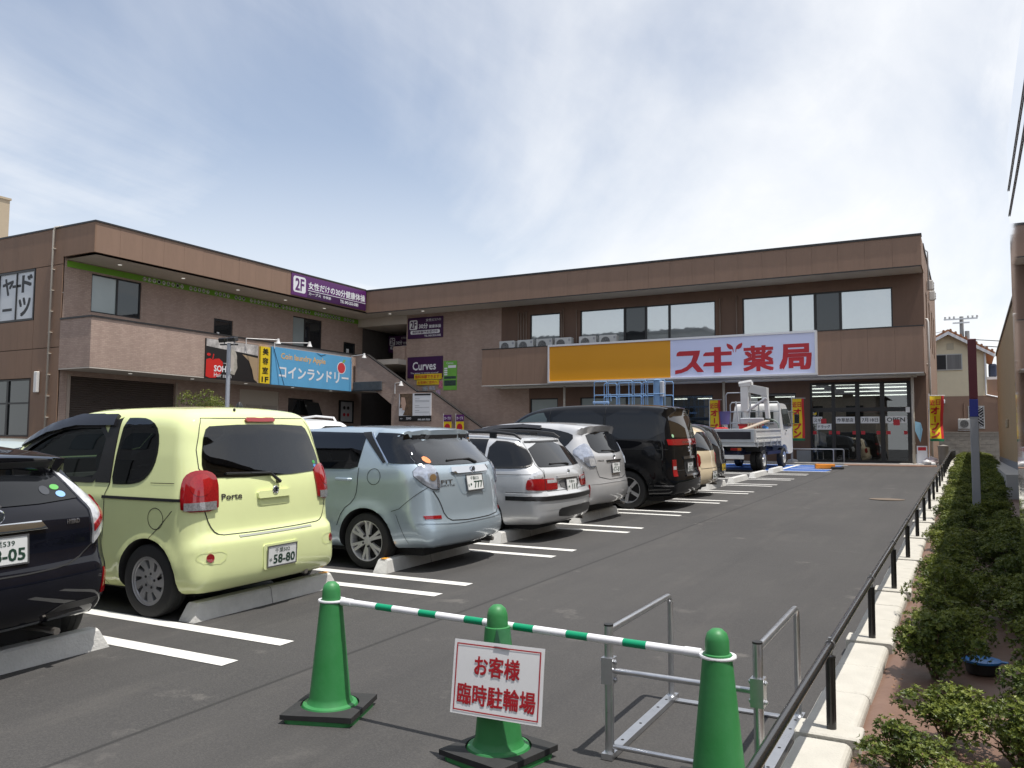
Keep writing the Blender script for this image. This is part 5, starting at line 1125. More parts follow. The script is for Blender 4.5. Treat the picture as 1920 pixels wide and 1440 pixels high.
    sphere_badge(o, B, 0, 0.99, 0.036, 0, 0.032); badge(o, B, 'Porte', -0.545, 0.94, -0.345, 0.99, 0.03)
    wiper(o, B, (0.06, 1.06), (-0.03, 1.135), (-0.48, 1.15))
    for sg in (-1, 1):
        part(o, B, 'reflector', ell(sg*0.70, 0.50, 0.028, 0.034, 16), 0, RED(), 0.006, 0.01, 0.03)
        seam(o, B, chaikin([(sg*0.55,0.55),(sg*0.77,0.55),(sg*0.79,0.5),(sg*0.73,0.455),(sg*0.58,0.46)], 1), 0, 0.006, True, P, 'bumper_crease', 0.004)
    hp = B.hit(0, 0.44, 0)[0]
    m = MB(); m.prism(rrect(-0.2, 0.335, 0.2, 0.545, 0.02), lambda u, v: (hp.x-0.02, u, v), lambda u, v: (hp.x+0.006, u, v)); m.build('plate_recess', P, o)
    plate(o, (hp.x+0.02, 0, 0.44), '千葉502', 'ゆ', '58-80', 0.05)
    m = MB(); m.lathe([(0.035, 0), (0.03, 0.02), (0.012, 0.05), (0.0, 0.055)], 10, o=(-0.62, 0.1, 1.705)); m.build('roof_antenna', TRIM(), o, 'auto')
    m = MB(); m.lathe([(0.01, 0), (0.012, 0.02), (0.0, 0.03)], 8, o=(-0.36, -0.2, 1.665)); m.build('washer_nozzle', TRIM(), o, 'auto')
    seam(o, B, [(-0.5, -0.58), (-1.6, -0.6)], 'top', 0.008, False, P, 'roof_rib', 0.004)
    for (yy, zz, c) in ((0.6, 1.2, (0.05, 0.35, 0.08)), (0.605, 1.165, (0.1, 0.3, 0.6))):
        part(o, B, 'sticker', ell(yy, zz, 0.02, 0.016, 12), 0, mat('sticker%g' % zz, c, 0.5), 0.0045, 0.001)
    mirrors(o, -2.64, 0.9, 1.2, P)
    seats(o, (-1.75, -0.95), 1.15, 0.38)
    m = MB(); m.box(-3.0, -2.45, -0.6, 0.6, 0.9, 1.1, 0.05); m.build('dashboard', mat('dash', (0.05, 0.05, 0.05), 0.8), o)
    add_wheels(o, B.wheels, 0.745, rw, wheel_meshes(rw, 0.18, 0.195, 9, 'cover', mat('wheel_cover', (0.36, 0.36, 0.37), 0.35, 0.55, var=0.08)))
    front_end(o, B, 1.2, 1.58, 0.70, 0.60, 0.68, GLASS_T()); under(o, L, 0.6)
    return o

def car_wagon(loc, rz):     # pale blue-green estate
    L, Wd, H = 4.41, 1.695, 1.54
    sil = [(-0.14,0.24),(-0.05,0.27),(-0.005,0.36),(0.0,0.46),(-0.01,0.51),(-0.03,0.53),(-0.045,0.62),(-0.06,0.75),(-0.085,0.92),(-0.12,1.05),(-0.18,1.13),(-0.36,1.275),(-0.5,1.385),(-0.52,1.425),(-0.455,1.455),(-0.46,1.485),(-0.62,1.515),(-1.0,1.535),(-1.6,1.54),(-2.2,1.50),(-2.7,1.36),(-3.25,1.08),(-3.6,0.97),(-4.0,0.88),(-4.3,0.70),(-4.41,0.45),(-4.36,0.24),(-4.2,0.19),(-2.2,0.18)]
    wid = [(0.1,0.76),(0.22,0.80),(0.35,0.825),(0.5,0.838),(0.64,0.846),(0.72,0.842),(0.95,0.845),(1.05,0.832),(1.12,0.812),(1.3,0.755),(1.45,0.70),(1.55,0.66)]
    rw = 0.30
    B = Body(L, Wd, H, sil, wid, (-0.94, -3.44), rw, bow=0.22, crown=0.06, rad=rad_fn([0.2,0.4,0.6,0.9,1.15,1.4,1.5], [0.10,0.20,0.28,0.26,0.18,0.08,0.06], -0.9, 0.10),
             plan=[(-9,-0.3),(-4.4,-0.12),(-3.8,-0.02),(-3,0),(-1.2,0),(-0.5,-0.015),(-0.1,-0.05),(9,-0.1)], flare=0.02, cell=0.042)
    o = car('parked_car', 'pale blue-green metallic estate car with clear tail lamps and sloping rear window', B, loc, rz)
    P = paint('paint_aquasilver', (0.42, 0.51, 0.58), 0.5, 0.32)
    rdw = [(-1.02,1.455),(-1.06,1.09),(-1.16,1.065),(-1.9,1.055),(-1.95,1.47)]; fdw = [(-2.05,1.47),(-2.0,1.055),(-2.95,1.05),(-2.98,1.12),(-2.55,1.37)]
    qwn = chaikin([(-0.97,1.46),(-0.60,1.45),(-0.48,1.43),(-0.17,1.165),(-0.19,1.135),(-0.62,1.128),(-0.70,1.15)], 1)
    gw = chaikin([(-0.55,1.385),(0.55,1.385),(0.70,1.16),(0.665,1.115),(0.3,1.105),(-0.3,1.105),(-0.665,1.115),(-0.70,1.16)], 1)
    wn_ = []
    for w_ in (rdw, fdw, qwn): wn_ += [(shrink(w_, 0.035), -1.1, -0.4), (shrink(w_, 0.035), 0.4, 1.1)]
    finish_body(o, B, P, 0.355, B.wheels, rw, cabin=([(-2.75,0.9),(-0.5,0.9),(-0.62,1.2),(-0.75,1.40),(-1.2,1.45),(-2.2,1.43),(-2.6,1.22)], 0.62), windows=wn_+[(shrink(gw, 0.04), -0.9, 0.2, 'x')])
    seats(o, (-2.0, -1.15), 1.1, 0.36)
    part(o, B, 'rear_door_window', [(-1.02,1.455),(-1.06,1.09),(-1.16,1.065),(-1.9,1.055),(-1.95,1.47)], 90, TINT(), 0.003, 0.004, both=True)
    part(o, B, 'front_door_window', [(-2.05,1.47),(-2.0,1.055),(-2.95,1.05),(-2.98,1.12),(-2.55,1.37)], 90, TINT(), 0.003, 0.004, both=True)
    part(o, B, 'quarter_window', chaikin([(-0.97,1.46),(-0.60,1.45),(-0.48,1.43),(-0.17,1.165),(-0.19,1.135),(-0.62,1.128),(-0.70,1.15)], 1), 90, TINT(), 0.003, 0.004, both=True)
    part(o, B, 'pillar_garnish', [(-1.09,1.46),(-0.985,1.465),(-0.70,1.145),(-0.735,1.135)], 90, TRIM(), 0.0035, both=True)
    part(o, B, 'pillar_trim', [(-2.06,1.48),(-1.94,1.48),(-1.9,1.05),(-2.02,1.05)], 90, TRIM(), 0.004, both=True)
    part(o, B, 'chrome_strip', [(-0.965,1.455),(-0.955,1.462),(-0.655,1.134),(-0.67,1.13)], 90, CHROME(), 0.006)
    gw = chaikin([(-0.55,1.385),(0.55,1.385),(0.70,1.16),(0.665,1.115),(0.3,1.105),(-0.3,1.105),(-0.665,1.115),(-0.70,1.16)], 1)
    part(o, B, 'rear_window', gw, 0, TINT(), 0.003, 0.004)
    part(o, B, 'spoiler_shade', [(-0.56,1.43),(0.56,1.43),(0.55,1.39),(-0.55,1.39)], 0, TRIM(), 0.004)
    lm = chaikin([(-0.225,1.03),(-0.13,1.115),(0.0,1.12),(0.055,1.05),(0.095,0.86),(0.0,0.862),(-0.11,0.925)], 1)
    for fl in (False, True):
        t = part(o, B, 'tail_lamp', lm, 45, mat('lamp_clear_blue', (0.42, 0.45, 0.52), 0.05, 0.5, coat=1.0, var=0.45, vscale=14), 0.008, 0.02, 0.035, 0.006, flip=fl)
        part(t, B, 'lamp_bulb', ell(0.0, 0.985, 0.035, 0.035, 16), 45, mat('lamp_amber', (0.25, 0.16, 0.08), 0.1, 0.3, coat=1), 0.017, 0.01, 0.03, flip=fl)
        part(t, B, 'reflector_strip', [(0.035,1.04),(0.055,1.03),(0.08,0.875),(0.045,0.88)], 45, mat('lamp_gem', (0.35, 0.37, 0.45), 0.05, 0.8, var=0.8, vscale=80), 0.0175, 0.01, 0.03, flip=fl)
        mb = MB(); B.line(mb, lm, 45, 0.012, 0.004, True)
        if fl: mb.v = [(p[0], -p[1], p[2]) for p in mb.v]
        mb.build('lamp_edge', SEAM(), t)
    seam(o, B, chaikin([(-0.66,0.85),(-0.60,0.74),(-0.55,0.57),(-0.44,0.515),(0.44,0.515),(0.55,0.57),(0.60,0.74),(0.66,0.85)], 1, False), 0, 0.01)
    seam(o, B, [(-0.66,0.86),(-0.68,1.1),(-0.60,1.40)], 0, 0.006); seam(o, B, [(0.66,0.86),(0.68,1.1),(0.60,1.40)], 0, 0.006)
    part(o, B, 'chrome_bar', [(-0.36,1.075),(0.36,1.075),(0.38,1.03),(0.33,1.01),(-0.33,1.01),(-0.38,1.03)], 0, CHROME(), 0.02, 0.03, 0.05, 0.006)
    sphere_badge(o, B, 0, 1.045, 0.042, 1, 0.03)
    part(o, B, 'plate_recess', chaikin([(-0.33,1.005),(0.33,1.005),(0.25,0.80),(-0.25,0.80)], 1), 0, P, -0.004, 0.002)
    seam(o, B, chaikin([(-0.33,1.0),(-0.26,0.82),(-0.2,0.795),(0.2,0.795),(0.26,0.82),(0.33,1.0)], 1, False), 0, 0.008, False, P, 'recess_edge', 0.008)
    hp = B.hit(0, 0.91, 0)[0]; plate(o, (hp.x+0.018, 0, 0.905), '千葉523', 'ぬ', '・777', -0.18)
    badge(o, B, 'FIT', -0.56, 0.915, -0.38, 0.955); badge(o, B, 'SHUTTLE', -0.57, 0.885, -0.36, 0.905)
    wiper(o, B, (0.16, 1.12), (0.08, 1.16), (-0.34, 1.155), 0.02)
    for sg in (-1, 1):
        part(o, B, 'reflector', [(sg*0.60,0.592),(sg*0.60,0.556),(sg*0.74,0.556),(sg*0.75,0.592)][::sg], 0, RED(), 0.004, 0.01, 0.04)
    seam(o, B, [(-0.80,0.52),(-0.4,0.5),(0.4,0.5),(0.80,0.52)], 0, 0.012, False, P, 'bumper_crease', 0.006)
    for a in (90, -90):
        seam(o, B, chaikin([(-1.04,1.08),(-1.045,0.85),(-1.10,0.72),(-1.25,0.62),(-1.33,0.45)], 1, False), a)
        seam(o, B, [(-2.0,1.05),(-1.98,0.5),(-2.0,0.22)], a); seam(o, B, [(-0.60,0.63),(-0.5,0.66),(-0.2,0.9)], a, 0.006)
        seam(o, B, ell(-0.83, 0.99, 0.085, 0.085, 24), a, 0.006, True, name='fuel_flap_gap')
        seam(o, B, [(-0.42,0.30),(-0.54,0.60)], a, 0.004)
    handle(o, B, -1.34, -1.13, 0.955, P); handle(o, B, -2.3, -2.09, 0.945, P)
    part(o, B, 'sticker', ell(-0.61, 1.165, 0.042, 0.036, 8), 0, mat('sticker_orange', (0.8, 0.25, 0.08), 0.5), 0.006, 0.001, 0.03)
    mirrors(o, -2.95, 0.9, 1.1, P); under(o, L, 0.6); front_end(o, B, 1.1, 1.45, 0.66, 0.56, 0.66)
    add_wheels(o, B.wheels, 0.735, rw, wheel_meshes(rw, 0.185, 0.215, 6, 'double', ALLOY()))
    return o

def car_touring(loc, rz):   # low silver estate, roof rails, red lamps
    L, Wd, H = 4.48, 1.74, 1.42
    sil = [(-0.16,0.22),(-0.06,0.25),(-0.01,0.33),(0.0,0.45),(0.01,0.58),(0.0,0.625),(-0.05,0.645),(-0.075,0.70),(-0.085,0.82),(-0.115,0.92),(-0.17,0.97),(-0.46,1.29),(-0.5,1.325),(-0.47,1.345),(-0.6,1.37),(-0.9,1.395),(-1.5,1.42),(-2.0,1.40),(-2.4,1.30),(-3.05,0.96),(-3.5,0.90),(-4.0,0.82),(-4.4,0.66),(-4.48,0.42),(-4.42,0.22),(-4.2,0.17),(-2.2,0.16)]
    wid = [(0.1,0.77),(0.2,0.81),(0.35,0.845),(0.55,0.868),(0.75,0.868),(0.88,0.855),(0.95,0.835),(1.0,0.81),(1.2,0.73),(1.36,0.655),(1.45,0.62)]
    rw = 0.31
    B = Body(L, Wd, H, sil, wid, (-1.03, -3.75), rw, bow=0.2, crown=0.05, rad=rad_fn([0.2,0.4,0.6,0.9,1.1,1.3], [0.08,0.16,0.2,0.2,0.14,0.1], -0.9, 0.1),
             plan=[(-9,-0.3),(-4.4,-0.1),(-3.8,-0.01),(-3,0),(-1.0,0),(-0.4,-0.02),(0,-0.05),(9,-0.1)], flare=0.015, cell=0.045)
    o = car('parked_car', 'low silver estate car with black roof rails and two-piece red tail lamps', B, loc, rz)
    P = paint('paint_silver', (0.58, 0.59, 0.60), 0.4, 0.36)
    finish_body(o, B, P, 0.355, B.wheels, rw)
    qw = chaikin([(-0.93,1.315),(-0.62,1.295),(-0.47,1.225),(-0.37,1.12),(-0.31,1.02),(-0.33,0.985),(-0.45,0.97),(-0.93,0.965)], 1)
    part(o, B, 'quarter_window', qw, 90, GLASS_D(), 0.010, 0.02, 0.03, both=True)
    seam(o, B, qw, 90, 0.022, True, TRIM(), 'window_seal', 0.013)
    part(o, B, 'rear_door_window', [(-0.99,1.34),(-0.99,0.965),(-1.75,0.955),(-1.75,1.36)], 90, GLASS_D(), 0.003, both=True)
    part(o, B, 'front_door_window', [(-1.83,1.36),(-1.83,0.955),(-2.75,0.94),(-2.76,1.0),(-2.25,1.29)], 90, GLASS_D(), 0.003, both=True)
    gw = chaikin([(-0.53,1.285),(0.53,1.285),(0.64,0.995),(0.60,0.965),(-0.60,0.965),(-0.64,0.995)], 1)
    part(o, B, 'rear_window', gw, 0, GLASS_D(), 0.003, 0.01); part(o, B, 'spoiler_shade', [(-0.52,1.315),(0.52,1.315),(0.53,1.29),(-0.53,1.29)], 0, TRIM(), 0.004)
    for fl in (False, True):
        t = part(o, B, 'tail_lamp', chaikin([(-0.21,0.70),(-0.20,0.78),(-0.175,0.825),(0.04,0.825),(0.275,0.815),(0.285,0.69),(0.27,0.672),(-0.18,0.68)], 1), 45, RED(), 0.008, 0.02, 0.04, 0.006, flip=fl)
        part(t, B, 'indicator_lens', chaikin([(-0.175,0.828),(-0.12,0.895),(-0.02,0.925),(0.03,0.925),(0.045,0.828)], 1), 45, CLEAR(), 0.008, 0.02, 0.04, 0.006, flip=fl)
        part(t, B, 'reverse_lens', [(0.09,0.81),(0.26,0.805),(0.26,0.765),(0.09,0.765)], 45, CLEAR(), 0.0155, 0.006, 0.04, flip=fl)
        mb = MB(); B.line(mb, [(0.05,0.93),(0.055,0.68)], 45, 0.008, 0.017)
        if fl: mb.v = [(p[0], -p[1], p[2]) for p in mb.v]
        mb.build('lamp_gap', SEAM(), t)
    seam(o, B, [(-0.62,0.93),(-0.615,0.66),(0.615,0.66),(0.62,0.93)], 0, 0.007); seam(o, B, [(-0.62,0.93),(-0.66,1.0),(-0.55,1.31)], 0, 0.006); seam(o, B, [(0.62,0.93),(0.66,1.0),(0.55,1.31)], 0, 0.006)
    part(o, B, 'hatch_handle', [(-0.37,0.845),(0.37,0.845),(0.37,0.815),(-0.37,0.815)], 0, P, 0.03, 0.035, 0.05)
    part(o, B, 'plate_recess', chaikin([(-0.32,0.812),(0.32,0.812),(0.27,0.665),(-0.27,0.665)], 1), 0, mat('recess_grey', (0.25, 0.25, 0.255), 0.4, 0.5), 0.003, 0.004)
    hp = B.hit(0, 0.72, 0)[0]; plate(o, (hp.x+0.025, 0, 0.715), '千葉501', 'さ', '・111', -0.12)
    sphere_badge(o, B, 0, 0.895, 0.036, 2); wiper(o, B, (0.12, 0.99), (0.08, 1.005), (-0.36, 1.01), 0.02)
    part(o, B, 'bumper_strip', [(-0.84,0.60),(-0.4,0.60),(0.4,0.60),(0.84,0.60),(0.84,0.545),(0.4,0.54),(-0.4,0.54),(-0.84,0.545)], 0, TRIM(), 0.006)
    for a in (90, -90):
        part(o, B, 'bumper_strip', [(-0.62,0.60),(-0.25,0.60),(-0.25,0.545),(-0.62,0.545)], a, TRIM(), 0.006)
        part(o, B, 'bumper_ledge', [(-0.62,0.635),(-0.25,0.635),(-0.25,0.602),(-0.62,0.602)], a, P, 0.012)
        seam(o, B, [(-0.96,0.96),(-0.98,0.8),(-1.2,0.68),(-1.36,0.5)], a); seam(o, B, [(-1.8,0.95),(-1.82,0.5),(-1.84,0.2)], a); seam(o, B, [(-0.2,0.885),(-3.6,0.845)], a, 0.006)
        seam(o, B, [(-0.62,0.65),(-0.15,0.65)], a, 0.006)
    part(o, B, 'diffuser', chaikin([(-0.45,0.40),(-0.35,0.44),(0.6,0.44),(0.7,0.40),(0.62,0.31),(-0.4,0.30)], 1), 0, TRIM(), 0.004)
    seam(o, B, [(-0.8,0.455),(-0.4,0.46),(0.4,0.46),(0.8,0.455)], 0, 0.012, False, P, 'bumper_crease', 0.008)
    for sg in (-1, 1):
        m = MB(); m.tube([(-0.52, sg*0.60, 1.345), (-0.62, sg*0.60, 1.405), (-0.9, sg*0.60, 1.435), (-1.6, sg*0.605, 1.455), (-2.1, sg*0.6, 1.425), (-2.25, sg*0.595, 1.36)], [0.014, 0.02, 0.022, 0.022, 0.02, 0.012], 8)
        r_ = m.build('roof_rail', TRIM(), o, 'auto')
        for x in (-0.95, -1.75): mm = MB(); mm.box(x-0.05, x+0.05, sg*0.60-0.015, sg*0.60+0.015, 1.36, 1.44); mm.build('rail_foot', TRIM(), r_)
    handle(o, B, -1.35, -1.15, 0.82, P); mirrors(o, -2.7, 0.92, 1.0, P); under(o, L, 0.62); front_end(o, B, 1.0, 1.36, 0.66, 0.54, 0.58)
    add_wheels(o, B.wheels, 0.755, rw, wheel_meshes(rw, 0.2, 0.22, 5, 'single', ALLOY()))
    return o

def car_hybrid(loc, rz):    # taller silver estate with clear lamps
    L, Wd, H = 4.615, 1.775, 1.585
    sil = [(-0.16,0.26),(-0.06,0.31),(-0.01,0.40),(0.0,0.52),(-0.005,0.60),(-0.03,0.64),(-0.05,0.74),(-0.06,0.9),(-0.09,1.04),(-0.15,1.14),(-0.28,1.36),(-0.33,1.44),(-0.17,1.475),(-0.16,1.495),(-0.4,1.54),(-0.8,1.57),(-1.4,1.585),(-1.9,1.57),(-2.4,1.48),(-3.2,1.14),(-3.6,1.0),(-4.1,0.88),(-4.5,0.7),(-4.615,0.45),(-4.55,0.24),(-4.3,0.18),(-2.2,0.17)]
    wid = [(0.1,0.79),(0.25,0.83),(0.4,0.862),(0.6,0.885),(0.85,0.886),(1.0,0.872),(1.12,0.845),(1.3,0.785),(1.48,0.715),(1.6,0.66)]
    rw = 0.315
    B = Body(L, Wd, H, sil, wid, (-0.95, -3.73), rw, bow=0.2, crown=0.07, rad=rad_fn([0.2,0.4,0.6,0.9,1.15,1.4,1.46,1.5], [0.1,0.2,0.24,0.24,0.18,0.12,0.05,0.08], -0.7, 0.12),
             plan=[(-9,-0.3),(-4.5,-0.12),(-3.9,-0.01),(-3,0),(-1.2,0),(-0.5,-0.03),(-0.1,-0.10),(9,-0.12)], flare=0.016, cell=0.05)
    o = car('parked_car', 'silver hatchback with roof spoiler and pale clear tail lamps beside the black van', B, loc, rz)
    P = paint('paint_silver_warm', (0.55, 0.55, 0.555), 0.4, 0.36)
    finish_body(o, B, P, 0.37, B.wheels, rw)
    w = chaikin([(-0.44,1.355),(-0.60,1.42),(-1.0,1.485),(-1.4,1.51),(-1.9,1.49),(-2.4,1.39),(-2.95,1.16),(-2.95,1.10),(-1.6,1.11),(-0.68,1.135),(-0.56,1.20)], 1)
    part(o, B, 'side_window', w, 90, GLASS_D(), 0.003, both=True)
    part(o, B, 'rain_visor', [(-1.05,1.50),(-1.4,1.525),(-1.9,1.505),(-2.3,1.43),(-2.3,1.39),(-1.9,1.455),(-1.4,1.475),(-1.05,1.455)], 90, mat('smoked_visor', (0.02, 0.02, 0.024), 0.08), 0.03, 0.03)
    gw = chaikin([(-0.54,1.42),(0.54,1.42),(0.60,1.20),(0.55,1.11),(0.42,1.075),(-0.42,1.075),(-0.55,1.11),(-0.60,1.20)], 1)
    part(o, B, 'rear_window', gw, 0, GLASS_D(), 0.003, 0.01)
    lm = chaikin([(-0.30,1.10),(-0.10,1.24),(0.0,1.22),(0.06,1.08),(0.11,0.87),(-0.02,0.86),(-0.12,0.95)], 1)
    for fl in (False, True):
        t = part(o, B, 'tail_lamp', lm, 45, mat('lamp_clear_blue', (0.42, 0.45, 0.52), 0.05, 0.5, coat=1.0, var=0.45, vscale=14), 0.008, 0.02, 0.04, 0.006, flip=fl)
        part(t, B, 'lamp_lens', [(-0.03,1.0),(0.06,1.0),(0.09,0.885),(-0.01,0.885)], 45, CLEAR(), 0.017, 0.006, 0.04, flip=fl)
    seam(o, B, chaikin([(-0.62,1.05),(-0.62,0.86),(-0.54,0.66),(0.54,0.66),(0.62,0.86),(0.62,1.05)], 1, False), 0, 0.008)
    part(o, B, 'plate_recess', chaikin([(-0.30,0.955),(0.30,0.955),(0.24,0.73),(-0.24,0.73)], 1), 0, P, -0.003, 0.004)
    part(o, B, 'plate_garnish', [(-0.3,0.965),(0.3,0.965),(0.3,0.94),(-0.3,0.94)], 0, TRIM(), 0.012, 0.02)
    hp = B.hit(0, 0.85, 0)[0]; plate(o, (hp.x+0.02, 0, 0.84), '千葉300', 'は', '17-31', -0.1)
    sphere_badge(o, B, 0, 1.015, 0.045, 0); badge(o, B, 'PRIUS', -0.56, 0.95, -0.38, 0.975); wiper(o, B, (0.06, 1.09), (0.02, 1.11), (-0.34, 1.12), 0.02)
    for a in (90, -90):
        seam(o, B, [(-0.75,1.13),(-0.80,0.9),(-1.1,0.76),(-1.28,0.55)], a); seam(o, B, [(-1.85,1.1),(-1.85,0.6),(-1.88,0.2)], a)
    for sg in (-1, 1): part(o, B, 'corner_slot', [(sg*0.74,0.60),(sg*0.755,0.60),(sg*0.755,0.42),(sg*0.74,0.40)], 0, RED(), 0.003)
    seam(o, B, [(-0.72,0.61),(-0.3,0.62),(0.3,0.62),(0.72,0.61)], 0, 0.01, False, P, 'bumper_crease', 0.006)
    handle(o, B, -1.3, -1.08, 0.99, P); mirrors(o, -2.95, 0.95, 1.1, P); under(o, L, 0.62); front_end(o, B, 1.15, 1.5, 0.68, 0.56, 0.68)
    add_wheels(o, B.wheels, 0.775, rw, wheel_meshes(rw, 0.2, 0.215, 5, 'single', ALLOY()))
    return o

def car_van(loc, rz):       # black people carrier
    L, Wd, H = 4.795, 1.795, 1.92
    sil = [(-0.16,0.24),(-0.05,0.28),(0.0,0.38),(0.0,0.55),(-0.02,0.62),(-0.06,0.68),(-0.07,0.9),(-0.08,1.15),(-0.11,1.28),(-0.17,1.55),(-0.24,1.76),(-0.20,1.815),(-0.21,1.835),(-0.36,1.87),(-0.8,1.905),(-1.6,1.92),(-2.4,1.905),(-2.9,1.85),(-3.3,1.68),(-3.9,1.20),(-4.1,1.09),(-4.5,0.98),(-4.7,0.82),(-4.795,0.5),(-4.74,0.26),(-4.5,0.2),(-2.2,0.19)]
    wid = [(0.1,0.80),(0.25,0.85),(0.4,0.88),(0.62,0.893),(0.9,0.895),(1.15,0.885),(1.25,0.875),(1.5,0.83),(1.75,0.775),(1.9,0.73)]
    rw = 0.345
    B = Body(L, Wd, H, sil, wid, (-0.95, -3.9), rw, bow=0.12, crown=0.05, rad=rad_fn([0.2,0.5,0.9,1.3,1.75,1.8,1.85], [0.08,0.14,0.14,0.13,0.12,0.06,0.1], -0.7, 0.12),
             plan=[(-9,-0.3),(-4.7,-0.12),(-4.1,-0.01),(-3,0),(-0.4,0),(-0.05,-0.02),(9,-0.1)], flare=0.022, cell=0.05)
    o = car('parked_van', 'tall black people carrier with red bar lamp under the rear window', B, loc, rz); o['category'] = 'van'
    P = paint('paint_black', (0.003, 0.0035, 0.005), 0.0, 0.25, 0.8)
    finish_body(o, B, P, 0.40, B.wheels, rw)
    G = GLASS_D()
    part(o, B, 'rear_quarter_window', chaikin([(-0.28,1.77),(-1.38,1.80),(-1.38,1.27),(-0.26,1.26)], 1), 90, G, 0.003, both=True)
    part(o, B, 'slide_door_window', chaikin([(-1.44,1.80),(-2.48,1.80),(-2.48,1.27),(-1.44,1.27)], 1), 90, G, 0.003, both=True)
    part(o, B, 'front_door_window', chaikin([(-2.62,1.77),(-2.90,1.74),(-3.2,1.60),(-3.55,1.33),(-3.5,1.26),(-2.58,1.27)], 1), 90, mat('front_tint', (0.05, 0.07, 0.07), 0.03, coat=0.8), 0.003, both=True)
    gw = chaikin([(-0.64,1.765),(0.64,1.765),(0.72,1.35),(0.715,1.285),(-0.715,1.285),(-0.72,1.35)], 1)
    part(o, B, 'rear_window', gw, 0, mat('privacy_glass_brown', (0.030, 0.022, 0.014), 0.03), 0.003, 0.01)
    bar = part(o, B, 'bar_lamp', [(-0.83,1.26),(0.83,1.26),(0.83,1.16),(0.5,1.15),(-0.5,1.15),(-0.83,1.16)], 0, RED(), 0.006, 0.02)
    m = MB(); put_text(m, 'ELGRAND', lambda u, v, w: tuple(B.hit(u, v, 0)[0]+Vector((0.011, 0, 0))), -0.30, 1.185, 0.30, 1.225, 0, 0.02); m.build('badge_lettering', CHROME(), bar)
    for fl in (False, True):
        t = part(o, B, 'tail_lamp', [(-0.02,0.90),(0.10,0.90),(0.11,0.60),(-0.01,0.60)], 45, RED(), 0.008, 0.02, 0.04, flip=fl)
        part(t, B, 'reverse_lens', [(0.0,0.78),(0.09,0.78),(0.09,0.72),(0.0,0.72)], 45, CLEAR(), 0.0095, 0.004, 0.04, flip=fl)
    part(o, B, 'plate_recess', rrect(-0.28, 0.60, 0.28, 0.92, 0.03), 0, SEAM(), 0.002, 0.004)
    part(o, B, 'chrome_bar', [(-0.33,0.945),(0.33,0.945),(0.33,0.895),(-0.33,0.895)], 0, mat('smoke_chrome', (0.3, 0.3, 0.31), 0.15, 0.9), 0.02, 0.03)
    part(o, B, 'lower_garnish', [(-0.33,0.615),(0.33,0.615),(0.33,0.585),(-0.33,0.585)], 0, mat('smoke_chrome', (0.3, 0.3, 0.31), 0.15, 0.9), 0.02, 0.03)
    hp = B.hit(0, 0.75, 0)[0]; plate(o, (hp.x+0.02, 0, 0.745), '千葉300', 'ほ', '32-10', 0.0)
    sphere_badge(o, B, 0, 1.07, 0.05, 0)
    for a in (90, -90):
        seam(o, B, [(-1.41,1.85),(-1.41,1.2),(-1.36,0.9),(-1.4,0.6)], a); seam(o, B, [(-2.55,1.85),(-2.53,1.2),(-2.5,0.25)], a); seam(o, B, [(-0.2,1.08),(-1.4,1.09)], a, 0.012)
        part(o, B, 'side_strip', [(-0.45,0.45),(-0.45,0.425),(-0.1,0.425),(-0.1,0.45)], a, mat('smoke_chrome', (0.3, 0.3, 0.31), 0.15, 0.9), 0.004)
    seam(o, B, [(-0.7,1.1),(-0.72,0.7),(0.72,0.7),(0.7,1.1)], 0, 0.01)
    part(o, B, 'sticker', ell(-0.66, 1.32, 0.04, 0.03, 12), 0, mat('sticker_mint', (0.35, 0.6, 0.35), 0.5), 0.006, 0.001)
    handle(o, B, -1.72, -1.50, 1.1, P); mirrors(o, -3.45, 0.97, 1.3, P); under(o, L, 0.65); front_end(o, B, 1.25, 1.82, 0.72, 0.62, 0.72)
    add_wheels(o, B.wheels, 0.775, rw, wheel_meshes(rw, 0.22, 0.235, 5, 'single', ALLOY()))
    return o

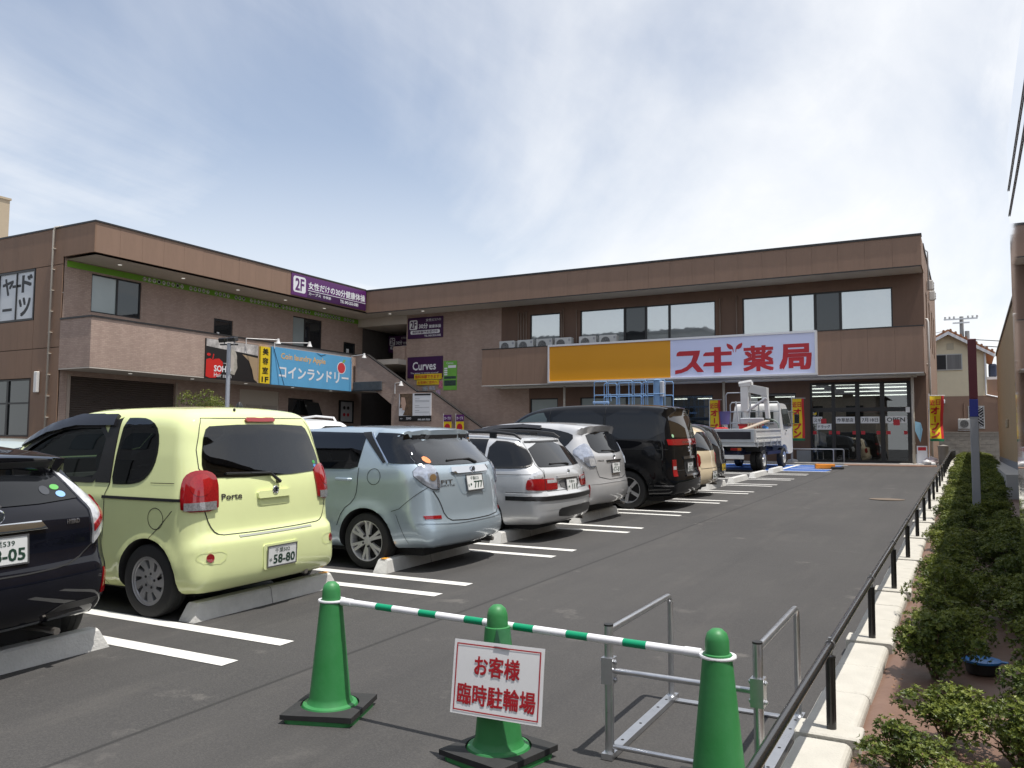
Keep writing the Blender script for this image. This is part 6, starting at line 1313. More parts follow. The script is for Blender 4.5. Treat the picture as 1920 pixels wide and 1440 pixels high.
def car_navy(loc, rz):      # dark blue hatchback
    L, Wd, H = 3.995, 1.695, 1.445
    sil = [(-0.16,0.26),(-0.07,0.32),(-0.02,0.40),(0.0,0.52),(0.0,0.60),(-0.02,0.65),(-0.05,0.70),(-0.055,0.82),(-0.06,0.92),(-0.09,1.0),(-0.16,1.06),(-0.30,1.20),(-0.42,1.28),(-0.30,1.315),(-0.28,1.345),(-0.5,1.38),(-0.9,1.42),(-1.4,1.445),(-1.9,1.42),(-2.4,1.28),(-2.9,1.04),(-3.4,0.9),(-3.8,0.74),(-3.99,0.45),(-3.92,0.24),(-3.7,0.19),(-2,0.18)]
    wid = [(0.1,0.76),(0.25,0.80),(0.4,0.832),(0.6,0.845),(0.8,0.845),(0.95,0.83),(1.05,0.80),(1.2,0.72),(1.35,0.65),(1.45,0.6)]
    rw = 0.295
    B = Body(L, Wd, H, sil, wid, (-0.72, -3.27), rw, bow=0.2, crown=0.07, rad=rad_fn([0.2,0.4,0.6,0.9,1.1,1.25,1.32], [0.08,0.12,0.14,0.15,0.12,0.08,0.05], -0.7, 0.1),
             plan=[(-9,-0.3),(-3.9,-0.12),(-3.3,-0.01),(-2.6,0),(-0.6,0),(-0.1,-0.03),(9,-0.08)], flare=0.02, cell=0.042)
    o = car('parked_car', 'dark navy hatchback with chrome tailgate bar and stickers on the rear window', B, loc, rz)
    P = paint('paint_navy', (0.0035, 0.004, 0.0085), 0.0, 0.25, 0.9)
    finish_body(o, B, P, 0.345, B.wheels, rw)
    part(o, B, 'side_window', chaikin([(-0.5,1.20),(-1.0,1.34),(-1.5,1.36),(-2.0,1.31),(-2.6,1.05),(-2.6,1.0),(-0.65,1.02)], 1), 90, GLASS_D(), 0.003, both=True)
    gw = chaikin([(-0.50,1.27),(0.50,1.27),(0.60,1.10),(0.615,1.045),(-0.615,1.045),(-0.60,1.10)], 1)
    part(o, B, 'rear_window', gw, 0, GLASS_D(), 0.003, 0.01)
    part(o, B, 'spoiler_shade', [(-0.52,1.315),(0.52,1.315),(0.51,1.275),(-0.51,1.275)], 0, TRIM(), 0.004)
    for sg in (-1, 1):
        y = lambda pts: [(sg*a, b) for a, b in pts][::sg]
        t = part(o, B, 'tail_lamp', y([(0.535,1.25),(0.56,1.24),(0.68,1.09),(0.755,1.02),(0.775,0.97),(0.785,0.87),(0.66,0.755),(0.665,0.85),(0.655,0.98),(0.60,1.10)]), 0, CLEAR(), 0.012, 0.03, 0.03, 0.004)
        part(t, B, 'brake_band', y([(0.665,0.835),(0.765,0.925),(0.775,0.985),(0.74,1.045),(0.71,1.06),(0.745,0.985),(0.725,0.93),(0.665,0.885)]), 0, RED(), 0.022, 0.006, 0.03)
        part(o, B, 'reflector', y([(0.735,0.59),(0.755,0.56),(0.755,0.42),(0.72,0.42)]), 0, RED(), 0.006, 0.01, 0.04)
        part(o, B, 'bumper_vent', y([(0.3,0.36),(0.66,0.36),(0.7,0.40),(0.4,0.40)]), 0, TRIM(), 0.003)
    part(o, B, 'chrome_bar', [(-0.26,0.945),(0.26,0.945),(0.30,0.895),(-0.30,0.895)], 0, CHROME(), 0.02, 0.03, 0.05, 0.006)
    hp = B.hit(0, 0.79, 0)[0]; plate(o, (hp.x+0.015, 0, 0.79), '千葉539', 'め', '28-05', -0.04)
    sphere_badge(o, B, 0, 0.995, 0.045, 0, 0.015); badge(o, B, 'HYBRID', 0.46, 0.905, 0.56, 0.935, 0.05)
    wiper(o, B, (0.03, 1.05), (-0.02, 1.09), (-0.36, 1.10), 0.02)
    seam(o, B, chaikin([(-0.66,0.76),(-0.5,0.66),(-0.3,0.635),(0.3,0.635),(0.5,0.66),(0.66,0.76)], 1, False), 0, 0.01)
    seam(o, B, [(-0.665,0.76),(-0.665,1.0),(-0.53,1.26)], 0, 0.006); seam(o, B, [(0.665,0.76),(0.665,1.0),(0.53,1.26)], 0, 0.006)
    for (a, b, c, d, k) in ((0.475, 1.135, 0.034, 0.017, (0.12, 0.42, 0.10)), (0.495, 1.09, 0.036, 0.02, (0.25, 0.45, 0.75)), (0.39, 1.12, 0.035, 0.028, (0.05, 0.055, 0.065))):
        part(o, B, 'sticker', ell(a, b, c, d, 18), 0, mat('sticker_%g' % a, k, 0.4), 0.006, 0.001, 0.02)
    mirrors(o, -2.6, 0.9, 1.05, P); under(o, L, 0.6); front_end(o, B, 1.05, 1.38, 0.64, 0.52, 0.6)
    add_wheels(o, B.wheels, 0.745, rw, wheel_meshes(rw, 0.18, 0.195, 8, 'single', ALLOY()))
    return o

def car_plain(name, label, loc, rz, P, L, Wd, H, sil, belt, roofw, lamps='red', cell=0.06, pl=None, rail=False, wheel=0.29, nose=False, bow=0.15):
    """smaller, partly hidden cars: body, glass, lamps, plate, wheels"""
    hw = Wd/2
    wid = [(0.1,hw-0.07),(0.3,hw-0.03),(0.6,hw),(belt-0.1,hw-0.005),(belt,hw-0.03),(H-0.1,roofw),(H+0.05,roofw-0.06)]
    wx = (-0.75, -L+0.75)
    B = Body(L, Wd, H, sil, wid, wx, wheel, bow=bow, crown=0.06, rad=rad_fn([0.2,0.5,0.9,1.2,H], [0.1,0.2,0.2,0.15,0.12], -0.9, 0.12),
             plan=[(-9,-0.3),(-L,-0.12),(-L+0.6,-0.01),(-L+1.2,0),(-0.6,0),(-0.1,-0.03),(9,-0.08)], flare=0.015, cell=cell)
    o = car(name, label, B, loc, rz); finish_body(o, B, P, wheel+0.055, wx, wheel)
    xr = max(p[0] for p in sil if p[1] > belt); top = H-0.16
    xs = [p[0] for p in sil if p[1] > H-0.12]; x1, x0 = max(xs)-0.1, min(xs)+0.15
    part(o, B, 'side_window', chaikin([(x1-0.05, top), ((x0+x1)/2, top+0.03), (x0, top-0.03), (x0-0.75, belt+0.06), (x0-0.7, belt+0.02), (xr-0.35, belt+0.03), (xr-0.3, belt+0.08)], 1), 90, GLASS_D(), 0.003, both=True)
    gw = chaikin([(-roofw+0.12, H-0.17), (roofw-0.12, H-0.17), (hw-0.16, belt+0.05), (hw-0.2, belt+0.02), (-hw+0.2, belt+0.02), (-hw+0.16, belt+0.05)], 1)
    part(o, B, 'rear_window', gw, 0, GLASS_D(), 0.003, 0.01)
    part(o, B, 'windscreen', chaikin([(-roofw+0.1, H-0.14), (roofw-0.1, H-0.14), (hw-0.14, belt+0.1), (-hw+0.14, belt+0.1)], 1), 180, GLASS_D(), 0.003, 0.01)
    for fl in (False, True):
        part(o, B, 'tail_lamp', chaikin([(-0.12, belt-0.3), (-0.13, belt-0.05), (0.06, belt-0.03), (0.09, belt-0.3)], 1), 45, RED() if lamps == 'red' else CLEAR(), 0.008, 0.02, 0.04, 0.006, flip=fl)
    for sg in (-1, 1): part(o, B, 'head_lamp', [(sg*(hw-0.45), 0.62), (sg*(hw-0.12), 0.64), (sg*(hw-0.1), 0.76), (sg*(hw-0.4), 0.72)][::sg], 180, CLEAR(), 0.006, 0.02)
    part(o, B, 'grille', [(-0.35, 0.5), (0.35, 0.5), (0.4, 0.62), (-0.4, 0.62)], 180, TRIM(), 0.004)
    if pl: hp = B.hit(0, pl[0], 0)[0]; plate(o, (hp.x+0.015, 0, pl[0]), pl[1], pl[2], pl[3], 0, pl[4])
    seam(o, B, [(-hw+0.2, belt-0.05), (-hw+0.22, 0.6), (hw-0.22, 0.6), (hw-0.2, belt-0.05)], 0); seam(o, B, [(-L/2, belt), (-L/2, 0.25)], 90)
    if rail:
        for sg in (-1, 1):
            m = MB(); zz = H-0.03; m.tube([(x1-0.05, sg*(roofw-0.05), zz-0.05), (x1-0.12, sg*(roofw-0.05), zz+0.05), ((x0+x1)/2, sg*(roofw-0.05), zz+0.09), (x0+0.15, sg*(roofw-0.05), zz+0.04), (x0, sg*(roofw-0.05), zz-0.03)], 0.025, 8); m.build('roof_rail', rail, o, 'auto')
    mirrors(o, x0-0.55, hw+0.07, belt+0.1, P); under(o, L, hw-0.25)
    add_wheels(o, wx, hw-0.11, wheel, wheel_meshes(wheel, 0.18, 0.2, 7, 'single', ALLOY()))
    return o
# ================================================================ things around the building
ACW = mat('ac_white', (0.52, 0.52, 0.50), 0.5, var=0.04)
def ac_unit(loc, rz, label, group=None):
    o = thing('outdoor_unit', label, 'air conditioner', loc, rz, group)
    q = MB(); q.box(-0.4, 0.4, -0.15, 0.15, 0.03, 0.58, 0.02); q.build('casing', ACW, o)
    q = MB(); q.lathe([(0.24, -0.152), (0.24, -0.158), (0.21, -0.158)], 24, o=(-0.1, 0, 0.30), axis='Y', cap=False); q.lathe([(0.21, -0.151), (0.0, -0.151)], 24, o=(-0.1, 0, 0.30), axis='Y', cap=False, mi=1)
    for k in range(5): q.lathe([(0.04*k+0.03, -0.153), (0.04*k+0.03, -0.16), (0.04*k+0.038, -0.16)], 20, o=(-0.1, 0, 0.30), axis='Y', cap=False)
    q.build('fan_grille', [ACW, mat('ac_dark', (0.05, 0.05, 0.05), 0.7)], o, 'auto')
    q = MB(); q.box(0.27, 0.36, -0.155, -0.15, 0.42, 0.52); q.build('badge', mat('ac_badge', (0.3, 0.3, 0.32), 0.4), o)
    q = MB(); q.box(-0.34, -0.26, -0.17, 0.17, 0.0, 0.03); q.box(0.26, 0.34, -0.17, 0.17, 0.0, 0.03); q.build('feet', mat('ac_dark', (0.05, 0.05, 0.05), 0.7), o)
    return o
for i, x in enumerate((-18.42, -17.48, -16.52, -15.6, -14.42, -13.47)):
    N6 = ('first', 'second', 'third', 'fourth', 'fifth', 'sixth')[i]; ac_unit((x, 33.2, 5.6), 0, 'white air-conditioner unit on the balcony, %s from the brick wall' % N6, 'air-conditioner units on the balcony')
    rk_ = MB(); rk_.box(x-0.38, x-0.32, 33.0, 33.4, 4.24, 5.6); rk_.box(x+0.32, x+0.38, 33.0, 33.4, 4.24, 5.6); s = thing('unit_stand', 'steel stand under the %s balcony air-conditioner unit from the brick wall' % N6, 'stand', (x, 33.2, 4.24), 0, 'stands under the balcony units'); r = rk_.build('stand_frame', STEEL, s); r.matrix_parent_inverse = Matrix.Translation((-x, -33.2, -4.24))
# banners
def banner(x, y, zb, label, wave=0.05, rz=0.0, w=0.45, h=1.5, zt=3.28, lean=0.0, flip=1):
    o = thing('banner', label, 'banner', (x, y, zb), rz, 'yellow and red banners by the shop front')
    q = MB(); q.tube([(0, 0, 0), (lean, 0, zt-zb+0.1)], 0.012, 8); q.tube([(lean, 0, zt-zb+0.03), (lean+w+0.05, 0, zt-zb+0.02)], 0.008, 6); q.build('pole', SWH, o, 'auto')
    q = MB(); q.lathe([(0.2, 0.0), (0.2, 0.05), (0.17, 0.09), (0.03, 0.12)], 16); q.build('weight', mat('weight_white', (0.6, 0.6, 0.6), 0.5), o, 'auto')
    fn = lambda u, v, ww: (lean*(v/(zt-zb))+u+0.12*wave*8*max(0, (zt-zb-v))*0.25*math.sin(v*2)*u, -ww+wave*math.sin(u*9+v*3.1)*(u/w)*1.2+wave*0.5*math.sin(v*5), v)
    t = zt-zb
    def strip(u0, u1, v0, v1, ww, m, nm):
        q = MB(); nu, nv = 6, 14
        for j in range(nv+1):
            for i in range(nu+1): q.v.append(fn(u0+(u1-u0)*i/nu, v0+(v1-v0)*j/nv, ww))
        q.f = [(j*(nu+1)+i, j*(nu+1)+i+1, (j+1)*(nu+1)+i+1, (j+1)*(nu+1)+i) for j in range(nv) for i in range(nu)]; q.m = [0]*len(q.f); return q.build(nm, m, o, True)
    YB = mat('banner_yellow', (0.72, 0.50, 0.01), 0.7, var=0.06); RB = mat('banner_red', (0.5, 0.02, 0.02), 0.7)
    strip(0.02, w*0.80, t-h, t, 0.0, YB, 'cloth'); strip(w*0.80, w, t-h, t, 0.0, RB, 'red_edge'); strip(0.02, w, t-h-0.09, t-h, 0.0, mat('banner_green', (0.01, 0.16, 0.07), 0.7), 'green_hem')
    q = MB(); put_text(q, '近', fn, 0.03, t-0.33, 0.19, t-0.12, 0.008, 0.035); put_text(q, '日', fn, 0.21, t-0.32, 0.35, t-0.12, 0.008, 0.035)
    for k, ch in enumerate('オープン'):
        if ch == 'ー': put_rect(q, fn, 0.17, t-0.92, 0.215, t-0.70, 0.008)
        else: put_text(q, ch, fn, 0.05, t-0.64-0.28*k, 0.33, t-0.37-0.28*k, 0.008, 0.05)
    q.build('banner_characters', RB, o)
    return o
banner(-9.08, 33.0, 0.88, 'yellow opening banner behind the purple bucket on the truck')
banner(-5.90, 33.0, 0.88, 'yellow opening banner against the brown wall beside the entrance doors', 0.05)
banner(-1.24, 32.9, 0.86, 'wind-blown yellow opening banner by the outer corner of the shop', 0.10, 0.15, lean=0.04)
# handrail
hr = thing('handrail', 'stainless steel handrail on the step beside the entrance', 'handrail', (-4.4, 32.75, 0.86)); q = MB(); q.tube([(-3.0, 0, 0.52), (-0.05, 0, 0.52), (0.0, 0, 0.48), (0.0, 0, 0.0)], 0.022, 10); q.build('front_rail', STEEL, hr, 'auto'); q = MB(); q.tube([(-2.5, 0.5, 0.52), (0.25, 0.5, 0.52), (0.30, 0.5, 0.48), (0.30, 0.5, 0)], 0.022, 10); q.build('rear_rail', STEEL, hr, 'auto')
for x in (-1.5, -2.9): q = MB(); q.tube([(x, 0, 0), (x, 0, 0.5)], 0.02, 8); q.build('post', STEEL, hr, 'auto')
# clutter at the corner
o = thing('floor_sign', 'small white stand sign with a red heading beside the white downpipe', 'sign', (-1.62, 33.0, 0.86)); q = MB(); q.box(-0.02, 0.32, -0.02, 0.02, 0.02, 0.66, 0.01); q.build('board', SWH, o); q = MB(); q.box(0.02, 0.28, -0.025, -0.021, 0.5, 0.62); q.build('red_heading', SRED, o); q = MB(); q.box(0.0, 0.3, -0.18, 0.18, 0.0, 0.05, 0.02); q.build('base', mat('base_grey', (0.4, 0.4, 0.4), 0.6), o)
def bag(x, y, z, s, label, m):
    o = thing('plastic_bag', label, 'bag', (x, y, z)); q = MB(); rg = random.Random(int(x*100)); prof = []
    n = 14; k = 9
    for j in range(k):
        t = j/(k-1); r = s*(0.25+0.75*math.sin(math.pi*min(1, t*0.8+0.2))**0.6)*(1 if t < 0.8 else 1.6*(1.02-t)+0.1)
        for i in range(n): a = 2*math.pi*i/n; rr = r*(1+0.12*rg.uniform(-1, 1)); q.v.append((rr*math.cos(a), rr*math.sin(a)*0.8, t*s*1.3))
    q.f = [(j*n+i, j*n+(i+1) % n, (j+1)*n+(i+1) % n, (j+1)*n+i) for j in range(k-1) for i in range(n)]+[tuple(range(n-1, -1, -1)), tuple(range((k-1)*n, k*n))]; q.m = [0]*len(q.f)
    q.build('bag_film', m, o, True); return o
bag(-1.2, 33.05, 0.86, 0.24, 'crumpled translucent plastic bag beside the floor sign', mat('bag_pink', (0.5, 0.42, 0.42), 0.3, var=0.2)); bag(-1.32, 32.75, 0.845, 0.16, 'low white plastic bag in front of the floor sign', mat('bag_white', (0.6, 0.6, 0.6), 0.35))
o = thing('litter_bin', 'grey cylindrical bin at the outer corner of the shop', 'bin', (-0.82, 33.6, 0.85)); q = MB(); q.lathe([(0.15, 0), (0.17, 0.62), (0.18, 0.64), (0.18, 0.68), (0.0, 0.72)], 20); q.build('bin_body', mat('bin_grey', (0.24, 0.22, 0.20), 0.6, var=0.1), o, 'auto')
o = thing('umbrella_cover', 'light blue cloth hanging on the white downpipe', 'cloth', (-1.68, 33.1, 1.65)); q = MB(); q.prism([(0, 0.75), (0.18, 0.7), (0.24, 0.45), (0.16, 0.0), (0.08, 0.2), (0.0, 0.4)], lambda u, v: (u, 0.03+0.03*math.sin(v*9), v), lambda u, v: (u, -0.03+0.03*math.sin(v*9), v)); q.build('cloth', mat('cloth_blue', (0.28, 0.5, 0.62), 0.7), o)
o = thing('cable_ramp', 'orange plastic block lying on the blue painted bay', 'block', (-4.15, 29.6, lotz(29.6)+0.01), 0.3); q = MB(); q.box(-0.42, 0.2, -0.14, 0.14, 0.0, 0.16, 0.03); q.build('block', mat('orange_plastic', (0.72, 0.24, 0.02), 0.5), o); q = MB(); q.box(0.05, 0.45, -0.3, -0.15, 0.0, 0.08, 0.02); q.build('dark_base', BK, o)
# lamp post and small tree in front of the left wing
o = thing('lamp_post', 'grey steel lamp post with twin floodlights in front of the left wing', 'lamp post', (-17.0, 15.5, lotz(15.5))); q = MB(); q.tube([(0, 0, 0), (0, 0, 3.72)], [0.06, 0.05], 14); q.lathe([(0.14, 0), (0.14, 0.02), (0.07, 0.04)], 14); q.build('pole', mat('post_steel', (0.36, 0.38, 0.42), 0.4, 0.3), o, 'auto')
q = MB(); q.tube([(-0.22, -0.1, 3.68), (0.22, 0.1, 3.68)], 0.02, 8); q.build('cross_arm', BLK, o)
for s in (-1, 1):
    q = MB(); q.box(s*0.17-0.13, s*0.17+0.13, -0.07, 0.09, 3.74, 3.86, 0.02, mt=Matrix.Rotation(0.25, 4, 'X') @ Matrix.Translation((0, 0.9, -0.1))); f = q.build('floodlight', BLK, o); q = MB(); q.tube([(s*0.17, 0, 3.68), (s*0.19, 0.02, 3.76)], 0.015, 6); q.build('bracket', STEEL, o)
def tree(x, y, z, h, r, label, seed, trunk=0.06, nl=6000, ls=0.07):
    o = thing('small_tree', label, 'tree', (x, y, z)); rg = random.Random(seed); q = MB(); q.tube([(0, 0, 0), (0.03, 0.02, h*.3), (-0.02, 0.03, h*.55)], [trunk, trunk*.8, trunk*.6], 8); cl = []
    for k in range(16):
        a = rg.uniform(0, 6.28); rr = rg.uniform(0.1, 0.8)*r; zz = h*rg.uniform(0.5, 0.95)-rr*0.2; c = (rr*math.cos(a), rr*math.sin(a), zz, r*rg.uniform(0.22, 0.4)); cl.append(c); q.tube([(0, 0, h*rg.uniform(.3, .5)), (c[0]*.5, c[1]*.5, zz*.85), c[:3]], [trunk*.5, trunk*.3, 0.01], 5)
    q.build('trunk', TWIG, o, 'auto'); link('crown', leaf_cloud('crown', cl, nl, ls, seed), o); return o
tree(-23.6, 20.7, lotz(20.7), 2.7, 1.1, 'small round evergreen tree behind the yellow-green minivan', 4, nl=12000, ls=0.05)
# tiny banners by the foot of the stairs
for (x, lb) in ((-20.6, 'small purple and yellow price banner at the stair foot, beside the poster'), (-19.95, 'small purple and yellow price banner at the stair foot, lower down')):
    o = thing('mini_banner', lb, 'banner', (x, 31.2, 0.86), 0, 'small banners at the stair foot'); q = MB(); q.tube([(0, 0, 0), (0, 0, 1.95)], 0.01, 6); q.build('pole', SWH, o); q = MB(); q.box(0.01, 0.42, -0.005, 0.005, 0.95, 1.6); q.build('cloth', mat('banner_yellow', (0.72, 0.50, 0.01), 0.7, var=0.06), o); q = MB(); q.box(0.01, 0.42, -0.008, 0.007, 1.6, 1.9); q.build('purple_head', PUR, o)
    q = MB(); put_text(q, 'カーブス', face_y(-0.009), 0.05, 1.68, 0.38, 1.82, 0.001, 0.02); q.build('lettering', SWH, o); q = MB(); put_poly(q, face_y(-0.006), ell(0.21, 1.35, 0.15, 0.16, 16), 0.001); q.build('red_disc', SRED, o)
# ---------------------------------------------------------------- scissor lift
SB = mat('lift_blue', (0.20, 0.34, 0.55), 0.4, var=0.06)
o = thing('scissor_lift', 'blue scissor lift with railed platform raised behind the black van', 'lift', (-10.8, 29.0, lotz(29)))
q = MB(); q.box(-1.2, 1.2, -0.4, 0.4, 0.18, 0.62, 0.03); q.build('chassis', SB, o)
for x in (-0.9, 0.9):
    for y in (-0.4, 0.4): q = MB(); q.lathe([(0.0, -0.07), (0.18, -0.07), (0.2, -0.05), (0.2, 0.05), (0.18, 0.07), (0, 0.07)], 20, o=(x, y, 0.2), axis='Y'); q.build('wheel', BK, o, 'auto')
for k in range(3):
    z0, z1 = 0.65+k*0.42, 0.65+(k+1)*0.42
    for y in (-0.33, 0.33):
        for s in (-1, 1): q = MB(); q.tube([(-1.05*s, y, z0), (1.05*s, y+0.05, z1)], 0.035, 6); q.build('scissor_arm', SB, o)
q = MB(); q.box(-1.38, 1.38, -0.5, 0.5, 1.95, 2.08, 0.02); q.build('platform', SB, o)
for x in (-1.36, -0.86, -0.8, -0.36, 0.13, 0.2, 0.65, 0.72, 0.95, 1.36):
    for y in (-0.48, 0.48): q = MB(); q.tube([(x, y, 2.08), (x, y, 3.08)], 0.015, 8); q.build('rail_post', SB, o, 'auto')
for z in (3.1, 2.6):
    for y in (-0.48, 0.48):
        for (a, b) in ((-1.38, -0.83), (-0.83, 0.16), (0.16, 0.69), (0.69, 1.38)): q = MB(); q.tube([(a+0.02, y, z-0.06), (a+0.06, y, z), (b-0.06, y, z), (b-0.02, y, z-0.06)], 0.02, 8); q.build('guard_rail', SB, o, 'auto')
q = MB(); q.box(0.95, 1.15, -0.46, -0.1, 2.1, 3.14, 0.02); q.build('mast_box', SB, o); q = MB(); q.box(1.16, 1.28, -0.46, -0.15, 2.5, 3.05, 0.02); q.build('control_box', mat('lift_grey', (0.5, 0.52, 0.55), 0.4), o)
q = MB(); q.box(-1.36, -0.75, -0.62, -0.5, 2.28, 2.36, 0.01); q.build('tray', mat('lift_pale', (0.30, 0.45, 0.70), 0.4), o)
q = MB(); q.tube([(-0.82, -0.55, 2.36), (-0.84, -0.55, 2.62), (-0.68, -0.55, 2.62), (-0.66, -0.55, 2.36)], 0.015, 6); q.build('tray_handle', SB, o)
# ---------------------------------------------------------------- flatbed crane truck
TW = mat('truck_white', (0.66, 0.66, 0.645), 0.35, var=0.06, vscale=3, coat=0.4); TG = mat('truck_grey', (0.46, 0.48, 0.50), 0.45, 0.2, var=0.1); TD = mat('truck_dark', (0.02, 0.02, 0.022), 0.7)
o = thing('crane_truck', 'white flatbed truck with folded loader crane and tools in its bed', 'truck', (-6.78, 26.75, lotz(27)), R(-3.5))
o.rotation_euler.x = SLOPE
# local: rear at y=0, nose towards +Y, width along X
q = MB(); q.box(-0.36, -0.26, 0.1, 4.6, 0.52, 0.70); q.box(0.26, 0.36, 0.1, 4.6, 0.52, 0.70); q.build('chassis_rail', mat('chassis_navy', (0.012, 0.018, 0.06), 0.5), o)
q = MB(); q.box(-0.88, 0.88, 0.0, 3.0, 0.84, 0.95); q.build('bed_floor', TG, o)
gt = MB(); gt.box(-0.88, 0.88, -0.04, 0.0, 0.93, 1.36, 0.01); g = gt.build('tail_gate', TG, o)
q = MB(); q.box(-0.78, 0.76, -0.05, -0.041, 1.03, 1.27); q.build('dark_panel', mat('gate_dark', (0.02, 0.018, 0.025), 0.3, var=0.5, vscale=2), g)
for x in (-0.84, 0.82): q = MB(); q.box(x-0.03, x+0.03, -0.055, -0.041, 0.95, 1.35); q.build('gate_post', TG, g)
for s in (-1, 1):
    q = MB(); q.box(s*0.9-0.02, s*0.9+0.02, 0.0, 3.0, 0.93, 1.34, 0.008); d = q.build('side_gate', TW, o)
    for (a, b) in ((1.30, 1.36), (1.08, 1.11), (0.93, 0.99)): q = MB(); x = s*0.925; q.box(x-0.012, x+0.012, 0.02, 2.98, a, b); q.build('gate_rib', TW, d)
    for y in (0.1, 0.8, 1.6, 2.4, 2.9): q = MB(); q.box(s*0.93-0.02, s*0.93+0.02, y-0.025, y+0.025, 0.78, 1.0); q.build('gate_hinge', TG, d)
q = MB(); q.box(-0.9, 0.9, 0.0, 3.0, 0.80, 0.84); q.build('bed_frame', TW, o)
q = MB(); q.box(-0.72, 0.52, -0.02, 0.03, 0.40, 0.53, 0.01); q.build('rear_bumper', TW, o)
for x in (-0.62, 0.28):
    q = MB(); q.box(x-0.19, x+0.19, -0.03, 0.02, 0.66, 0.77, 0.01); t = q.build('tail_lamp_box', TD, o); q = MB(); q.box(x-0.17, x+0.05, -0.04, -0.031, 0.675, 0.755); q.build('red_lens', RED(), t); q = MB(); q.box(x+0.055, x+0.17, -0.04, -0.031, 0.675, 0.755); q.build('amber_lens', mat('lens_amber', (0.45, 0.12, 0.02), 0.2), t)
q = MB(); q.box(-0.9, -0.62, -0.02, 0.0, 0.55, 0.70); q.build('plate_holder', mat('plate_green', (0.25, 0.3, 0.27), 0.5), o)
def twheel(x, y, r, w, nm='wheel'):
    wq = MB(); wq.lathe([(r*.6, -w/2), (r*.93, -w/2), (r, -w*.38), (r, w*.38), (r*.93, w/2), (r*.6, w/2)], 28, axis='X', cap=False); wo = wq.build(nm, mat('tyre_rubber', (0.018, 0.018, 0.018), 0.75), o, 'auto'); wo.location = (x, y, r)
    q = MB(); q.lathe([(r*.6, 0.49*w), (r*.56, 0.40*w), (r*.3, 0.15*w), (r*.22, 0.42*w), (0, 0.45*w)], 24, axis='X', cap=False); q.lathe([(r*.6, -0.49*w), (r*.56, -0.40*w), (r*.3, -0.15*w), (r*.22, -0.42*w), (0, -0.45*w)], 24, axis='X', cap=False); q.build('rim', mat('steel_rim', (0.6, 0.6, 0.58), 0.35, 0.6), wo, 'auto')
for x in (-0.78, -0.58, 0.58, 0.78): twheel(x, 1.05, 0.34, 0.18)
for x in (-0.76, 0.76): twheel(x, 3.65, 0.34, 0.19)
q = MB(); q.box(-0.86, -0.55, 1.7, 2.6, 0.45, 0.78, 0.03); q.build('fuel_tank', TD, o); q = MB(); q.box(0.5, 0.86, 1.5, 3.2, 0.50, 0.60); q.build('side_guard', mat('chassis_navy', (0.012, 0.018, 0.06), 0.5), o)
q = MB(); q.box(-0.84, 0.84, 0.7, 1.4, 0.62, 0.80); q.build('mud_guard', TD, o)
# cab
cabp = [(3.25, 0.75), (3.22, 1.3), (3.24, 2.10), (3.32, 2.2), (3.5, 2.24), (4.3, 2.24), (4.52, 2.16), (4.78, 1.45), (4.84, 1.2), (4.85, 0.62), (4.78, 0.45), (4.12, 0.45), (4.0, 0.72), (3.65, 0.82), (3.35, 0.75)]
cp = chaikin(cabp, 1); q = MB(); nC = len(cp)
def cabw(z): return np.interp(z, [0.4, 1.2, 1.4, 2.1, 2.25], [0.86, 0.87, 0.86, 0.76, 0.70])
for s in (-1, 1): q.v += [(s*float(cabw(z)), y, z) for y, z in cp]
q.f = [tuple(range(nC))[::-1], tuple(range(nC, 2*nC))]+[(i, (i+1) % nC, nC+(i+1) % nC, nC+i) for i in range(nC)]; q.m = [0]*len(q.f); cabo = q.build('cab', TW, o, 'auto')
for s in (-1, 1):
    pts = [(3.75, 1.45), (4.70, 1.42), (4.50, 2.05), (3.75, 2.05)]; q = MB(); q.prism(pts if s < 0 else pts[::-1], lambda u, v: (s*(float(cabw(v))-0.01), u, v), lambda u, v: (s*(float(cabw(v))+0.012), u, v)); q.build('door_window', mat('cab_glass', (0.05, 0.055, 0.05), 0.05, coat=0.6), cabo)
    q = MB(); q.tube([(s*0.84, 4.72, 1.95), (s*1.02, 4.82, 1.9), (s*1.02, 4.82, 1.55), (s*0.86, 4.76, 1.5)], 0.012, 6); mm = q.build('mirror_stay', BLK, cabo); q = MB(); q.box(s*1.03-0.09, s*1.03+0.09, 4.80, 4.86, 1.52, 1.86, 0.03); q.build('mirror', BLK, mm)
    q = MB(); q.box(s*0.875-0.01, s*0.875+0.01, 3.85, 3.97, 1.25, 1.29); q.build('door_handle', BLK, cabo)
q = MB(); q.box(-0.5, 0.0, 3.2, 3.23, 1.55, 2.0); q.box(0.25, 0.62, 3.2, 3.23, 1.5, 1.98); q.build('rear_glass', mat('cab_glass', (0.05, 0.055, 0.05), 0.05, coat=0.6), cabo)
# head frame with pipe guard
for (pts, nm) in (([(-0.86, 3.08, 0.95), (-0.86, 3.08, 2.2), (-0.8, 3.08, 2.28), (0.8, 3.08, 2.28), (0.86, 3.08, 2.2), (0.86, 3.08, 0.95)], 'guard_hoop'), ([(-0.86, 3.08, 1.55), (0.86, 3.08, 1.55)], 'guard_bar'), ([(-0.86, 3.08, 1.95), (0.86, 3.08, 1.95)], 'guard_bar'), ([(0.15, 3.08, 0.95), (0.15, 3.08, 2.28)], 'guard_bar'), ([(0.5, 3.08, 0.95), (0.5, 3.08, 2.28)], 'guard_bar'), ([(-0.4, 3.08, 0.95), (-0.4, 3.08, 2.28)], 'guard_bar')): q = MB(); q.tube(pts, 0.022, 8); q.build(nm, TG, o, 'auto')
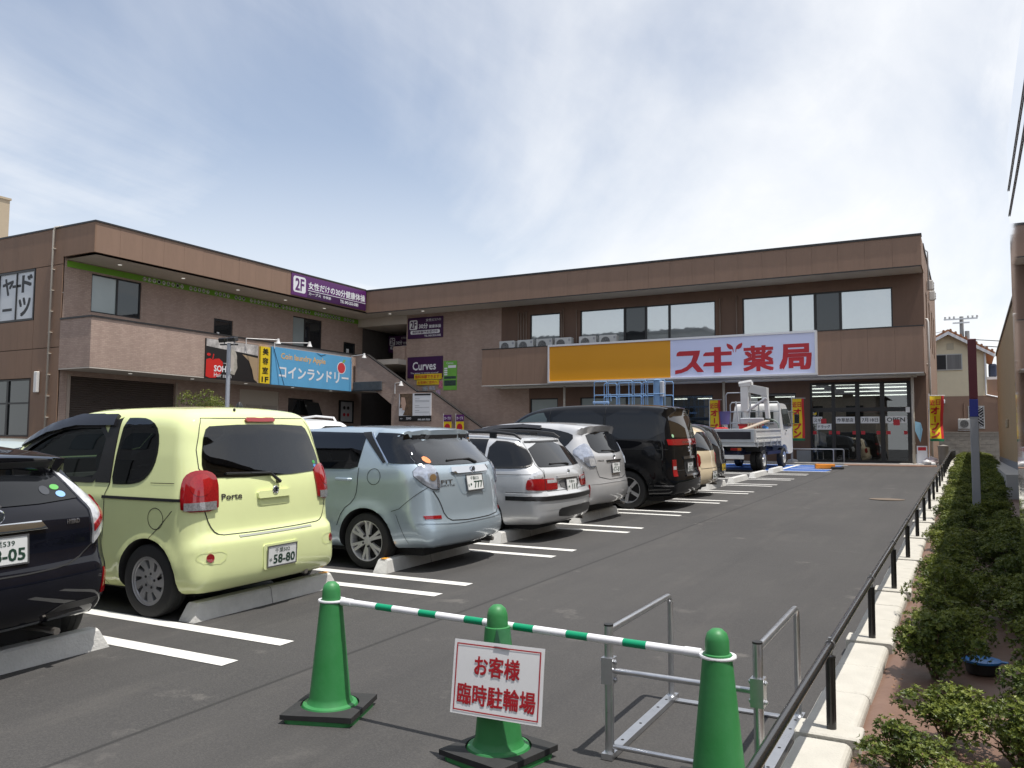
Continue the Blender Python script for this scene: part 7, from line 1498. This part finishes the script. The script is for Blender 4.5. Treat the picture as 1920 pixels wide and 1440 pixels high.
# crane: column, boom folded over, cylinder
cr = MB(); cr.box(-0.42, -0.02, 2.55, 2.95, 0.95, 1.5, 0.03); cro = cr.build('crane_base', TW, o); q = MB(); q.tube([(-0.2, 2.75, 1.5), (-0.2, 2.75, 2.0)], 0.13, 12); q.box(-0.34, -0.06, 2.58, 2.92, 1.95, 2.85, 0.03); q.build('crane_column', TW, cro)
q = MB(); q.prism([(-0.25, 2.66), (0.52, 2.47), (0.56, 2.50), (0.56, 2.76), (-0.15, 2.92)], lambda u, v: (u, 2.62, v), lambda u, v: (u, 2.90, v)); q.build('crane_boom', mat('crane_grey', (0.55, 0.55, 0.53), 0.45, var=0.08), cro)
q = MB(); q.prism([(0.34, 2.5), (0.56, 2.52), (0.62, 1.7), (0.50, 1.7), (0.46, 2.2)], lambda u, v: (u, 2.66, v), lambda u, v: (u, 2.86, v)); q.build('jib', TW, cro)
q = MB(); q.box(-0.38, 0.02, 2.55, 2.95, 2.82, 3.0, 0.03); q.tube([(-0.38, 2.6, 2.92), (0.06, 2.6, 2.98)], 0.07, 8); q.build('crane_head', TW, cro)
q = MB(); q.tube([(-0.1, 2.58, 1.95), (0.55, 2.58, 2.4)], 0.045, 8); q.build('boom_cylinder', TG, cro, 'auto'); q = MB(); q.tube([(-0.95, 2.9, 0.95), (-0.95, 2.9, 2.55), (-0.9, 2.9, 2.62), (-0.3, 2.9, 2.62)], 0.018, 6); q.tube([(-0.35, 2.5, 1.2), (-0.45, 2.4, 2.3)], 0.03, 6); q.tube([(-0.05, 2.5, 1.3), (0.05, 2.45, 2.3)], 0.025, 6); q.build('hose_pipes', TG, cro, 'auto')
q = MB(); q.box(-0.3, 0.5, 2.35, 2.5, 1.55, 1.72, 0.02); q.build('control_levers', TG, cro)
TL = (-6.78, 26.75, lotz(27))
def in_bed(name, label, cat, x, y, z): return thing(name, label, cat, (TL[0]+x+y*math.sin(R(3.5)), TL[1]+y, TL[2]+z+SLOPE*y), R(-3.5))
o = in_bed('bucket', 'purple plastic bucket hung in front of the folded crane', 'bucket', -0.78, 2.2, 1.50); q = MB(); q.lathe([(0.15, 0), (0.19, 0.42), (0.2, 0.42), (0.2, 0.45), (0.185, 0.45), (0.14, 0.03)], 20); q.build('pail', mat('bucket_purple', (0.09, 0.08, 0.22), 0.5), o, 'auto')
q = MB(); q.tube([(0, 0, -0.55), (0, 0, 0.02)], 0.1, 10); q.build('stand_tube', TG, o)
o = in_bed('red_case', 'red moulded tool case standing in the truck bed', 'case', -0.35, 0.5, 0.95); q = MB(); q.box(-0.22, 0.22, -0.14, 0.14, 0, 0.46, 0.09); q.build('shell', mat('red_plastic', (0.55, 0.02, 0.02), 0.45), o); q = MB(); q.tube([(-0.1, 0, 0.45), (-0.06, 0, 0.5), (0.06, 0, 0.5), (0.1, 0, 0.45)], 0.015, 8); q.build('grip', mat('black_plastic', (0.015, 0.015, 0.015), 0.5), o)
o = in_bed('red_crate', 'red crate deeper in the truck bed below the crane', 'crate', 0.28, 1.6, 0.95); q = MB(); q.box(-0.35, 0.35, -0.22, 0.22, 0, 0.55, 0.03); q.build('crate_body', mat('red_plastic', (0.55, 0.02, 0.02), 0.45), o); q = MB(); q.box(-0.37, 0.37, -0.24, 0.24, 0.5, 0.56); q.build('rim', mat('red_dark', (0.25, 0.01, 0.01), 0.5), o)
o = in_bed('timber', 'weathered timber plank propped over the side of the truck bed', 'plank', 0.45, 0.25, 1.32); q = MB(); q.box(-0.08, 0.08, 0, 1.5, 0, 0.04, mt=Matrix.Rotation(0.22, 4, 'X') @ Matrix.Rotation(-0.25, 4, 'Z')); q.build('plank', mat('old_timber', (0.36, 0.30, 0.24), 0.8, var=0.2), o)
o = in_bed('timber', 'long dark timber beam sticking out over the tail gate', 'plank', -1.15, 0.6, 1.38); q = MB(); q.box(-0.1, 1.0, -0.05, 0.05, 0, 0.07, mt=Matrix.Rotation(0.06, 4, 'Y')); q.build('plank', mat('brown_timber', (0.16, 0.11, 0.08), 0.8, var=0.2), o)
for (x, y, c, lb) in ((0.6, 1.9, (0.65, 0.25, 0.1), 'orange bucket lid among the tools in the truck bed'), (0.72, 1.6, (0.05, 0.25, 0.65), 'bright blue bundle among the tools in the truck bed')):
    o = in_bed('tool_bundle', lb, 'bundle', x, y, 1.2); q = MB(); q.lathe([(0.1, 0), (0.15, 0.08), (0.13, 0.2), (0.05, 0.26), (0, 0.26)], 14); q.build('cover', mat('bundle_%g' % x, c, 0.6), o, 'auto')
o = in_bed('wooden_rack', 'pale wooden rack of pegs in the truck bed', 'rack', 0.5, 1.3, 0.95); q = MB(); q.box(-0.25, 0.25, -0.05, 0.05, 0.35, 0.42)
for k in range(6): q.box(-0.24+k*0.085, -0.2+k*0.085, -0.03, 0.03, 0.0, 0.6)
q.build('pegs', mat('pale_wood', (0.45, 0.35, 0.26), 0.7), o)
o = in_bed('hose_coil', 'coil of pale green hose hung on the truck head frame', 'hose', 0.62, 2.85, 1.35)
for k in range(3): q = MB(); q.tube([(0.26*math.cos(a)*(1+0.05*k), -0.04*k, 0.3*math.sin(a)*(1+0.03*k)) for a in [i*2*math.pi/22 for i in range(23)]], 0.016, 6); q.build('loop', mat('hose_green', (0.2, 0.26, 0.22), 0.5), o, 'auto')
# ---------------------------------------------------------------- neighbour on the right, house behind, wires
NB = thing('neighbour_building', 'plain ochre rendered building along the right side of the planted strip', 'building', (1.0, 20, 0.5)); inv = Matrix.Translation((-1.0, -20, -0.5))
q = MB(); q.box(1.0, 6.0, 19.6, 36.5, 0.05, 4.95); q.box(1.0, 6.2, 4.9, 19.599, 0.05, 4.92); r = q.build('wall', mat('render_ochre', (0.42, 0.30, 0.17), 0.6, var=0.10, vscale=1.5, bump=0.2, bscale=40), NB); r.matrix_parent_inverse = inv
q = MB(); q.box(0.97, 6.05, 19.6, 36.55, 4.95, 5.03); q.box(0.97, 6.25, 4.85, 19.6, 4.92, 5.0); r = q.build('roof_edge', mat('roof_brown', (0.12, 0.09, 0.07), 0.6), NB); r.matrix_parent_inverse = inv
q = MB(); q.box(0.985, 0.999, 5.0, 36.4, 0.06, 1.15); r = q.build('plinth', mat('plinth_blue', (0.22, 0.23, 0.25), 0.7, var=0.1), NB); r.matrix_parent_inverse = inv
q = MB(); q.box(0.93, 0.998, 27.4, 27.7, 2.05, 2.3, 0.02); r = q.build('vent_cover', mat('render_vent', (0.40, 0.32, 0.22), 0.6), NB); r.matrix_parent_inverse = inv
q = MB(); q.prism([(21.6, 3.05), (22.6, 3.08), (22.9, 2.98), (22.5, 2.92), (22.0, 2.96)], lambda u, v: (0.985, u, v), lambda u, v: (0.998, u, v)); r = q.build('dark_stain', TD, NB); r.matrix_parent_inverse = inv
q = MB(); q.box(0.62, 0.98, 19, 36.4, 0.3, 0.98); tag(q.build('concrete_footing', mat('footing', (0.42, 0.41, 0.38), 0.8, var=0.1)), kind='structure')
# clear corrugated screen standing at the edge of the bed
cs = thing('clear_screen', 'clear plastic screen with two dark rails at the near end of the planted strip', 'screen', (0.13, 3.0, lotz(3.0)))
q = MB(); q.box(0.0, 0.005, -1.3, 0.0, 0.05, 2.42); q.build('clear_sheet', glassmat('clear_plastic', (0.66, 0.67, 0.68), 1.45, 0.35, 0.03), cs)
for z in (2.18, 2.26): q = MB(); q.box(-0.003, -0.0005, -1.3, -0.02, z, z+0.005); q.build('dark_rail', mat('rail_brown', (0.14, 0.11, 0.10), 0.5), cs)
for y in (-1.25, -0.05): q = MB(); q.box(0.006, 0.03, y-0.012, y+0.012, 0.0, 2.42); q.build('stake', mat('stake_clear', (0.5, 0.5, 0.5), 0.4), cs)
# house at the back
HS = thing('rear_house', 'cream and brown rendered house with tiled gable roof behind the shop', 'house', (0, 52, 0.86)); CRM = mat('render_cream', (0.70, 0.62, 0.45), 0.8, var=0.05); RBR = mat('render_brown', (0.28, 0.18, 0.13), 0.8, var=0.06)
def hp_(q, nm, m, par=None):
    r = q.build(nm, m, par or HS)
    return r
q = MB(); q.prism([(-6.0, 3.45), (0.95, 3.45), (0.95, 6.0), (-2.55, 7.35), (-6.0, 6.0)], lambda u, v: (u, 0.0, v), lambda u, v: (u, 7.0, v)); 
q = MB(); q.prism([(-4.6, 1.4), (0.95, 1.4), (0.95, 5.9), (-0.85, 6.9), (-4.6, 4.9)], lambda u, v: (u, 0, v), lambda u, v: (u, 7.0, v)); hp_(q, 'wall', CRM)
q = MB(); q.box(-4.62, 1.6, -0.04, 6.9, -0.1, 3.4); hp_(q, 'lower_wall', RBR)
for (a, b, c, d) in ((-0.85, 7.1, 1.35, 5.75), (-4.8, 4.95, -0.85, 7.1)):
    q = MB(); q.add([(a, -0.4, b), (c, -0.4, d), (c, 7.2, d), (a, 7.2, b), (a, -0.4, b-0.14), (c, -0.4, d-0.14), (c, 7.2, d-0.14), (a, 7.2, b-0.14)], [(0, 1, 2, 3), (7, 6, 5, 4), (0, 4, 5, 1), (1, 5, 6, 2), (2, 6, 7, 3), (3, 7, 4, 0)]); rf = hp_(q, 'roof', mat('tile_orange', (0.36, 0.17, 0.09), 0.8, var=0.25, vscale=6))
    q = MB(); q.add([(a, -0.43, b-0.12), (c, -0.43, d-0.12), (c, -0.43, d-0.30), (a, -0.43, b-0.30), (a, -0.40, b-0.12), (c, -0.40, d-0.12), (c, -0.4, d-0.30), (a, -0.4, b-0.30)], [(3, 2, 1, 0), (4, 5, 6, 7), (0, 1, 5, 4), (2, 3, 7, 6), (1, 2, 6, 5), (3, 0, 4, 7)]); q.build('verge_board', SWH, rf)
    n = 9
    for k in range(n):
        t = (k+0.5)/n; q = MB(); q.tube([(a+(c-a)*t, -0.45, b+(d-b)*t+0.02), (a+(c-a)*t, 7.2, b+(d-b)*t+0.02)], 0.07, 6); q.build('ridge_tile', mat('tile_orange', (0.36, 0.17, 0.09), 0.8), rf)
q = MB(); q.box(-1.55, -0.2, -0.06, -0.005, 4.85, 5.75); w = hp_(q, 'window', mat('alu_frame', (0.5, 0.5, 0.48), 0.4)); q = MB(); q.box(-1.5, -1.0, -0.07, -0.061, 4.9, 5.7); q.build('pane', TD, w); q = MB(); q.box(-0.95, -0.25, -0.07, -0.061, 4.9, 5.7); q.build('pane', mat('curtain', (0.16, 0.16, 0.16), 0.5, var=0.5, vscale=9, stretch=(1, 1, 0.02)), w)
q = MB(); q.box(-0.95, -0.6, -0.03, -0.005, 6.0, 6.35); hp_(q, 'gable_vent', mat('vent_cream', (0.5, 0.45, 0.34), 0.7))
q = MB(); q.box(0.0, 0.78, -0.09, -0.045, 1.6, 2.85); gw_ = hp_(q, 'grille_window', mat('alu_frame', (0.5, 0.5, 0.48), 0.4)); q = MB(); q.box(0.05, 0.73, -0.10, -0.091, 1.65, 2.8); q.build('pane', TD, gw_)
for k in range(7):
    for s in (-1, 1): q = MB(); z = 1.72+k*0.16; q.tube([(0.06, -0.12, z), (0.72, -0.12, min(2.8, max(1.65, z+s*0.5)))], 0.012, 4); q.build('grille_bar', SWH, gw_)
q = MB(); q.tube([(0.88, -0.1, 5.7), (0.88, -0.1, 3.45), (1.48, -0.1, 3.3), (1.48, -0.1, 0.9)], 0.045, 8); hp_(q, 'downpipe', SWH, )
q = MB(); q.box(-1.5, -1.1, -0.35, -0.045, 3.0, 3.22, 0.04); hp_(q, 'vent_hood', SWH); q = MB(); q.tube([(-0.15, -0.1, 3.0), (-0.18, -0.1, 2.9), (-0.18, -0.1, 1.0)], 0.04, 8); hp_(q, 'waste_pipe', RBR)
q = MB(); q.box(0.96, 2.6, 0.4, 0.6, 4.3, 4.45); hp_(q, 'veranda_rail', SWH); q = MB(); q.box(1.05, 1.45, 0.7, 1.2, 4.45, 5.2, 0.1); hp_(q, 'veranda_tank', mat('tank_navy', (0.03, 0.04, 0.08), 0.5)); q = MB(); q.box(0.955, 3.5, 0.3, 6, 2.0, 4.3); hp_(q, 'side_wall', RBR)
ac_unit((-0.1, 51.3, 1.55+0.86), 0, 'white air-conditioner unit on the house wall behind the block wall')
st_ = thing('unit_stand', 'bracket under the air-conditioner unit on the rear house', 'stand', (-0.1, 51.3, 2.1)); q = MB(); q.box(-0.42, 0.42, -0.15, 0.65, 0.25, 0.31); q.build('bracket', STEEL, st_)
bwall = thing('block_wall', 'grey concrete block wall closing the far end of the planted strip', 'wall', (0, 48.5, 0.86)); bl = MB(); bl.box(-0.193, 0.193, -0.06, 0.06, 0.004, 0.186, 0.006); blm = bl.mesh('block', mat('block_grey', (0.28, 0.265, 0.235), 0.9, var=0.15, vscale=5))
for r_ in range(7):
    for k in range(9):
        b = link('block', blm, bwall); b.location = (-1.4+k*0.39+(0.195 if r_ % 2 else 0), random.uniform(-.004, .004), r_*0.19)
q = MB(); q.box(-1.65, 2.1, -0.075, 0.075, 1.332, 1.39); q.build('coping', mat('block_grey', (0.28, 0.265, 0.235), 0.9), bwall); q = MB(); q.box(-1.6, 2.05, -0.045, 0.045, 0, 1.33); q.build('mortar_core', mat('mortar_grey', (0.17, 0.16, 0.145), 0.9), bwall)
up_ = thing('utility_pole', 'grey concrete utility pole with cross-arms and insulators behind the house', 'utility pole', (-0.25, 72, 0.86)); q = MB(); q.tube([(0, 0, 0), (0, 0, 10.55)], [0.2, 0.14], 14); q.build('shaft', mat('pole_grey', (0.32, 0.31, 0.30), 0.8), up_, 'auto')
for (z, l) in ((10.3, 1.2), (10.0, 0.6)): q = MB(); q.box(-l, l*0.9, -0.25, -0.15, z, z+0.1); a = q.build('cross_arm', STEEL, up_); 
for x in (-1.1, -0.8, -0.5, 0.45, 0.75, 1.05): q = MB(); q.lathe([(0.05, 0), (0.08, 0.05), (0.05, 0.1), (0.08, 0.15), (0.03, 0.2)], 10, o=(x, -0.2, 10.4)); q.build('insulator', mat('porcelain', (0.5, 0.5, 0.5), 0.3), up_, 'auto')
q = MB(); q.lathe([(0.16, 8.6), (0.16, 9.4)], 12, o=(0.35, -0.1, 0)); q.build('transformer', mat('pole_grey', (0.32, 0.31, 0.30), 0.8), up_, 'auto')
def wire(a, b, sag, label, r=0.018):
    a, b = Vector(a), Vector(b); o = thing('overhead_wire', label, 'wire', a, 0, 'overhead wires from the utility pole'); q = MB(); q.tube([(b-a)*(i/12)-Vector((0, 0, sag*4*(i/12)*(1-i/12))) for i in range(13)], r, 5); q.build('strand', BLK, o); return o
for k in range(3): wire((0.3, 71.8, 9.6-k*0.45), (22, 64, 8.4-k*0.5), 0.6, '%s thin black overhead wire on the ochre wall side of the utility pole' % ('topmost', 'middle', 'lowest')[k], 0.03)
wire((-1.0, 71.8, 10.4), (-20, 76, 9.6), 0.5, 'single thin overhead wire from the utility pole towards the shop roof')

# ---------------------------------------------------------------- street side behind the viewer, mirrored in the shop windows and car paint
def street_block(x0, x1, y0, y1, h, label, c, roof, hip=False):
    o = thing('street_building', label, 'building', ((x0+x1)/2, y1, lotz(y1))); w, d = (x1-x0)/2, y1-y0
    q = MB(); q.box(-w, w, -d, 0, -0.5, h); q.build('wall', c, o)
    q = MB()
    if hip: q.add([(-w-.5, .5, h), (w+.5, .5, h), (w+.5, -d-.5, h), (-w-.5, -d-.5, h), (-w+d*.35, -d*.5, h+2.2), (w-d*.35, -d*.5, h+2.2)], [(0, 1, 5, 4), (1, 2, 5), (2, 3, 4, 5), (3, 0, 4), (3, 2, 1, 0)])
    else: q.box(-w-.15, w+.15, -d-.15, .15, h, h+.35)
    q.build('roof', roof, o)
    n = max(2, int(w*2/3)); fl = max(1, int(h/3))
    for f in range(fl):
        for i in range(n):
            x = -w+(i+.5)*2*w/n; q = MB(); q.box(x-.7, x+.7, 0.002, 0.06, f*3+.9, f*3+2.2); q.build('window', DARKG, o)
    return o
street_block(-50, -22, -26, -10, 12.6, 'grey four-storey flat-roofed building across the street', mat('street_grey', (0.22, 0.22, 0.22), 0.8, var=0.1), mat('street_roof', (0.09, 0.09, 0.1), 0.7))
street_block(-17, -7, -22, -10, 6.2, 'unseen low beige house with hipped roof across the street', mat('street_beige', (0.40, 0.34, 0.27), 0.8, var=0.1), mat('street_roof', (0.09, 0.09, 0.1), 0.7), True)  # out-of-view house added to darken reflections in the car paint
street_block(-4, 12, -24, -10, 7.4, 'unseen brown two-storey building across the street', mat('street_brown', (0.22, 0.16, 0.12), 0.8, var=0.1), mat('street_roof', (0.09, 0.09, 0.1), 0.7))  # also added out of view, for darker reflections on the cars
# ================================================================ cones, bar, notice, cycle rack
CG = mat('cone_green', (0.020, 0.185, 0.042), 0.48, var=0.5, vscale=5, vcol=(0.045, 0.225, 0.075), bump=0.08, bscale=40)
def cone(x, y, label, rz=0.0):
    o = thing('traffic_cone', label, 'traffic cone', (x, y, lotz(y)), rz, rx=math.atan(SLOPE))
    q = MB(); q.lathe([(0.142, 0.035), (0.148, 0.05), (0.142, 0.062), (0.122, 0.068), (0.112, 0.085), (0.108, 0.10), (0.060, 0.585), (0.058, 0.60), (0.050, 0.603), (0.048, 0.655), (0.040, 0.682), (0.022, 0.698), (0.0, 0.702)], 40); q.build('cone_body', CG, o, 'auto')
    q = MB(); q.prism(rrect(-0.19, -0.19, 0.19, 0.19, 0.05), lambda u, v: (u, v, 0.0), lambda u, v: (u, v, 0.022)); q.prism(rrect(-0.18, -0.18, 0.18, 0.18, 0.05), lambda u, v: (u, v, 0.022), lambda u, v: (u, v, 0.036)); q.build('cone_base', CG, o)
    q = MB(); n = 32; out = []; inn = []
    for i in range(n):
        a = 2*math.pi*i/n+math.pi/4; c, s = math.cos(a), math.sin(a); k = 0.195/max(abs(c), abs(s)); out.append((c*k, s*k)); inn.append((c*0.155, s*0.155))
    vs = [(a, b, 0.024+0.004*math.sin(3*a)) for a, b in out]+[(a, b, 0.036) for a, b in inn]+[(a, b, 0.05+0.004*math.sin(9*a)) for a, b in out]+[(a, b, 0.058) for a, b in inn]
    fs = []
    for i in range(n):
        j = (i+1) % n; fs += [(2*n+i, 2*n+j, 3*n+j, 3*n+i), (i, j, 2*n+j, 2*n+i), (j, i, n+i, n+j), (3*n+i, 3*n+j, n+j, n+i)]
    q.add(vs, fs).build('weight_plate', BK, o)
    return o
c1 = cone(-3.04, 3.54, 'green traffic cone at the far end of the striped bar, nearest the parked cars', 0.32)
c2 = cone(-1.95, 3.45, 'green traffic cone with a white notice taped to it', -0.25)
c3 = cone(-0.93, 3.47, 'green traffic cone beside the steel cycle rack at the end of the striped bar', 0.1)
WP = mat('bar_white', (0.78, 0.78, 0.80), 0.35, var=0.05, vscale=20); GP = mat('bar_green', (0.0, 0.28, 0.13), 0.35)
def ring_bar(a, b, label, nseg, first):
    A = Vector(a); B_ = Vector(b); d = (B_-A).normalized(); o = thing('cone_bar', label, 'barrier bar', a)
    L = (B_-A).length
    for p in ((Vector((0, 0, 0)), B_-A)):
        pass
    for (c, nm) in ((Vector((0, 0, 0)), 'end_ring'), (B_-A, 'end_ring')):
        q = MB(); q.lathe([(0.060, -0.006), (0.074, -0.006), (0.076, 0.0), (0.074, 0.006), (0.060, 0.006)], 28, o=tuple(c), closed=True); q.build(nm, WP, o, 'auto')
    s0, s1 = 0.07, L-0.07; 
    for (e0, e1) in ((s0, s0+0.07), (s1-0.07, s1)): q = MB(); q.tube([d*e0, d*e1], 0.0205, 14); q.build('end_sleeve', WP, o, 'auto')
    t = s0+0.07; e = s1-0.07; lens = []
    seg = (e-t)/(nseg*1.0); k = 0; tot = sum((1.35 if (i+first) % 2 == 0 else 0.85) for i in range(nseg)); x = t
    for i in range(nseg):
        w = (1.35 if (i+first) % 2 == 0 else 0.85)/tot*(e-t); q = MB(); q.tube([d*x, d*(x+w)], 0.0175, 14, cap=False); q.build('stripe_sleeve', WP if (i+first) % 2 == 0 else GP, o, 'auto'); x += w
    return o
zr = lambda y: lotz(y)+0.598
ring_bar((-3.04, 3.54, zr(3.54)), (-0.93, 3.47, zr(3.47)-0.012), 'white bar with green stripes slung between two cones', 13, 0)
# notice
nb = thing('notice_board', 'white card notice with red border and red characters taped to cone', 'notice', (-1.895, 3.33, lotz(3.4)+0.385))
nb.rotation_euler = (R(-9), R(-0.2), R(3))
q = MB(); n = 8
for j in range(n+1):
    for i in range(n+1):
        u = (i/n-0.5)*0.455; v = (j/n-0.5)*0.325; q.v.append((u, -0.006*math.cos(u*6)-0.004*math.sin(v*9), v))
q.f = [(j*(n+1)+i, j*(n+1)+i+1, (j+1)*(n+1)+i+1, (j+1)*(n+1)+i) for j in range(n) for i in range(n)]
k = len(q.v); q.v += [(a, b+0.004, c) for a, b, c in q.v]; q.f += [tuple(reversed([i+k for i in f])) for f in q.f]; q.m = [0]*len(q.f)
q.build('card', mat('card_white', (0.80, 0.80, 0.80), 0.4, var=0.03), nb, True)
bend = lambda u, v, w: (u, -0.006*math.cos(u*6)-0.004*math.sin(v*9)-0.002-w, v)
INK = mat('notice_red', (0.42, 0.012, 0.02), 0.5)
q = MB(); a, b, w = 0.213, 0.147, 0.0055
for (u0, v0, u1, v1) in ((-a, b-w, a, b), (-a, -b, a, -b+w), (-a, -b+w, -a+w, b-w), (a-w, -b+w, a, b-w)):
    ns = 12
    for i in range(ns):
        if u1-u0 > v1-v0: put_rect(q, bend, u0+(u1-u0)*i/ns, v0, u0+(u1-u0)*(i+1)/ns, v1, 0)
        else: put_rect(q, bend, u0, v0+(v1-v0)*i/ns, u1, v0+(v1-v0)*(i+1)/ns, 0)
q.build('border', INK, nb)
q = MB(); put_text(q, 'お客様', bend, -0.115, 0.012, 0.115, 0.102, 0, 0.028); put_text(q, '臨時駐輪場', bend, -0.195, -0.118, 0.197, -0.025, 0, 0.028); q.build('lettering', INK, nb)
q = MB(); q.add([bend(-0.02, 0.14, 0.002), bend(0.06, 0.135, 0.002), (0.05, 0.02, 0.23), (-0.03, 0.02, 0.225)], [(0, 1, 2, 3)]); q.build('clear_tape', glassmat('tape', (0.85, 0.88, 0.85), 1.4), nb)
# cycle rack
rk = thing('cycle_rack', 'galvanised steel cycle rack with two hoops standing on the asphalt', 'cycle rack', (-1.15, 4.15, lotz(4.15)), 0.0, rx=math.atan(SLOPE))
for x in (-0.345, 0.335):
    q = MB(); pts = [(x, 0.45, 0.02)]+[(x, 0.45-0.05*(1-math.cos(t)), 0.53+0.05*math.sin(t)) for t in (0.0, 0.4, 0.8, 1.2, 1.57)]+[(x, -0.45, 0.58)]
    q.tube(pts, 0.0165, 14); h = q.build('hoop', STEEL, rk, 'auto')
    q = MB(); q.tube([(x, -0.46, 0.0), (x, -0.46, 0.605)], 0.0215, 16); p = q.build('front_post', STEEL, rk, 'auto')
    q = MB(); q.tube([(x, -0.46, 0.603), (x, -0.46, 0.611)], 0.022, 16); q.build('end_cap', mat('black_plastic', (0.015, 0.015, 0.015), 0.5), p)
    q = MB(); q.box(x-0.026, x+0.026, -0.50, 0.50, 0.003, 0.030); b_ = q.build('base_strip', STEEL, rk)
    for yy in (-0.3, -0.05, 0.22, 0.36):
        q = MB(); q.lathe([(0.008, 0.0302), (0.008, 0.031), (0, 0.031)], 8, o=(x, yy, 0)); q.build('bolt_hole', mat('hole', (0.01, 0.01, 0.01), 0.9), b_)
    for zz in (0.36, 0.44):
        q = MB(); q.tube([(x-0.04, -0.46, zz), (x+0.04, -0.46, zz)], 0.006, 8)
        for s in (-1, 1): q.tube([(x+s*0.03, -0.46, zz), (x+s*0.036, -0.46, zz)], 0.012, 6)
        q.build('bolt', STEEL, rk, 'auto')
    q = MB(); q.box(x-0.028, x+0.028, -0.49, -0.43, 0.34, 0.46); q.build('bracket', STEEL, rk)
    q = MB(); q.lathe([(0.0, 0.036), (0.02, 0.036), (0.024, 0.03)], 12, o=(x, 0.45, 0)); q.build('foot_flange', STEEL, rk, 'auto')
q = MB(); q.tube([(-0.33, -0.46, 0.40), (0.32, -0.46, 0.40)], 0.0135, 12); q.build('cross_bar', STEEL, rk, 'auto')
q = MB(); q.tube([(-0.33, -0.46, 0.055), (0.32, -0.46, 0.055)], 0.0115, 12); q.build('lower_bar', STEEL, rk, 'auto')
q = MB(); q.box(-0.318, 0.308, 0.42, 0.47, 0.004, 0.012); q.build('rear_strip', STEEL, rk)
# ================================================================ parked cars in their bays
car_navy((-5.08, 2.98, lotz(2.98)), R(0.5)); car_green((-5.20, 5.39, lotz(5.39)), 0); car_wagon((-4.77, 8.0, lotz(8.0)), 0); car_touring((-4.75, 10.5, lotz(10.5)), 0)
car_hybrid((-5.0, 12.75, lotz(12.75)), 0); car_van((-4.5, 15.2, lotz(15.2)), 0)
kei = [(-0.12,0.24),(-0.03,0.30),(0.0,0.45),(-0.02,0.6),(-0.06,0.68),(-0.06,0.85),(-0.10,1.0),(-0.22,1.25),(-0.34,1.42),(-0.6,1.5),(-1.2,1.53),(-1.9,1.48),(-2.5,1.15),(-2.9,0.98),(-3.4,0.85),(-3.65,0.6),(-3.68,0.4),(-3.6,0.22),(-2,0.18)]
car_plain('parked_car', 'small rounded beige hatchback half hidden beyond the black van', (-4.78, 17.75, lotz(17.75)), 0, paint('paint_beige', (0.62, 0.52, 0.36)), 3.68, 1.66, 1.53, kei, 0.95, 0.62, pl=(0.45, '千葉501', 'に', '46-29', False), bow=0.28)
kei2 = [(x*0.92, z*1.02) for x, z in kei]
car_plain('parked_car', 'small dark grey car with yellow number plate beyond the beige car', (-5.2, 20.1, lotz(20.1)), 0, paint('paint_darkgrey', (0.02, 0.022, 0.025)), 3.39, 1.48, 1.56, kei2, 0.98, 0.58, lamps='clear', pl=(0.5, '千葉580', 'れ', '12-84', True), bow=0.28)
suv = [(-0.12,0.28),(-0.02,0.36),(0.0,0.5),(-0.02,0.68),(-0.06,0.8),(-0.1,1.05),(-0.25,1.35),(-0.4,1.58),(-0.6,1.66),(-1.3,1.7),(-2.1,1.66),(-2.8,1.3),(-3.1,1.15),(-3.8,1.02),(-4.3,0.85),(-4.4,0.5),(-4.3,0.28),(-2.2,0.24)]
car_plain('parked_car', 'white estate car with white roof rails parked in the row behind', (-12.2, 14.6, lotz(14.6)), R(4), paint('paint_white', (0.74, 0.74, 0.73)), 4.4, 1.76, 1.70, suv, 1.1, 0.66, rail=mat('rail_white', (0.7, 0.7, 0.7), 0.4), wheel=0.33)
sed = [(-0.12,0.24),(-0.02,0.32),(0.0,0.5),(-0.03,0.75),(-0.1,0.92),(-0.5,1.0),(-0.75,1.06),(-1.2,1.33),(-1.6,1.42),(-2.2,1.43),(-2.7,1.32),(-3.3,1.0),(-3.9,0.88),(-4.35,0.72),(-4.45,0.45),(-4.35,0.24),(-2.2,0.18)]
car_plain('parked_car', 'silver-green saloon facing the lot, seen through the yellow-green minivan window', (-14.65, 7.35, lotz(7.35)-0.05), math.pi, paint('paint_silvergreen', (0.48, 0.54, 0.50), 0.3, 0.35), 4.45, 1.72, 1.43, sed, 0.98, 0.60)
car_plain('parked_car', 'white saloon at the far left beyond the navy hatchback', (-20.2, 9.3, lotz(9.3)-0.1), math.pi, paint('paint_white', (0.74, 0.74, 0.73)), 4.45, 1.72, 1.43, sed, 0.98, 0.60)
